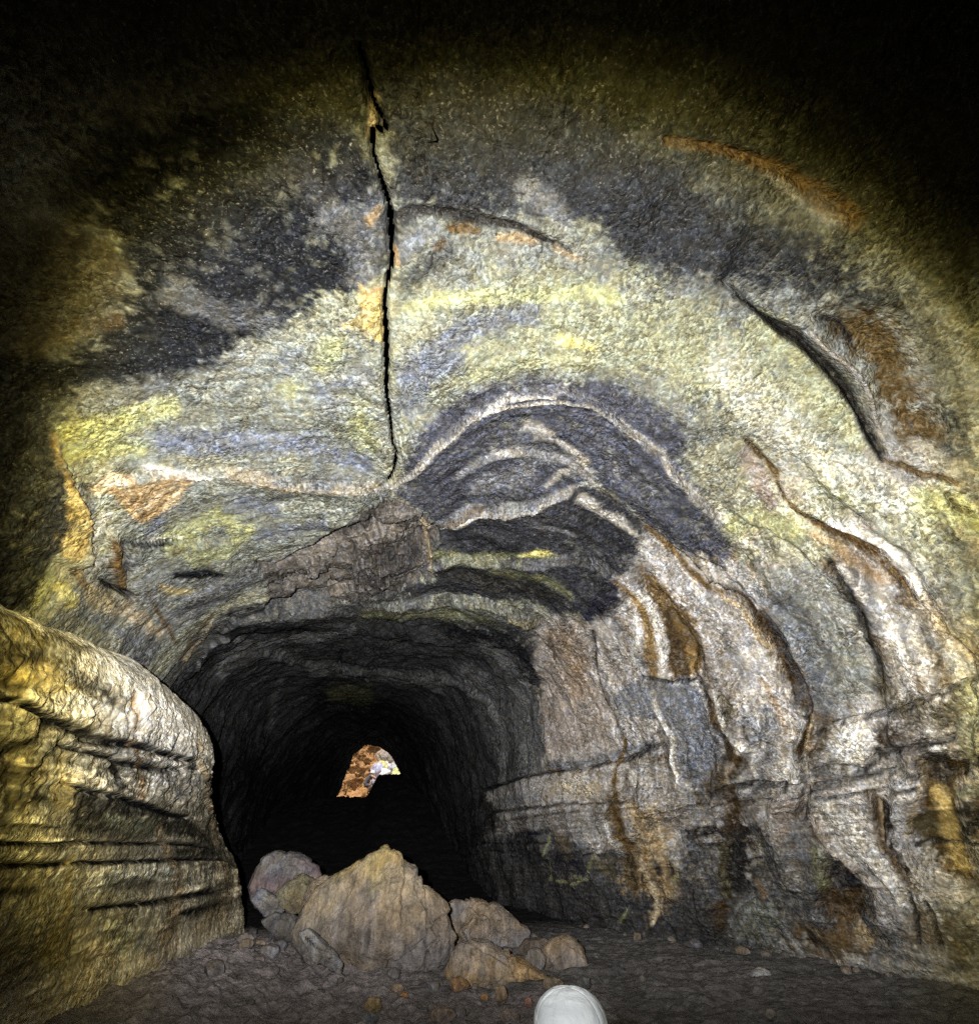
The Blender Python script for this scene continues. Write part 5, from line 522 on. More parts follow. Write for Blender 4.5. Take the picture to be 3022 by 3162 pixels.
# loose rocks: name, label, category, group, spot on the floor, heading, thickness, two colours, outline (m), seed ...
ROCKS = [['boulder', 'huge tan boulder with a knobbly peak and yellowish top, largest of the rock pile', 'boulder', None, [0.588, 9.6], -0.0612, 1.5, (0.27, 0.215, 0.145), (0.165, 0.14, 0.12), [[-1.239, 0.381], [-1.168, 0.704], [-1.013, 0.943], [-0.661, 1.079], [-0.431, 1.129], [-0.319, 1.26], [-0.173, 1.326], [0.02, 1.264], [0.264, 1.083], [0.499, 0.977], [0.715, 0.871], [0.888, 0.61], [1.009, 0.334], [0.956, 0.044], [0.737, -0.147], [0.402, -0.246], [-0.035, -0.26], [-0.411, -0.141], [-0.726, 0.031], [-1.031, 0.206]], 3, 10, 1.0, 6],
 ['stone', 'tiny flat grey stone lying on the shoulder of the huge tan boulder', 'stone', None, [0.139, 9.5], -0.0146, 0.15, (0.24, 0.235, 0.23), (0.18, 0.18, 0.18), [[-0.172, 1.152], [-0.118, 1.216], [-0.008, 1.215], [0.09, 1.181], [0.159, 1.135], [0.005, 1.111]], 4, 7, 1.0, 3],
 ['boulder', 'grey boulder with a pinkish right side, farthest back beside the left wall', 'boulder', None, [-1.308, 12.4], 0.1051, 1.0, (0.2, 0.19, 0.19), (0.21, 0.16, 0.16), [[-0.641, 0.804], [-0.597, 1.084], [-0.474, 1.247], [-0.25, 1.32], [0.079, 1.24], [0.425, 1.084], [0.541, 0.94], [0.394, 0.78], [0.081, 0.668], [-0.151, 0.441], [-0.483, 0.49]], 5, 7, 1.0, 5],
 ['boulder', 'olive tan wedge of rock under the grey pinkish boulder', 'boulder', None, [-1.008, 11.3], 0.089, 0.6, (0.22, 0.19, 0.11), (0.15, 0.13, 0.09), [[-0.373, 0.789], [-0.221, 0.96], [0.027, 1.037], [0.227, 0.966], [0.148, 0.776], [0.06, 0.521], [-0.083, 0.47], [-0.276, 0.658]], 6, 7, 1.0, 5],
 ['boulder', 'upright tan slab leaning on the left side of the huge boulder', 'boulder', None, [-0.577, 10.6], 0.0544, 0.6, (0.25, 0.19, 0.13), (0.18, 0.145, 0.11), [[-0.32, 0.326], [-0.296, 0.682], [-0.172, 0.971], [0.012, 1.066], [0.177, 0.993], [0.133, 0.759], [0.003, 0.561], [-0.021, 0.252], [-0.173, 0.22]], 7, 7, 1.0, 5],
 ['boulder', 'smooth grey slab lying in the soil at the foot of the huge boulder', 'boulder', None, [-0.302, 8.9], 0.0339, 0.4, (0.19, 0.185, 0.185), (0.15, 0.145, 0.145), [[-0.382, 0.533], [-0.243, 0.572], [-0.013, 0.415], [0.234, 0.218], [0.221, 0.086], [0.045, 0.154], [-0.149, 0.285]], 8, 7, 1.0, 5],
 ['boulder', 'small pale grey slab against the foot of the left wall', 'boulder', None, [-1.428, 11.6], 0.1225, 0.5, (0.21, 0.205, 0.21), (0.16, 0.155, 0.16), [[-0.351, 0.67], [-0.213, 0.812], [0.024, 0.688], [0.211, 0.551], [0.172, 0.409], [-0.079, 0.461]], 9, 7, 1.0, 5],
 ['boulder', 'dark grey block low in the gap beside the left wall', 'boulder', None, [-1.068, 10.8], 0.0985, 0.5, (0.13, 0.125, 0.125), (0.1, 0.095, 0.095), [[-0.389, 0.479], [-0.199, 0.584], [0.081, 0.482], [0.244, 0.318], [0.173, 0.192], [-0.168, 0.27]], 10, 7, 1.0, 5],
 ['boulder', 'long brown and grey slab sloping down behind the right side of the huge boulder', 'boulder', None, [2.195, 10.8], -0.2005, 1.0, (0.24, 0.19, 0.14), (0.2, 0.18, 0.17), [[-0.749, 0.648], [-0.57, 0.765], [-0.392, 0.728], [-0.049, 0.648], [0.227, 0.547], [0.525, 0.362], [0.728, 0.223], [0.685, 0.04], [0.511, -0.139], [0.028, -0.06], [-0.415, 0.021], [-0.583, 0.211]], 11, 7, 1.0, 6],
 ['boulder', 'thin brown tail of rock pointing right along the wall foot', 'boulder', None, [3.101, 11.3], -0.2679, 0.4, (0.19, 0.155, 0.13), (0.16, 0.14, 0.12), [[-0.357, 0.293], [-0.091, 0.206], [0.152, 0.098], [0.319, 0.034], [0.164, -0.039], [-0.136, -0.013]], 12, 7, 1.0, 5],
 ['boulder', 'broad tan block with an orange stained corner in front of the long slab', 'boulder', None, [1.953, 8.7], -0.2209, 0.9, (0.23, 0.195, 0.165), (0.28, 0.2, 0.115), [[-0.648, 0.054], [-0.572, 0.243], [-0.447, 0.373], [-0.289, 0.422], [-0.102, 0.395], [0.07, 0.298], [0.323, 0.192], [0.476, 0.129], [0.637, 0.016], [0.644, -0.096], [0.473, -0.206], [-0.088, -0.208], [-0.49, -0.079]], 13, 7, 1.0, 6],
 ['boulder', 'rounded brown boulder with a pointed top, rightmost of the rock pile', 'boulder', None, [3.089, 9.3], -0.3207, 0.8, (0.25, 0.195, 0.14), (0.19, 0.155, 0.13), [[-0.332, -0.012], [-0.241, 0.212], [-0.078, 0.31], [0.099, 0.361], [0.291, 0.256], [0.383, 0.036], [0.279, -0.158], [0.025, -0.23], [-0.252, -0.203]], 14, 9, 1.0, 5],
 ['boulder', 'small grey brown rock wedged between the broad block and the rounded boulder', 'boulder', None, [2.644, 9.2], -0.2799, 0.4, (0.2, 0.175, 0.155), (0.16, 0.145, 0.13), [[-0.141, 0.128], [-0.076, 0.221], [0.063, 0.234], [0.149, 0.154], [0.096, 0.018], [-0.07, 0.016]], 15, 7, 1.0, 4],
 ['boulder', 'dark brown rock tucked behind the small grey brown rock', 'boulder', None, [2.891, 10.0], -0.2814, 0.5, (0.15, 0.12, 0.1), (0.12, 0.1, 0.085), [[-0.264, 0.115], [-0.143, 0.218], [0.144, 0.253], [0.307, 0.197], [0.149, 0.069], [-0.168, 0.015]], 16, 7, 1.0, 4],
 ['boulder', 'flat dark grey slab lying alone on the bare floor at the right', 'boulder', None, [5.337, 8.3], -0.5715, 0.6, (0.3, 0.285, 0.27), (0.22, 0.21, 0.2), [[-0.377, -0.219], [-0.217, -0.113], [-0.015, -0.003], [0.209, 0.092], [0.348, 0.074], [0.366, 0.001], [0.25, -0.091], [0.021, -0.17], [-0.228, -0.24]], 17, 5, 1.0, 5],
 ['stone', 'pale chip of stone standing alone near the bottom edge, right of the slab', 'stone', None, [4.46, 6.55], -0.5978, 0.094, (0.25, 0.23, 0.19), (0.1875, 0.17250000000000001, 0.14250000000000002), [[0.064, 0.048], [0.033, 0.008], [-0.004, 0.001], [-0.039, 0.009], [-0.04, 0.039], [-0.015, 0.077], [0.02, 0.085], [0.05, 0.076]], 18, 7, 1.0, 4],
 ['stone', 'orange pebble on the soil beside the left wall foot', 'stone', None, [-1.14, 11.77], 0.0966, 0.154, (0.42, 0.23, 0.09), (0.315, 0.17250000000000001, 0.0675), [[0.075, 0.061], [0.057, 0.017], [0.004, 0.0], [-0.064, 0.025], [-0.096, 0.068], [-0.087, 0.115], [-0.024, 0.132], [0.046, 0.111]], 19, 7, 1.0, 4],
 ['stone', 'dark brown stone with an orange face below the left end of the broad block', 'stone', None, [1.36, 8.2], -0.1644, 0.204, (0.3, 0.18, 0.09), (0.22499999999999998, 0.135, 0.0675), [[0.115, 0.067], [0.07, 0.021], [0.002, 0.001], [-0.078, 0.017], [-0.112, 0.069], [-0.087, 0.12], [-0.002, 0.133], [0.068, 0.113]], 20, 7, 1.0, 4],
 ['stone', 'small tan stone touching the foot of the huge boulder', 'stone', None, [0.62, 8.26], -0.0749, 0.134, (0.33, 0.25, 0.18), (0.2475, 0.1875, 0.135), [[0.066, 0.043], [0.037, 0.004], [-0.005, 0.001], [-0.058, 0.013], [-0.083, 0.047], [-0.057, 0.08], [-0.014, 0.097], [0.036, 0.075]], 21, 7, 1.0, 4],
 ['stone', 'bright orange pebble just below the small tan stone', 'stone', None, [0.66, 7.94], -0.0829, 0.103, (0.46, 0.24, 0.08), (0.34500000000000003, 0.18, 0.06), [[0.053, 0.038], [0.039, 0.013], [-0.002, 0.001], [-0.042, 0.018], [-0.061, 0.041], [-0.046, 0.065], [-0.009, 0.073], [0.03, 0.064]], 22, 7, 1.0, 4],
 ['stone', 'small orange pebble below the broad block', 'stone', None, [1.59, 7.77], -0.2018, 0.083, (0.42, 0.24, 0.1), (0.315, 0.18, 0.07500000000000001), [[0.041, 0.034], [0.031, 0.01], [-0.007, -0.0], [-0.04, 0.01], [-0.051, 0.034], [-0.037, 0.059], [-0.007, 0.065], [0.03, 0.057]], 23, 7, 1.0, 4],
 ['stone', 'upright tan stone below the middle of the broad block', 'stone', None, [1.72, 7.46], -0.2266, 0.116, (0.3, 0.22, 0.15), (0.22499999999999998, 0.165, 0.11249999999999999), [[0.071, 0.092], [0.047, 0.026], [0.003, 0.001], [-0.046, 0.035], [-0.058, 0.092], [-0.044, 0.159], [0.005, 0.175], [0.048, 0.157]], 24, 7, 1.0, 4],
 ['stone', 'small pinkish pebble beside the white cap', 'stone', None, [2.0, 7.35], -0.2657, 0.086, (0.36, 0.2, 0.16), (0.27, 0.15000000000000002, 0.12), [[0.055, 0.053], [0.036, 0.014], [0.001, 0.001], [-0.03, 0.017], [-0.04, 0.051], [-0.028, 0.091], [0.006, 0.104], [0.033, 0.092]], 25, 7, 1.0, 4],
 ['stone', 'tall yellowish tan stone standing in the dark soil', 'stone', None, [0.32, 7.5], -0.0426, 0.161, (0.34, 0.25, 0.13), (0.255, 0.1875, 0.0975), [[0.073, 0.073], [0.066, 0.02], [-0.001, 0.0], [-0.071, 0.029], [-0.106, 0.079], [-0.075, 0.133], [-0.019, 0.143], [0.042, 0.134]], 26, 7, 1.0, 4],
 ['stone', 'pale grey stone at the bottom edge below the yellowish tan stone', 'stone', None, [0.26, 7.23], -0.0359, 0.214, (0.24, 0.24, 0.24), (0.18, 0.18, 0.18), [[0.108, 0.039], [0.075, 0.013], [0.002, 0.0], [-0.074, 0.018], [-0.13, 0.048], [-0.08, 0.079], [-0.009, 0.083], [0.078, 0.066]], 27, 7, 1.0, 4],
 ['stone', 'wide pinkish tan stone at the bottom edge, left of the white cap', 'stone', None, [1.0, 7.04], -0.1411, 0.243, (0.32, 0.25, 0.21), (0.24, 0.1875, 0.1575), [[0.138, 0.056], [0.094, 0.018], [-0.006, 0.0], [-0.109, 0.024], [-0.132, 0.06], [-0.099, 0.103], [-0.013, 0.121], [0.085, 0.102]], 28, 7, 1.0, 4],
 ['stone', 'pale tan stone at the bottom edge nearest the white cap', 'stone', None, [1.7, 6.93], -0.2406, 0.182, (0.33, 0.27, 0.23), (0.2475, 0.2025, 0.17250000000000001), [[0.096, 0.046], [0.077, 0.012], [-0.007, 0.0], [-0.082, 0.01], [-0.106, 0.045], [-0.072, 0.081], [-0.005, 0.094], [0.062, 0.079]], 29, 7, 1.0, 4],
 ['stone', 'brown rock poking up just behind the top of the white cap', 'stone', None, [2.52, 8.05], -0.3034, 0.217, (0.23, 0.18, 0.13), (0.17250000000000001, 0.135, 0.0975), [[0.138, 0.066], [0.077, 0.02], [0.003, -0.0], [-0.087, 0.012], [-0.103, 0.062], [-0.077, 0.11], [0.011, 0.122], [0.082, 0.114]], 30, 7, 1.0, 4],
 ['stone', 'dark grey rock behind the right shoulder of the white cap', 'stone', None, [2.88, 7.93], -0.3484, 0.167, (0.14, 0.14, 0.14), (0.10500000000000001, 0.10500000000000001, 0.10500000000000001), [[0.098, 0.061], [0.063, 0.016], [-0.004, 0.0], [-0.062, 0.013], [-0.088, 0.056], [-0.065, 0.096], [0.009, 0.128], [0.076, 0.111]], 31, 7, 1.0, 4]]

# ------------------------------------------------------------------ scene
scene = bpy.context.scene
LINK = scene.collection.objects.link
def tag(o, label=None, cat=None, group=None, kind=None):
    for k, x in (('label', label), ('category', cat), ('group', group), ('kind', kind)):
        if x: o[k] = x
    return o
class NT:                                   # tiny node-graph helper
    def __init__(self, tree): self.t = tree; self.t.nodes.clear()
    def n(self, typ, ins=None, out=0, **props):
        nd = self.t.nodes.new('ShaderNode'+typ)
        for k, x in props.items(): setattr(nd, k, x)
        for k, x in (ins or {}).items():
            if isinstance(x, bpy.types.NodeSocket): self.t.links.new(x, nd.inputs[k])
            else: nd.inputs[k].default_value = x
        return nd.outputs[out] if len(nd.outputs) else None
    def math(self, op, a, b=0.0, c=0.0, clamp=False):
        return self.n('Math', {0: a, 1: b, 2: c}, operation=op, use_clamp=clamp)
    def mapr(self, x, a, b, c, d): return self.n('MapRange', {0: x, 1: a, 2: b, 3: c, 4: d})
    def mix(self, f, a, b, blend='MIX'): return self.n('MixRGB', {0: f, 1: a, 2: b}, blend_type=blend)
    def scalev(self, x, s): return self.n('Mapping', {0: x, 3: s})
    def noise(self, v, scale, detail=5, rough=.6, dist=0.0, out=0):
        return self.n('TexNoise', {'Vector': v, 'Scale': scale, 'Detail': detail, 'Roughness': rough, 'Distortion': dist}, out=out)
def new_mat(name):
    m = bpy.data.materials.new(name); m.use_nodes = True; return m, NT(m.node_tree)
def finish(g, color, rough, bump_h, bump_d, strength=1.0, spec=.5):
    b = g.n('Bump', {'Strength': strength, 'Distance': bump_d, 'Height': bump_h})
    p = g.n('BsdfPrincipled', {'Base Color': color, 'Roughness': rough, 'Normal': b, 'Specular IOR Level': spec})
    g.n('OutputMaterial', {'Surface': p})
def rock_material(name, grain=1.0, contrast=1.0, wet=.5):
    m, g = new_mat(name)
    pos = g.n('TexCoord', out=3); al = g.n('Attribute', attribute_name='along', out=1)
    alb = g.n('Attribute', attribute_name='albedo', out=0)
    flow = g.n('Attribute', attribute_name='flow', out=2); strata = g.n('Attribute', attribute_name='strata', out=2)
    wob = g.noise(pos, 7*grain, 3, .55, out=1); wobs = g.n('VectorMath', {0: wob, 3: 1.0}, operation='SCALE')
    wv = g.n('VectorMath', {0: pos, 1: g.n('VectorMath', {0: wob, 3: .10/grain}, operation='SCALE')}, operation='ADD')
    mid = g.noise(pos, 8*grain, 5, .7); fine = g.noise(wv, 27*grain, 3, .72)
    vo = g.t.nodes.new('ShaderNodeTexVoronoi'); vo.inputs['Scale'].default_value = 24*grain; g.t.links.new(wv, vo.inputs['Vector'])
    cellv = g.n('SeparateColor', {0: vo.outputs[1]}, out=0); cdist = vo.outputs[0]
    aw = g.n('VectorMath', {0: al, 1: g.n('VectorMath', {0: g.noise(pos, 1.9, 3, .55, out=1), 3: .55}, operation='SCALE')}, operation='ADD')
    fl = g.noise(g.scalev(aw, (13, .9, 1)), 1.0, 5, .7); fl2 = g.noise(g.scalev(aw, (52, 3.0, 1)), 1.0, 3, .6)
    st = g.noise(g.scalev(wv, (.8, .7, 22)), 1.0, 5, .7)
    def lift(x, lo, hi, k=contrast): return g.mapr(x, .28, .72, 1-(1-lo)*k, 1+(hi-1)*k)
    mul = g.math('MULTIPLY', lift(mid, .6, 1.35), g.mapr(fine, .33, .67, 1-.74*contrast, 1+.85*contrast))
    mul = g.math('MULTIPLY', mul, g.mapr(cellv, 0, 1, 1-.5*contrast, 1+.6*contrast))
    f1 = g.math('MULTIPLY', g.mapr(fl, .33, .66, .25, 1.85), lift(fl2, .45, 1.6)); s1 = g.mapr(st, .32, .66, .2, 1.9)
    mul = g.math('MULTIPLY', mul, g.math('MULTIPLY_ADD', g.math('SUBTRACT', f1, 1.0), flow, 1.0))
    mul = g.math('MULTIPLY', mul, g.math('MULTIPLY_ADD', g.math('SUBTRACT', s1, 1.0), strata, 1.0))
    patch = g.mapr(g.noise(pos, 1.7, 3, .6), .36, .62, .15, .85)
    mul = g.math('MULTIPLY_ADD', g.math('SUBTRACT', mul, 1.0), g.math('MULTIPLY_ADD', patch, .6, .4), 1.0)
    mul = g.math('MAXIMUM', mul, .1)
    col = g.n('VectorMath', {0: alb, 3: mul}, operation='SCALE')
    tint = g.mix(g.mapr(mid, .42, .6, 0, 1), (1.06, 1.0, .88, 1), (.94, .99, 1.09, 1))
    col = g.mix(1.0, col, tint, 'MULTIPLY')
    h = g.math('ADD', g.math('MULTIPLY', mid, 1.3), g.math('MULTIPLY', fine, .55)); h = g.math('ADD', h, g.math('MULTIPLY', cdist, -.6))
    h = g.math('ADD', h, g.math('MULTIPLY', g.math('MULTIPLY', fl, flow), 1.1)); h = g.math('ADD', h, g.math('MULTIPLY', g.math('MULTIPLY', st, strata), 1.0))
    h = g.math('MULTIPLY', h, patch)
    ro = g.mapr(mid, .35, .65, .42, .75)
    spark = g.mapr(g.noise(wv, 34*grain, 2, .6), .56, .68, .06, wet)       # damp crystals glint here and there
    finish(g, col, ro, h, .05/grain, .9, spark)
    return m
M_ROOF = rock_material('roof_rock', 1.0, 1.0, 1.0); M_BENCH = rock_material('bench_rock', 1.25, .9, .35)

# ---- roof and walls of the passage
def spaced(segs):
    out = [segs[0][0]]
    for a, b, d0, d1 in segs:
        x = a
        while x < b-1e-6:
            x = min(b, x+d0+(d1-d0)*(x-a)/(b-a)); out.append(x)
    return np.array(out)
s = spaced([(-4.0, .5, .15, .08), (.5, 9.6, .022, .024), (9.6, 16, .026, .04), (16, 31, .045, .11)])
v = spaced([(0, 6.0, .024, .024), (6.0, 6.8, .011, .011), (6.8, VW, .024, .024)])
P, nrm = tube_base(s, v/VW)
S2, V2 = np.meshgrid(s, v, indexing='ij'); S2 = S2.astype(np.float32); V2 = V2.astype(np.float32)
# the lava flowed in sheets: q stays constant along one sheet as it drapes from roof to floor
gv = np.interp(v, [0, 3, 5.5, 6.2, 6.55, 6.75, 7.0, 7.25, 7.8, 8.6, 9.5, 10.35, 11.3, 12.2, 13.3, 14.5, 15], [1.5, 1.1, .7, .7, 1.2, 1.9, 1.05, .45, 0, .3, .75, 1.15, 1.4, 1.75, 2.4, 2.5, 2.5])
gv = np.convolve(np.pad(gv, 12, mode='edge'), np.hanning(25)/np.hanning(25).sum(), 'valid')
Q2 = (S2-gv[None, :]*np.interp(s, [-4, 2, 4, 6, 8.5, 12, 31], [.3, .5, .85, 1.0, 1.5, 1.0, .6])[:, None]).astype(np.float32)
n1 = 1.5*fbm(P, 2.1, 4, .55, seed=11); n2 = 1.6*fbm(P, 11.0, 3, .6, seed=12)
low = fbm(P, .55, 4, .55, seed=13)*1.6
nfr = 1.5*fbm(np.stack([Q2*6.5+.5*n1, V2*.4+.4*low, n1*.3], -1), 1.0, 4, .6, seed=14)
side = sstep(9.2, 10.6, V2)                                   # right wall
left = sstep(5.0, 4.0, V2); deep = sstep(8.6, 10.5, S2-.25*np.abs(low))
flow = (1-.4*deep)*np.clip(sstep(2.8, 4.4, S2+.5*low)*.75+.35*side, 0, 1)*np.clip(1-.6*sstep(5.6, 4.6, V2)*sstep(8, 7, S2), 0, 1)
zz = P[..., 2]; strata = np.clip(sstep(3.3, 2.6, zz+.06*S2-.5*side*(S2 < 7)*(7-S2)*.12+.3*n1), 0, 1)
flow = flow*(1-.55*strata)
def lerp(a, b, k): return a*(1-k[..., None])+np.array(b, np.float32)*k[..., None]
col = np.zeros(P.shape, np.float32)+np.array((.15, .152, .13), np.float32)
col = lerp(col, (.1, .1, .095), sstep(-.2, .5, low)*.7); col = lerp(col, (.28, .275, .17), sstep(.05, .6, -low)*.6)
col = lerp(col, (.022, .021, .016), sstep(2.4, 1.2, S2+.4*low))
col = lerp(col, (.3, .28, .25), side*sstep(2, 4, S2)*.8)
col = lerp(col, (.028, .028, .03), deep)  # far passage darkened in the colour, as where the torch fades
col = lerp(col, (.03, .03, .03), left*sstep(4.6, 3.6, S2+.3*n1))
# sheets of differing colour on the right wall and roof
bq = fbm(np.stack([Q2*1.5+.25*low, V2*.10, .3*low], -1), 1.0, 4, .6, seed=15)*1.7+.35*n1; wmask = side*sstep(3.0, 4.6, S2)*sstep(12.5, 10.5, Q2+.9)*sstep(.5, 1.6, zz)
def ramp(x, stops): return np.stack([np.interp(x, [a for a, _ in stops], [c[k] for _, c in stops]) for k in range(3)], -1)
rc = ramp(bq, [(-.75, (.05, .045, .042)), (-.35, (.13, .13, .135)), (-.05, (.22, .215, .21)), (.2, (.34, .32, .29)), (.5, (.43, .405, .37)), (.8, (.3, .25, .19))])
col = col+(rc-col)*(wmask*.9)[..., None]
rq = fbm(np.stack([Q2*2.2+.2*n1, V2*.12, .3*low+5], -1), 1.0, 3, .5, seed=16, ridged=True)
col = lerp(col, (.10, .065, .026), wmask*sstep(.5, .8, rq+.15*n1)*.8)
cmask = (1-side)*sstep(4.0, 5.2, S2)*(1-deep)*.55
rc = ramp(bq, [(-.6, (.06, .06, .07)), (-.2, (.14, .145, .15)), (.2, (.24, .24, .19)), (.6, (.33, .32, .22))]); col = col+(rc-col)*cmask[..., None]
disp = np.zeros(P.shape[:2])
nf = nfr*np.maximum(flow, .85*side); scar = {'SC': np.zeros(disp.shape)}
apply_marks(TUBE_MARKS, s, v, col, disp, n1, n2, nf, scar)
warp = .5*fbm(P, .8, 3, seed=21)
ribs = fbm(np.stack([Q2*2.4+warp*.7, V2*.22, warp], -1), 1.0, 5, .55, seed=22)
ph = Q2*1.25+(.35+.6*deep)*low+.25*warp; saw = ph-np.floor(ph); drape = saw**1.6*sstep(1.0, .9, saw)
led = fbm(np.stack([S2*.35, V2*.1, zz*5.5+.35*S2*side+warp*.6], -1), 1.0, 4, .6, seed=23, ridged=True)
disp += .05*fbm(P, 2.0, 3, seed=24)+.028*fbm(P, 6.5, 4, .6, seed=25)*(1-.35*flow)+.016*fbm(P, 15, 3, .6, seed=26, ridged=True)
disp += .16*ribs*flow-.06*led*strata+(.17*wmask+.10*deep)*(drape-.3)+deep*.26*fbm(P, .8, 3, seed=29)
# thin darker bands on the low walls, set by the ledge noise
dark_bands = sstep(.12, .55, led+.35*n2)*strata*(1-.5*sstep(1.3, .8, zz)); col = col*(1-dark_bands*(.6-.2*side))[..., None]
col = col*(1+.65*np.clip(nfr, -1, 1)*flow*(1-deep*.3))[..., None]
# the broken scar has flat, angular faces
sk = scar['SC']; blk = fbm(np.stack([P[..., 0]*.9+.25*n1, P[..., 1]*1.5, P[..., 2]*.4], -1), 1.0, 3, .5, seed=27)*5
step = np.floor(blk); fr = blk-step; disp += sk*(-.16*(step+sstep(.8, 1, fr))-.05*fbm(P, 5, 4, .6, seed=28, ridged=True))
col = col*(1+sk*(.22*np.sin(step*2.4)-.45*sstep(.84, .97, fr)))[..., None]
# the fissure that splits the roof
cp = np.array([c[:2] for c in CRACK]); cM = [np.array(c[2:]).reshape(2, 2) for c in CRACK]
j0, j1 = np.searchsorted(v, [5.9, 6.9]); i0, i1 = np.searchsorted(s, [1.2, 6.2]); Sc, Vc = S2[i0:i1, j0:j1], V2[i0:i1, j0:j1]
dm = np.full(Sc.shape, 9.0)
for k in range(len(cp)-1):
    p, q = cp[k], cp[k+1]; h = np.clip(((Sc-p[0])*(q[0]-p[0])+(Vc-p[1])*(q[1]-p[1]))/max(((q-p)**2).sum(), 1e-9), 0, 1)
    Mi = [cM[k][a][b]+(cM[k+1][a][b]-cM[k][a][b])*h for a in (0, 1) for b in (0, 1)]
    ds = Sc-(p[0]+h*(q[0]-p[0])); dv = Vc-(p[1]+h*(q[1]-p[1])); dm = np.minimum(dm, np.hypot(Mi[0]*ds+Mi[1]*dv, Mi[2]*ds+Mi[3]*dv))
jag = n2[i0:i1, j0:j1]*.55+n1[i0:i1, j0:j1]*.5
cr = sstep(1.25, .75, dm+jag)
disp[i0:i1, j0:j1] += -.09*sstep(2.6, 1.0, dm+jag)-.02*sstep(6, 1, dm)
col[i0:i1, j0:j1] = lerp(col[i0:i1, j0:j1], (.02, .017, .014), cr)  # slit edges coloured near black to read as the crack's shade
P = P+nrm*disp[..., None]
slit = np.zeros((len(s)-1, len(v)-1), bool); slit[i0:i1-1, j0:j1-1] = ((dm+jag*.8) < 1.0)[:-1, :-1]
P[:, 0, 2] = -.6; P[:, -1, 2] = -.6
lab = dict(flow=flow, strata=strata*(1-.35*side)); uv = np.stack([Q2, V2], -1)
vm = (v[:-1]+v[1:])/2; wob = .18*np.sin(s[:-1]*1.9)+.1*np.sin(s[:-1]*4.7)
VC = vm[None, :]+wob[:, None]
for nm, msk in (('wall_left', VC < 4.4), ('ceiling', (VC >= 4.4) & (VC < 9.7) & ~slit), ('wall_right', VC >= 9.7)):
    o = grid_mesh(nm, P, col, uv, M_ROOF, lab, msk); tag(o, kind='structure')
    if nm == 'ceiling': o['label'] = 'arched lava tube roof with dark and yellow mineral bands and one long crack'
    if nm == 'wall_left': o['label'] = 'yellow stained upper wall with an orange patch above the pale rock ledge'
    if nm == 'wall_right': o['label'] = 'pale rippled right wall with brown water streaks and dark horizontal ledges'
# hollow above the open fissure
ci = np.searchsorted(s, cp[:, 0]); cj = np.searchsorted(v, cp[:, 1]); path = P[np.clip(ci, 0, len(s)-1), np.clip(cj, 0, len(v)-1)]
order = np.argsort(path[:, 1]); path = path[order]; path = np.r_[path[:1]-[0, .5, 0], path, path[-1:]+[0, .5, 0]]; ring = []
for c in path: ring.append([c+np.array(d_) for d_ in ((-.42, 0, -.0), (-.5, 0, .5), (-.5, 0, 2.6), (.5, 0, 2.6), (.5, 0, .5), (.42, 0, -.0))])
bm = bmesh.new(); R_ = [[bm.verts.new(q) for q in r] for r in ring]
for a, b in zip(R_[:-1], R_[1:]):
    for k in range(5): bm.faces.new((a[k], a[k+1], b[k+1], b[k]))
bm.faces.new(R_[0]); bm.faces.new(R_[-1])
me = bpy.data.meshes.new('fissure'); bm.to_mesh(me); bm.free(); me.materials.append(M_BENCH); o = bpy.data.objects.new('fissure', me); LINK(o); tag(o, 'black hollow inside the long roof crack', kind='structure')
# added cap behind the camera, keeps outside light from leaking in
bm = bmesh.new(); vs = [bm.verts.new(P[0, j]) for j in range(0, P.shape[1], 8)]; bm.faces.new(vs)
me = bpy.data.meshes.new('light_block_back'); bm.to_mesh(me); bm.free(); o = bpy.data.objects.new('light_block_back', me); LINK(o); me.materials.append(M_BENCH)
tag(o, 'added unseen cap closing the passage behind the camera against outside light', kind='structure')
del P, col, disp, n1, n2, low, ribs, led, warp, S2, V2, nf, nfr, Q2, bq, rc, rq, ph, saw, drape, wmask

# ---- the bulging bench of rock
s = spaced([(-3, 2, .12, .06), (2, 12.9, .02, .02), (12.9, 15, .05, .1)]); v = spaced([(0, 4.2, .016, .016), (4.2, BW, .04, .06)])
P, nrm = bench_base(s, v/BW); S2, V2 = np.meshgrid(s, v, indexing='ij')
n1 = 1.5*fbm(P, 2.6, 4, .55, seed=31); n2 = 1.6*fbm(P, 13, 3, .6, seed=32); low = 1.6*fbm(P, .7, 3, seed=33); zz = P[..., 2]
col = np.zeros(P.shape, np.float32)+np.array((.50, .45, .32), np.float32)
col = lerp(col, (.2, .18, .13), sstep(-.1, .6, low)*.7); col = lerp(col, (.46, .43, .37), sstep(1.7, 2.6, zz)*sstep(4, 6, S2)*.7); col = lerp(col, (.50, .44, .31), sstep(.9, .2, zz+.25*n1)*.85)
disp = np.zeros(P.shape[:2]); apply_marks(BENCH_MARKS, s, v, col, disp, n1, n2, .8*fbm(np.stack([S2*.8, S2*0, zz*8], -1), 1.0, 3, seed=39))
strata = np.clip(sstep(2.9, 2.3, zz+.1*n1)*sstep(.1, .5, zz+.1*n1), 0, 1)
led = fbm(np.stack([S2*.3, V2*.05, zz*5+.12*S2+.5*fbm(P, .9, 2, seed=36)], -1), 1.0, 4, .6, seed=34, ridged=True)
dark_bands = sstep(.1, .5, led+.4*n2)*strata; col = col*(1-.75*dark_bands*sstep(.35, .8, zz))[..., None]  # darker bands laid along the grooves of the ledge face
lipm = sstep(2.1, 2.6, V2)*sstep(3.6, 3.2, V2); disp += lipm*(.10*fbm(P, 2.4, 4, .6, seed=40)+.05*fbm(P, 5, 3, .6, seed=48, ridged=True))
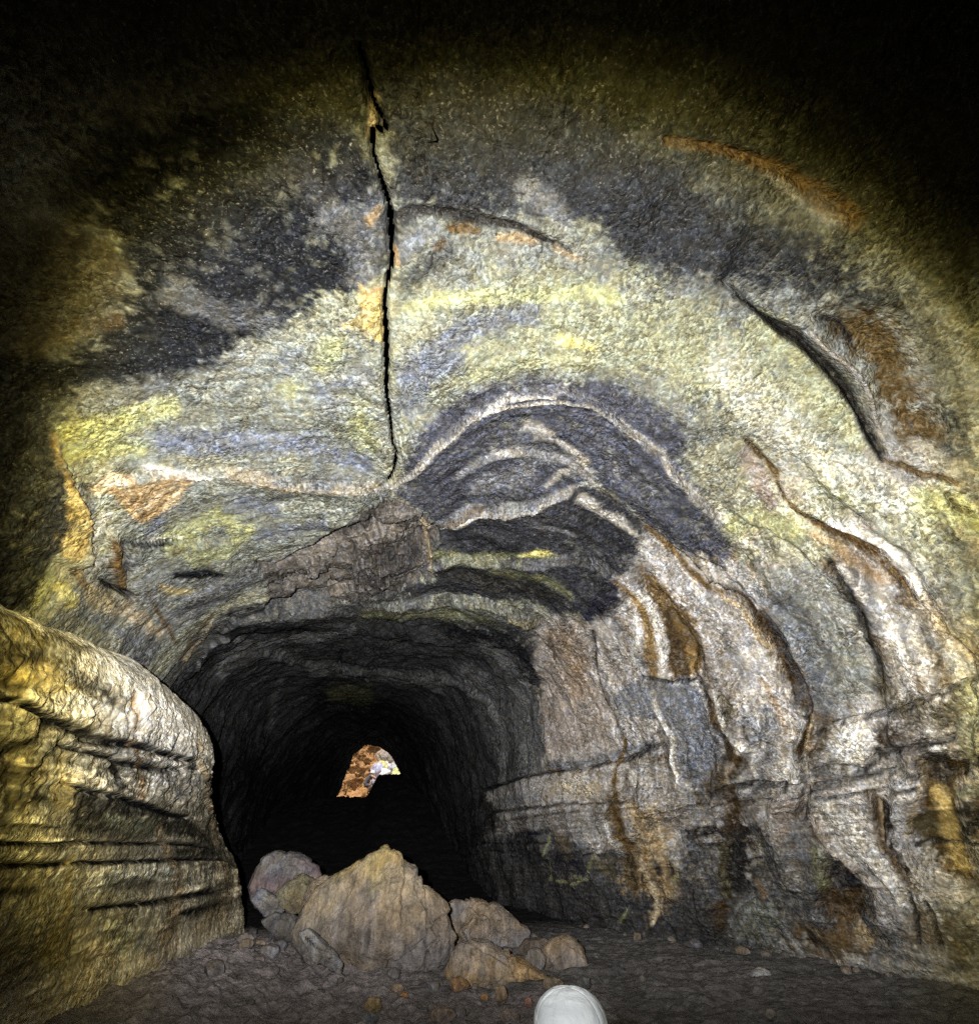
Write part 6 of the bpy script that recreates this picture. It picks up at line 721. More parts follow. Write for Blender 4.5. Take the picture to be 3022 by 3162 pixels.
disp += .05*fbm(P, 2.2, 3, seed=35)+.022*fbm(P, 7, 4, .6, seed=37)+(-.045)*led*strata+.09*fbm(P, 3.5, 4, .6, seed=38)*sstep(.5, .0, zz)
P = P+nrm*disp[..., None]
flow = .25+.0*zz
o = grid_mesh('rock_ledge', P, col, np.stack([S2, V2], -1), M_BENCH, dict(flow=flow, strata=.75*strata))
tag(o, 'bulging pale yellow rock ledge with dark horizontal bands along the left side', 'rock ledge')
del P, col, disp, n1, n2, low, led, S2, V2

# ---- ground: bare floor, soil, and the rubble ramp at the far mouth
xs = spaced([(-7, -3, .2, .1), (-3, 6.5, .03, .03), (6.5, 10, .04, .12)]); ys = spaced([(-5, 5.5, .3, .15), (5.5, 13, .025, .03), (13, 27, .06, .12), (27, 34, .06, .06), (34, 60, .15, .8)])
Y2, X2 = np.meshgrid(ys, xs, indexing='ij'); Q = np.stack([X2, Y2, np.zeros_like(X2)], -1)
a1 = fbm(Q, .8, 4, .5, seed=41); a2 = fbm(Q, 3.2, 5, .62, seed=42); a3 = fbm(Q, 12, 4, .65, seed=43); a4 = fbm(Q, 2.4, 4, .55, seed=44, ridged=True)
soil = sstep(1.7, .3, X2+.5*a1+.12*(Y2-8))*sstep(14, 11, Y2); soil = np.maximum(soil, sstep(3.2, 2.6, X2+.4*a1)*sstep(8.6, 7.8, Y2+.5*a1)*.8)
rip = fbm(np.stack([X2*1.2+.4*a1, Y2*5.5+.8*a1, X2*0], -1), 1.0, 4, .6, seed=45, ridged=True)
z = .05*a1+soil*(.13*a2+.035*a3+.07*a4)+(1-soil)*(.05*rip+.02*a3+.03*a2-.05*sstep(.55, .8, fbm(np.stack([X2*.7+.5*a1, Y2*1.6, X2*0], -1), 1.0, 3, seed=49, ridged=True)))
z += .26*sstep(-.4, -1.9, X2+.3*a1)*sstep(12.5, 9, Y2)                     # soil banked against the ledge
z += .10*sstep(2.6, .2, X2)*sstep(8.2, 11, Y2)*sstep(15, 12.5, Y2)
crest = 3.0+1.0*sstep(-.2, .4, X2)+.12*sstep(.4, 1.7, X2)
rise = sstep(17, 30.4, Y2)**1.15; far = sstep(30.6, 33.5, Y2)
lump = fbm(Q, 1.1, 4, .6, seed=46, ridged=True)*.25+fbm(Q, 2.6, 3, seed=47)*.22
z = z+rise*(crest+lump-.1)-far*.9*sstep(-.8, -2, X2)+far*sstep(31, 40, Y2)*1.2*sstep(-1, 3, X2)
Q[..., 2] = z
col = np.zeros(Q.shape, np.float32)+np.array((.135, .127, .122), np.float32)
col = lerp(col, (.32, .275, .272), soil*(.7+.4*a2)); col = lerp(col, (.012, .012, .012), sstep(11.5, 14, Y2)*(1-far)); col = lerp(col, (.5, .38, .26), far)  # rubble ramp coloured near black to stand for missing light
gm, g = new_mat('cave_floor'); pos = g.n('TexCoord', out=3); alb = g.n('Attribute', attribute_name='albedo', out=0)
mid = g.noise(pos, 7, 8, .7); fine = g.noise(pos, 40, 5, .7); fl = g.noise(g.scalev(pos, (3, 14, 3)), 1.0, 6, .65, .4)
mul = g.math('MULTIPLY', g.mapr(mid, .3, .7, .5, 1.55), g.math('MULTIPLY', g.mapr(fine, .3, .7, .6, 1.45), g.mapr(fl, .3, .7, .7, 1.3)))
finish(g, g.n('VectorMath', {0: alb, 3: mul}, operation='SCALE'), .75, g.math('ADD', g.math('ADD', mid, g.math('MULTIPLY', fine, .35)), g.math('MULTIPLY', fl, .4)), .07, 1.0, .3)
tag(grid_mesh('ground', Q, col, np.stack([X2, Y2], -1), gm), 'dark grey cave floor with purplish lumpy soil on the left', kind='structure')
def ground_z(x, y):
    i = min(max(np.searchsorted(ys, y), 1), len(ys)-1); j = min(max(np.searchsorted(xs, x), 1), len(xs)-1); return float(z[i, j])

# ---- loose rocks
def loose_rock_material():
    m, g = new_mat('boulder_rock'); pos = g.n('TexCoord', out=3); alb = g.n('Attribute', attribute_name='albedo', out=0)
    mid = g.noise(pos, 5, 8, .66, .3); fine = g.noise(pos, 30, 5, .7); big = g.noise(pos, 2.0, 3, .6)
    vein = g.noise(g.scalev(pos, (9, 9, 2.2)), 1.0, 6, .7, 1.0)
    mul = g.math('MULTIPLY', g.mapr(mid, .3, .7, .55, 1.5), g.math('MULTIPLY', g.mapr(fine, .3, .7, .7, 1.35), g.mapr(vein, .3, .7, .5, 1.55)))
    col = g.n('VectorMath', {0: alb, 3: mul}, operation='SCALE')
    col = g.mix(1.0, col, g.mix(g.mapr(big, .4, .6, 0, 1), (1.08, 1.0, .86, 1), (.93, .98, 1.08, 1)), 'MULTIPLY')
    finish(g, col, .72, g.math('ADD', g.math('ADD', mid, g.math('MULTIPLY', vein, .5)), g.math('MULTIPLY', fine, .3)), .09, 1.0, .3)
    return m
M_ROCK = loose_rock_material()
def ico(sub):
    bm = bmesh.new(); bmesh.ops.create_icosphere(bm, subdivisions=sub, radius=1.0)
    V = np.array([x.co[:] for x in bm.verts]); F = np.array([[x.index for x in f.verts] for f in bm.faces]); bm.free(); return V, F
ICO = {k: ico(k) for k in (3, 4, 5, 6)}
def tri_object(name, V, F, col, material):
    me = bpy.data.meshes.new(name); me.from_pydata(V.tolist(), [], F.tolist()); me.polygons.foreach_set('use_smooth', np.ones(len(F), bool))
    a = me.attributes.new('albedo', 'FLOAT_COLOR', 'POINT'); a.data.foreach_set('color', np.c_[col, np.ones(len(V))].astype(np.float32).ravel())
    me.materials.append(material); o = bpy.data.objects.new(name, me); LINK(o); return o
def rock_shape(outline, th, seed, facets=7, amp=1.0, sub=5):
    """outline: (across, up) in metres, th: thickness; a chipped solid of that silhouette"""
    rng = np.random.RandomState(seed); V, F = ICO[sub]; O = np.array(outline); c = O.mean(0); E = O-c
    ang = np.arctan2(V[:, 2], V[:, 0]); R = np.zeros(len(V)); D = np.stack([np.cos(ang), np.sin(ang)], 1)
    for k in range(len(E)):                                    # ray from the middle to the outline
        p, q = E[k], E[(k+1) % len(E)]; e = q-p; den = D[:, 0]*e[1]-D[:, 1]*e[0]
        with np.errstate(divide='ignore', invalid='ignore'):
            t = (p[0]*e[1]-p[1]*e[0])/den; w = (p[0]*D[:, 1]-p[1]*D[:, 0])/den
        ok = (w >= -1e-6) & (w <= 1+1e-6) & (t > 0); R = np.where(ok, np.maximum(R, np.nan_to_num(t)), R)
    rho = np.hypot(V[:, 0], V[:, 2]); k = rho**.55; dep = np.sign(V[:, 1])*np.abs(V[:, 1])**.9
    X = np.stack([c[0]+D[:, 0]*R*k, dep*th*.5, c[1]+D[:, 1]*R*k], 1)
    size = max(np.ptp(O[:, 0]), np.ptp(O[:, 1])); cc = np.array([c[0], 0, c[1]]); X = cc+(X-cc)*np.array([1.07, 1.0, 1.0])
    for f in range(facets*2):                                    # flat broken faces
        n = rng.normal(size=3); n[1] = -abs(n[1])*1.3 if f % 3 else abs(n[1]); n /= np.linalg.norm(n)
        pr = (X-cc)@n; h = pr.max()*rng.uniform(.52, .82); over = np.maximum(pr-h, 0); fade = np.clip(1.08-rho**9, .12, 1)
        X = X-n*(over*.97*fade)[:, None]
    nn = (X-cc)/np.maximum(np.linalg.norm(X-cc, axis=1, keepdims=True), 1e-6)
    q = X+seed*3.7
    d = size*amp*(.022*fbm(q/size, 2.6, 3, .5)+.034*fbm(q/size, 5, 4, .62, ridged=True)+.016*fbm(q/size*np.array([1, 1, .5]), 14, 3, .6, ridged=True))
    for f in range(5):                                         # fractures: a groove and a small offset across each
        n = rng.normal(size=3); n[1] *= .35; n /= np.linalg.norm(n); pr = (X-cc)@n-rng.uniform(-.28, .28)*size+.05*size*fbm(q/size, 3, 3, seed=60+f)
        d = d+size*(.014*np.tanh(pr/(.012*size))-.022*np.exp(-(pr/(.014*size))**2))*(1 if sub > 3 else .5)
    return X+nn*d[:, None], F
for nm, label, cat, grp, (ox, oy), head, th, c1, c2, outline, seed, facets, amp, sub in ROCKS:
    X, F = rock_shape(outline, th, seed, facets, amp, sub)
    size = np.ptp(X[:, 2])+1e-6; hgt = (X[:, 2]-X[:, 2].min())/size
    k = sstep(.25, -.25, (hgt-.55)*.8+fbm(X+seed, 2.2/size, 4, .6)*.9)
    col = np.array(c1)*(1-k[:, None])+np.array(c2)*k[:, None]
    if seed == 3:                                               # ochre crust on the largest boulder
        y = sstep(.0, .35, hgt-.62+.5*fbm(X, 2.0, 4, seed=3))*sstep(.35, -.1, X[:, 0]+.1); col = col*(1-.7*y[:, None])+np.array((.36, .27, .10))*.7*y[:, None]
    if 'orange stained corner' in label:
        y = sstep(.0, .3, X[:, 0]-.1+.5*fbm(X, 3, 4, seed=6)); col = col*(1-.75*y[:, None])+np.array((.36, .23, .1))*.75*y[:, None]
    if 'pinkish right side' in label:
        y = sstep(.0, .35, X[:, 0]-.15); col = col*(1-.6*y[:, None])+np.array((.24, .15, .15))*.6*y[:, None]
    X = np.stack([X[:, 0], X[:, 1], X[:, 2]], 1)
    gz = ground_z(ox, oy)
    o = tri_object(nm, X, F, col, M_ROCK); o.location = (ox, oy, gz*.6 if cat == 'stone' and oy < 9.3 else 0); o.rotation_euler = (0, 0, head)
    tag(o, label, cat, grp)

# scattered debris: small individual stones
rd = random.Random(11); debris = []
for k in range(140):
    if k < 40: x, y, r = rd.uniform(-1.9, 2.6), rd.uniform(7.0, 10.8), rd.choice((.03, .04, .05, .06, .09))
    elif k < 52: x, y, r = rd.uniform(-1.9, -.5), rd.uniform(9.6, 12.2), rd.uniform(.08, .17)
    elif k < 64: x, y, r = rd.uniform(2.6, 7.0), rd.uniform(7.2, 11.0), rd.choice((.03, .04, .06))
    elif k >= 96: x, y, r = rd.uniform(-1.8, 2.8), rd.uniform(8.3, 12.0), rd.choice((.05, .07, .09, .12, .15))
    else: y = rd.uniform(7.2, 12.5); x = np.interp(y, [7.2, 8, 9.6, 12, 12.5], [7.6, 7.3, 6.6, 4.95, 4.8])-rd.uniform(.05, .5); r = rd.choice((.04, .06, .08, .12))
    if any((x-a)**2+(y-b)**2 < (r+c)**2 for a, b, c in debris): continue
    debris.append((x, y, r))
    O = [(r*math.cos(a)*rd.uniform(.75, 1.2), r*rd.uniform(.5, .75)*math.sin(a)*rd.uniform(.8, 1.2)) for a in np.linspace(0, 2*math.pi, 8, endpoint=False)]
    X, F = rock_shape(O, r*rd.uniform(1.2, 2.0), 200+k, 4, 1.0, 3); c = rd.choice(((.2, .18, .175), (.16, .145, .14), (.24, .2, .16), (.13, .12, .12)))
    o = tri_object('stone', X, F, np.tile(np.array(c), (len(X), 1)), M_ROCK); o.location = (x, y, ground_z(x, y)+r*.15); o.rotation_euler = (0, 0, rd.uniform(0, 6.28))
    tag(o, 'small grey brown stone scattered loose on the cave floor', 'stone', 'small stones scattered over the cave floor')

# ---- people
def figure_mesh(name, bones, radii, cols, material, sub=2):
    """one skin over a chain of joints: bones = {joint: (pos, parent)}"""
    names = list(bones); me = bpy.data.meshes.new(name); idx = {k: i for i, k in enumerate(names)}
    me.from_pydata([bones[k][0] for k in names], [(idx[k], idx[bones[k][1]]) for k in names if bones[k][1]], [])
    o = bpy.data.objects.new(name, me); LINK(o); sk = o.modifiers.new('skin', 'SKIN'); sk.use_smooth_shade = True
    for k in names:
        r = radii[k]; r = (r, r) if not isinstance(r, tuple) else r; me.skin_vertices[0].data[idx[k]].radius = r
    me.skin_vertices[0].data[0].use_root = True
    ss = o.modifiers.new('sub', 'SUBSURF'); ss.levels = ss.render_levels = sub
    dg = bpy.context.evaluated_depsgraph_get(); m2 = bpy.data.meshes.new_from_object(o.evaluated_get(dg)); bpy.data.objects.remove(o)
    V = np.array([x.co[:] for x in m2.vertices]); best = np.full(len(V), 9e9); c = np.zeros((len(V), 3))
    for k in names:
        a = np.array(bones[k][0]); b = np.array(bones[bones[k][1]][0]) if bones[k][1] else a; e = b-a
        h = np.clip(((V-a)@e)/max(e@e, 1e-9), 0, 1); d = np.linalg.norm(V-a-h[:, None]*e, axis=1); w = d < best; best = np.where(w, d, best); c[w] = cols[k]
    at = m2.attributes.new('albedo', 'FLOAT_COLOR', 'POINT'); at.data.foreach_set('color', np.c_[c, np.ones(len(V))].astype(np.float32).ravel())
    m2.materials.clear(); m2.materials.append(material); m2.polygons.foreach_set('use_smooth', np.ones(len(m2.polygons), bool))
    ob = bpy.data.objects.new(name, m2); LINK(ob); return ob
mc, g = new_mat('cloth_and_skin'); pos = g.n('TexCoord', out=3); alb = g.n('Attribute', attribute_name='albedo', out=0)
finish(g, g.n('VectorMath', {0: alb, 3: g.mapr(g.noise(pos, 30, 4, .6), .3, .7, .8, 1.2)}, operation='SCALE'), .75, g.noise(pos, 40, 4, .6), .01, .6, .3)
mw, g = new_mat('white_cotton'); pos = g.n('TexCoord', out=3); wr = g.noise(g.scalev(pos, (9, 9, 30)), 1.0, 4, .55, 1.0); wv = g.noise(pos, 400, 2, .5)
finish(g, g.mix(g.mapr(wr, .35, .65, 0, 1), (.78, .81, .82, 1), (.86, .88, .88, 1)), .7, g.math('ADD', wr, g.math('MULTIPLY', wv, .08)), .012, .8, .3)
M_CAP, g = new_mat('cap_cotton'); pos = g.n('TexCoord', out=3); wr = g.noise(g.scalev(pos, (7, 7, 16)), 1.0, 4, .55, 1.0); wv = g.noise(pos, 300, 2, .5)
finish(g, g.mix(g.mapr(wr, .35, .65, 0, 1), (.52, .55, .57, 1), (.58, .61, .62, 1)), .8, g.math('ADD', wr, g.math('MULTIPLY', wv, .08)), .010, 1.0, .2)
GREY, SKIN, WHITE, DARK = (.10, .10, .125), (.55, .33, .22), (.85, .85, .85), (.03, .03, .035)
# far caver clambering over the top of the rubble ramp
base = Vector((-.18, 32.5, 3.30)); pr = bpy.data.objects.new('person', None); LINK(pr); pr.location = base; pr.scale = (1.05, 1.05, 1.05)
tag(pr, 'person in grey clothes with a white helmet bent over climbing in the sunlit mouth', 'person')
b = {'pelvis': ((-.13, 0, .55), None), 'waist': ((-.08, 0, .70), 'pelvis'), 'chest': ((.04, 0, .88), 'waist'), 'neck': ((.15, 0, 1.0), 'chest'), 'head': ((.22, 0, 1.09), 'neck'),
     'shr': ((.17, -.17, .97), 'chest'), 'elr': ((.38, -.22, .86), 'shr'), 'har': ((.60, -.2, .76), 'elr'), 'shl': ((.17, .17, .97), 'chest'), 'ell': ((.36, .2, .84), 'shl'), 'hal': ((.56, .16, .78), 'ell'),
     'hipr': ((-.08, -.11, .52), 'pelvis'), 'knr': ((.26, -.16, .50), 'hipr'), 'anr': ((.06, -.15, .16), 'knr'), 'tor': ((.16, -.18, .04), 'anr'), 'hipl': ((-.08, .11, .52), 'pelvis'), 'knl': ((.30, .14, .56), 'hipl'), 'anl': ((.16, .14, .2), 'knl'), 'tol': ((.28, .15, .12), 'anl')}
rad = dict(pelvis=(.17, .15), waist=(.15, .12), chest=(.17, .13), neck=.055, head=(.095, .105), shr=.07, elr=.045, har=.035, shl=.07, ell=.045, hal=.035, hipr=.10, knr=.07, anr=.045, tor=.04, hipl=.10, knl=.07, anl=.045, tol=.04)
cl = {k: GREY for k in b}; cl.update(neck=SKIN, head=SKIN, elr=SKIN, har=SKIN, ell=SKIN, hal=SKIN, anr=(.6, .3, .16), tor=(.6, .28, .13), tol=DARK, anl=DARK)
ob = figure_mesh('body', b, rad, cl, mc); ob.parent = pr
def dome(name, rx, ry, rz, material, seams=(), depth=.0025, zmin=0.0, wrinkle=0.0, nu=144, nv=56):
    th = np.linspace(0, 2*math.pi, nu, endpoint=False); ph = np.linspace(math.pi/2, math.asin(zmin), nv); Pm = np.zeros((nv, nu, 3))
    for i, p_ in enumerate(ph):
        w = np.ones(nu); 
        for sm in seams: w -= depth/rx*np.exp(-((((th-sm+math.pi) % (2*math.pi))-math.pi)*max(math.cos(p_), .02)/.02)**2)
        r = math.cos(p_)**.8; Pm[i] = np.stack([rx*r*np.cos(th)*w, ry*r*np.sin(th)*w, np.full(nu, rz*math.sin(p_))*(.5+.5*w)], 1)
    if wrinkle: Pm += (wrinkle*fbm(Pm, 14, 3, seed=51)+wrinkle*.7*fbm(Pm*np.array([1, 1, .4]), 34, 3, seed=52))[..., None]*Pm/np.linalg.norm(Pm, axis=2, keepdims=True)
    me = bpy.data.meshes.new(name); F = [(i*nu+j, (i+1)*nu+j, (i+1)*nu+(j+1) % nu, i*nu+(j+1) % nu) for i in range(nv-1) for j in range(nu)]
    me.from_pydata(Pm.reshape(-1, 3).tolist(), [], F); me.polygons.foreach_set('use_smooth', np.ones(len(F), bool)); me.materials.append(material)
    o = bpy.data.objects.new(name, me); LINK(o); return o
hm = dome('helmet', .135, .15, .14, mw); hm.parent = pr; hm.location = (.22, 0, 1.10)
bm = bmesh.new()                                                # white stripe down the side of the thigh
for k in range(7):
    t = k/6; bmesh.ops.create_icosphere(bm, subdivisions=1, radius=.028, matrix=Matrix.Translation((.20-.10*t, -.245, .72-.36*t)))
me = bpy.data.meshes.new('trouser_stripe'); bm.to_mesh(me); bm.free(); st = bpy.data.objects.new('trouser_stripe', me); LINK(st); st.parent = pr; me.materials.append(mw)

# the visitor in the foreground: only the crown of the cap reaches into the picture
cx, cy, topz, k = .782, 2.28, 1.244, 1.3
pr = bpy.data.objects.new('person', None); LINK(pr); pr.location = (cx, cy, 0)
tag(pr, 'person in a plain white cap, only its crown showing at the bottom edge', 'person')
SHIRT, JEANS = (.12, .05, .05), (.05, .06, .1)
b = {'pelvis': (0, 0, .13), 'waist': (0, .0, .29), 'chest': (0, .01, .48), 'neck': (0, .02, .64), 'head': (0, .035, .77), 'crown': (0, .03, .82)}
par = dict(pelvis=None, waist='pelvis', chest='waist', neck='chest', head='neck', crown='head')
rad = dict(pelvis=(.15, .12), waist=(.125, .095), chest=(.14, .1), neck=.052, head=(.07, .085), crown=(.068, .08))
cl = dict(pelvis=JEANS, waist=SHIRT, chest=SHIRT, neck=SKIN, head=SKIN, crown=SKIN)
for sd, sg in (('r', 1), ('l', -1)):
    for nm, p_, pa, r_, c_ in (('sh', (.17, 0, .57), 'chest', .055, SHIRT), ('el', (.24, .10, .34), 'sh', .042, SHIRT), ('wr', (.145, .31, .40), 'el', .028, SKIN), ('palm', (.135, .37, .425), 'wr', (.036, .02), SKIN),
                               ('hip', (.085, .03, .12), 'pelvis', .09, JEANS), ('kn', (.14, .42, .37), 'hip', .06, JEANS), ('an', (.13, .60, .07), 'kn', .042, JEANS), ('toe', (.145, .74, .035), 'an', .038, DARK)):
        b[nm+sd] = (p_[0]*sg, p_[1], p_[2]); par[nm+sd] = pa if pa in ('chest', 'pelvis') else pa+sd; rad[nm+sd] = r_; cl[nm+sd] = c_
    for f, (dx, ln) in enumerate(((-.030, .058), (-.010, .070), (.011, .064), (.030, .048))):
        b['fa%d%s' % (f, sd)] = ((.135+dx)*sg, .405, .43); par['fa%d%s' % (f, sd)] = 'palm'+sd
        b['fb%d%s' % (f, sd)] = ((.135+dx*1.1)*sg, .405+ln*.55, .425); par['fb%d%s' % (f, sd)] = 'fa%d%s' % (f, sd)
        b['fc%d%s' % (f, sd)] = ((.135+dx*1.1)*sg, .405+ln*.9, .405); par['fc%d%s' % (f, sd)] = 'fb%d%s' % (f, sd)
        for q_ in 'abc': rad['f%s%d%s' % (q_, f, sd)] = .0085; cl['f%s%d%s' % (q_, f, sd)] = SKIN
    b['ta'+sd] = (.09*sg, .365, .415); par['ta'+sd] = 'palm'+sd; b['tb'+sd] = (.075*sg, .40, .405); par['tb'+sd] = 'ta'+sd
    for q_ in ('ta', 'tb'): rad[q_+sd] = .0095; cl[q_+sd] = SKIN
bo = {q_: (tuple(np.array(b[q_])*k), par[q_]) for q_ in b}; rad = {q_: (tuple(np.array(r_)*k) if isinstance(r_, tuple) else r_*k) for q_, r_ in rad.items()}
ob = figure_mesh('body', bo, rad, cl, mc); ob.parent = pr
sm = [math.radians(a) for a in (-90-27, -90+33, -90+93, -90+153, -90+213, -90+273)]
cp_ = dome('cap', .128, .142, .098, M_CAP, sm, .004, 0.0, .003); cp_.parent = pr; cp_.location = (0, .03, topz-.118)
bm = bmesh.new(); rows = []                                     # peak of the cap, pointing away from the camera
for i in range(9):
    t = i/8; rows.append([bm.verts.new((.125*math.sin(a)*(1-.12*t), .14*math.cos(a)+.1*t*math.cos(a)**.5, -.012*t-.014*t*math.sin(a)**2)) for a in np.linspace(-1.35, 1.35, 25)])
for a_, c_ in zip(rows[:-1], rows[1:]):
    for j in range(24): bm.faces.new((a_[j], a_[j+1], c_[j+1], c_[j]))
bmesh.ops.solidify(bm, geom=bm.faces[:], thickness=.004)
me = bpy.data.meshes.new('peak'); bm.to_mesh(me); bm.free(); me.materials.append(M_CAP); pk = bpy.data.objects.new('peak', me); LINK(pk); pk.parent = cp_

# ---- beyond the far mouth: sunlit pit with an ochre cliff and pale boulders
xs2 = np.linspace(-9, 9, 170); zs2 = np.linspace(1.0, 11, 120); X2, Z2 = np.meshgrid(xs2, zs2, indexing='ij')
Q = np.stack([X2, 38.5+.05*(X2-1)**2*-.6+.10*(Z2-4)+.0*X2, Z2], -1); r1 = fbm(Q, .9, 4, .6, seed=61, ridged=True); r2 = fbm(Q, 3.0, 4, .65, seed=62, ridged=True)
Q[..., 1] -= .9*np.floor(r1*3+.6*r2)/3+.3*r2
col = np.zeros(Q.shape, np.float32)+np.array((.60, .33, .14), np.float32); lo = fbm(Q, .8, 4, .6, seed=63)
col = lerp(col, (.30, .17, .08), sstep(.1, .5, lo)); col = lerp(col, (.55, .35, .2), sstep(.1, .5, -lo)*.7)
mcf, g = new_mat('ochre_cliff_rock'); pos = g.n('TexCoord', out=3); alb = g.n('Attribute', attribute_name='albedo', out=0); nz = g.noise(pos, 3.5, 8, .7)
finish(g, g.n('VectorMath', {0: alb, 3: g.mapr(nz, .3, .7, .5, 1.4)}, operation='SCALE'), .85, nz, .25, 1.0, .2)
tag(grid_mesh('cliff', Q, col, np.stack([X2, Z2], -1), mcf), 'ochre orange rock face lit by daylight beyond the far mouth', kind='structure')
FAR = [('lilac grey boulder leaning on the ochre rock face in the sun', (.30, 4.95), .42, .40, (.5, .48, .62)), ('yellow lichened boulder in the sunlit heap', (.62, 5.10), .40, .42, (.62, .56, .25)),
       ('largest white boulder in the sunlit heap', (.98, 5.2), .42, .5, (.85, .85, .88)), ('flat white slab across the middle of the sunlit heap', (.76, 4.78), .5, .22, (.88, .88, .88)),
       ('pale lilac boulder behind the bent person', (.50, 4.42), .45, .45, (.6, .56, .7)), ('low white slab at the foot of the sunlit heap', (1.1, 4.42), .5, .26, (.85, .87, .92)),
       ('yellow green mossy boulder at the right edge of the sunlit heap', (1.66, 4.6), .42, .7, (.6, .62, .3)), ('grey brown boulder on top of the sunlit heap', (.75, 5.75), .6, .5, (.42, .36, .31)),
       ('grey boulder at the right shoulder of the sunlit heap', (1.28, 5.05), .4, .55, (.45, .43, .44))]
for i, (label, (x, zc), w, h, c) in enumerate(FAR):
    rng = np.random.RandomState(80+i); O = [(w*math.cos(a)*rng.uniform(.8, 1.1), h*math.sin(a)*rng.uniform(.8, 1.1)) for a in np.linspace(0, 2*math.pi, 10, endpoint=False)]
    X, F = rock_shape(O, 1.1, 80+i, 7, 1.0, 4); o = tri_object('boulder', X, F, np.tile(np.array(c), (len(X), 1)), M_ROCK); o.location = (x, 35.6+.5*(zc-4.4)+.3*(i % 3), zc); tag(o, label, 'boulder')
# the heap's core under those boulders
X, F = rock_shape([(-.7, 2.0), (-.2, 4.2), (.5, 5.4), (1.5, 5.2), (2.6, 5.6), (4, 4.5), (4.5, 2)], 2.4, 95, 8, 1.0, 5)
o = tri_object('boulder', X, F, np.tile(np.array((.5, .45, .36)), (len(X), 1)), M_ROCK); o.location = (.35, 37.3, 0); tag(o, 'big tan boulder under the pale ones in the sunlit heap', 'boulder')
X, F = rock_shape([(-.5, -.3), (-.42, .12), (-.1, .22), (.2, .12), (.42, .25), (.55, -.3)], .5, 96, 6, 1.0, 4)  # rock shape standing in for an unclear dark red figure
o = tri_object('boulder', X, F, np.tile(np.array((.07, .02, .018)), (len(X), 1)), M_ROCK); o.location = (.86, 30.9, 3.98); tag(o, 'dark reddish lump on the crest beside the bent person', 'boulder')
for i, (x, zc) in enumerate(((-.62, 2.92), (-.52, 3.06))):
    X, F = rock_shape([(.09*math.cos(a), .08*math.sin(a)) for a in np.linspace(0, 2*math.pi, 8, endpoint=False)], .12, 97+i, 4, 1.0, 3)
    o = tri_object('stone', X, F, np.tile(np.array((.6, .65, .85)), (len(X), 1)), M_ROCK); o.location = (x, 31.1, zc-.04); tag(o, ('pale blue stone low on the dark rubble crest, lower of the pair', 'pale blue stone low on the dark rubble crest, upper of the pair')[i], 'stone')

# ------------------------------------------------------------------ light
world = bpy.data.worlds.new('World'); scene.world = world; world.use_nodes = True; g = NT(world.node_tree)
ELEV, AZ = math.radians(58), math.radians(188)                  # sun behind and above, shining onto the far cliff
sky = g.n('TexSky', sky_type='NISHITA', sun_disc=False, sun_elevation=ELEV, sun_rotation=AZ)
g.n('OutputWorld', {'Surface': g.n('Background', {'Color': sky, 'Strength': .08})})
sun = bpy.data.lights.new('sun', 'SUN'); sun.energy = 5.0; sun.angle = math.radians(.5); sun.color = (1.0, .95, .86)
so = bpy.data.objects.new('sun', sun); LINK(so); sv = Vector((math.cos(ELEV)*math.sin(AZ), math.cos(ELEV)*math.cos(AZ), math.sin(ELEV))); so.rotation_euler = sv.to_track_quat('Z', 'Y').to_euler(); so.location = sv*30+Vector((0, 36, 0))
# the visitor's hand torch: squarish cool beam with a yellowish rim, held beside the camera
TORCH_SIGN = -1.0
T_POWER = 5900
lt = bpy.data.lights.new('torch', 'POINT'); lt.energy = T_POWER; lt.shadow_soft_size = .02; lt.use_nodes = True
lo = bpy.data.objects.new('torch', lt); LINK(lo); lo.location = (-.32, 0, 1.85)
lo.rotation_euler = (math.radians(90+33-4.2), 0, math.radians(-12-4.6))
g = NT(lt.node_tree); nv = g.n('TexCoord', out=1); sp = g.t.nodes.new('ShaderNodeSeparateXYZ'); g.t.links.new(nv, sp.inputs[0])
zf = g.math('MAXIMUM', g.math('MULTIPLY', sp.outputs[2], TORCH_SIGN), .02)
ax = g.math('POWER', g.math('DIVIDE', g.math('ABSOLUTE', g.math('DIVIDE', sp.outputs[0], zf)), 1.03), 2.35)
yv = g.math('DIVIDE', sp.outputs[1], zf)
ay = g.math('POWER', g.math('MAXIMUM', g.math('DIVIDE', yv, .99), g.math('DIVIDE', yv, -2.2)), 2.35)
rr = g.math('POWER', g.math('ADD', ax, ay), 1/2.35)
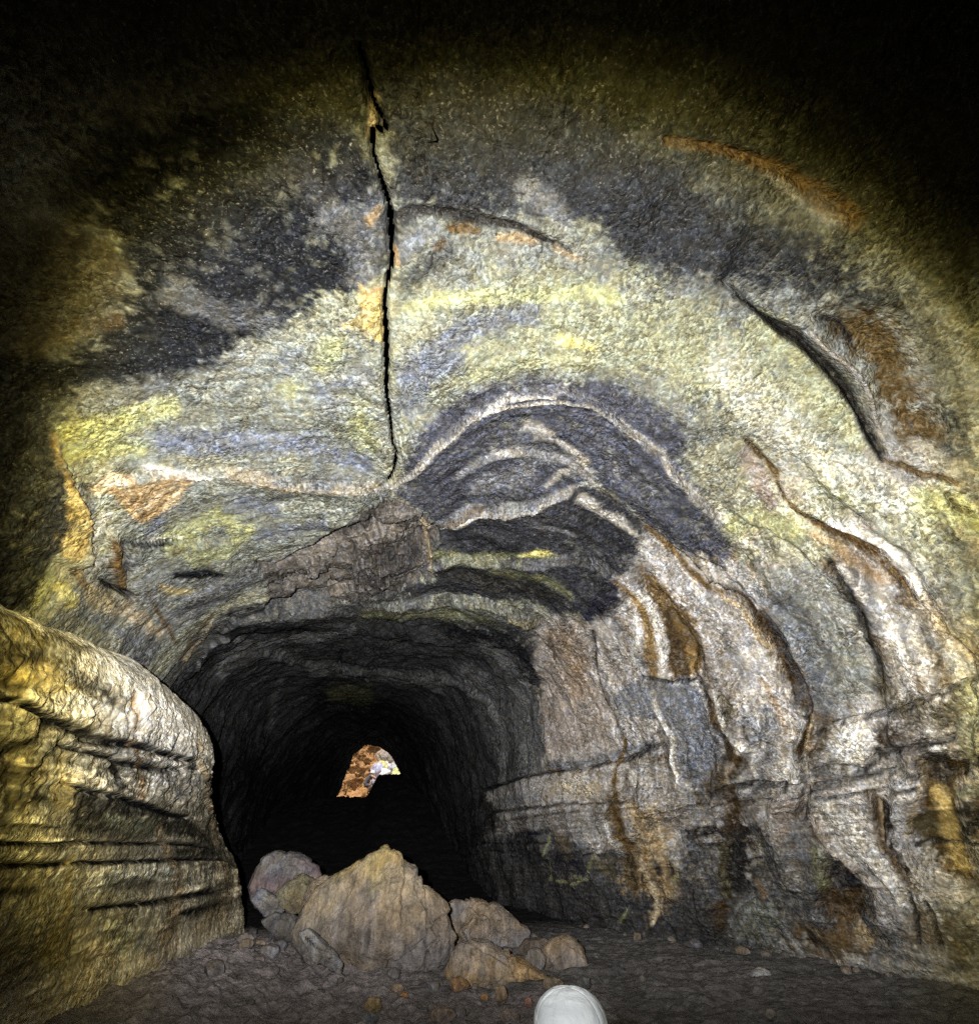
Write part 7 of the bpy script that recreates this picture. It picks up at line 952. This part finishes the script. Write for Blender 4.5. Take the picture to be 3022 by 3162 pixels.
rn = g.math('ADD', rr, g.mapr(g.noise(nv, 3.0, 3, .5), .3, .7, -.05, .05))
rp = g.t.nodes.new('ShaderNodeValToRGB'); g.t.links.new(g.math('MULTIPLY', rn, .5), rp.inputs[0]); e = rp.color_ramp.elements
e[0].position = 0; e[0].color = (1, 1, 1, 1); e[1].position = .37; e[1].color = (1, .99, .96, 1)
for p_, c_ in ((.43, (.92, .84, .52, 1)), (.475, (.55, .47, .17, 1)), (.51, (.13, .11, .035, 1)), (.55, (.03, .026, .010, 1)), (.65, (.013, .011, .006, 1)), (1.0, (.003, .003, .002, 1))):
    x_ = e.new(p_); x_.color = c_
yy = g.math('DIVIDE', sp.outputs[1], zf)                       # the beam is tilted up: it thins out towards the floor
dn = g.t.nodes.new('ShaderNodeValToRGB'); g.t.links.new(g.math('MULTIPLY_ADD', yy, .5, .5), dn.inputs[0]); e = dn.color_ramp.elements
e[0].position = 0; e[0].color = (.05, .05, .05, 1); e[1].position = .28; e[1].color = (1, 1, 1, 1)
for p_, c_ in ((.62, 1.0), (.78, .80), (.92, .55), (1.0, .45), (.02, .05), (.05, .15), (.10, .60), (.15, .95), (.21, 1.05)):
    x_ = e.new(p_); x_.color = (c_, c_, c_, 1)
g.n('OutputLight', {'Surface': g.n('Emission', {'Color': g.mix(1.0, rp.outputs[0], dn.outputs[0], 'MULTIPLY'), 'Strength': 1.0})})

# ------------------------------------------------------------------ camera
cam = bpy.data.cameras.new('camera'); co = bpy.data.objects.new('camera', cam); LINK(co); scene.camera = co
co.location = (0, 0, 1.7); co.rotation_euler = (math.radians(90+33), 0, math.radians(-12))
cam.sensor_fit = 'HORIZONTAL'; cam.sensor_width = 36; cam.lens = 18.04; cam.clip_start = .05; cam.clip_end = 500
vs_ = scene.view_settings; vs_.view_transform = 'Standard'; vs_.look = 'None'; vs_.exposure = 0.0; vs_.gamma = 1.0
scene.cycles.max_bounces = 2; scene.cycles.diffuse_bounces = 1; scene.cycles.glossy_bounces = 0; scene.cycles.use_denoising = False; scene.cycles.sample_clamp_indirect = .6
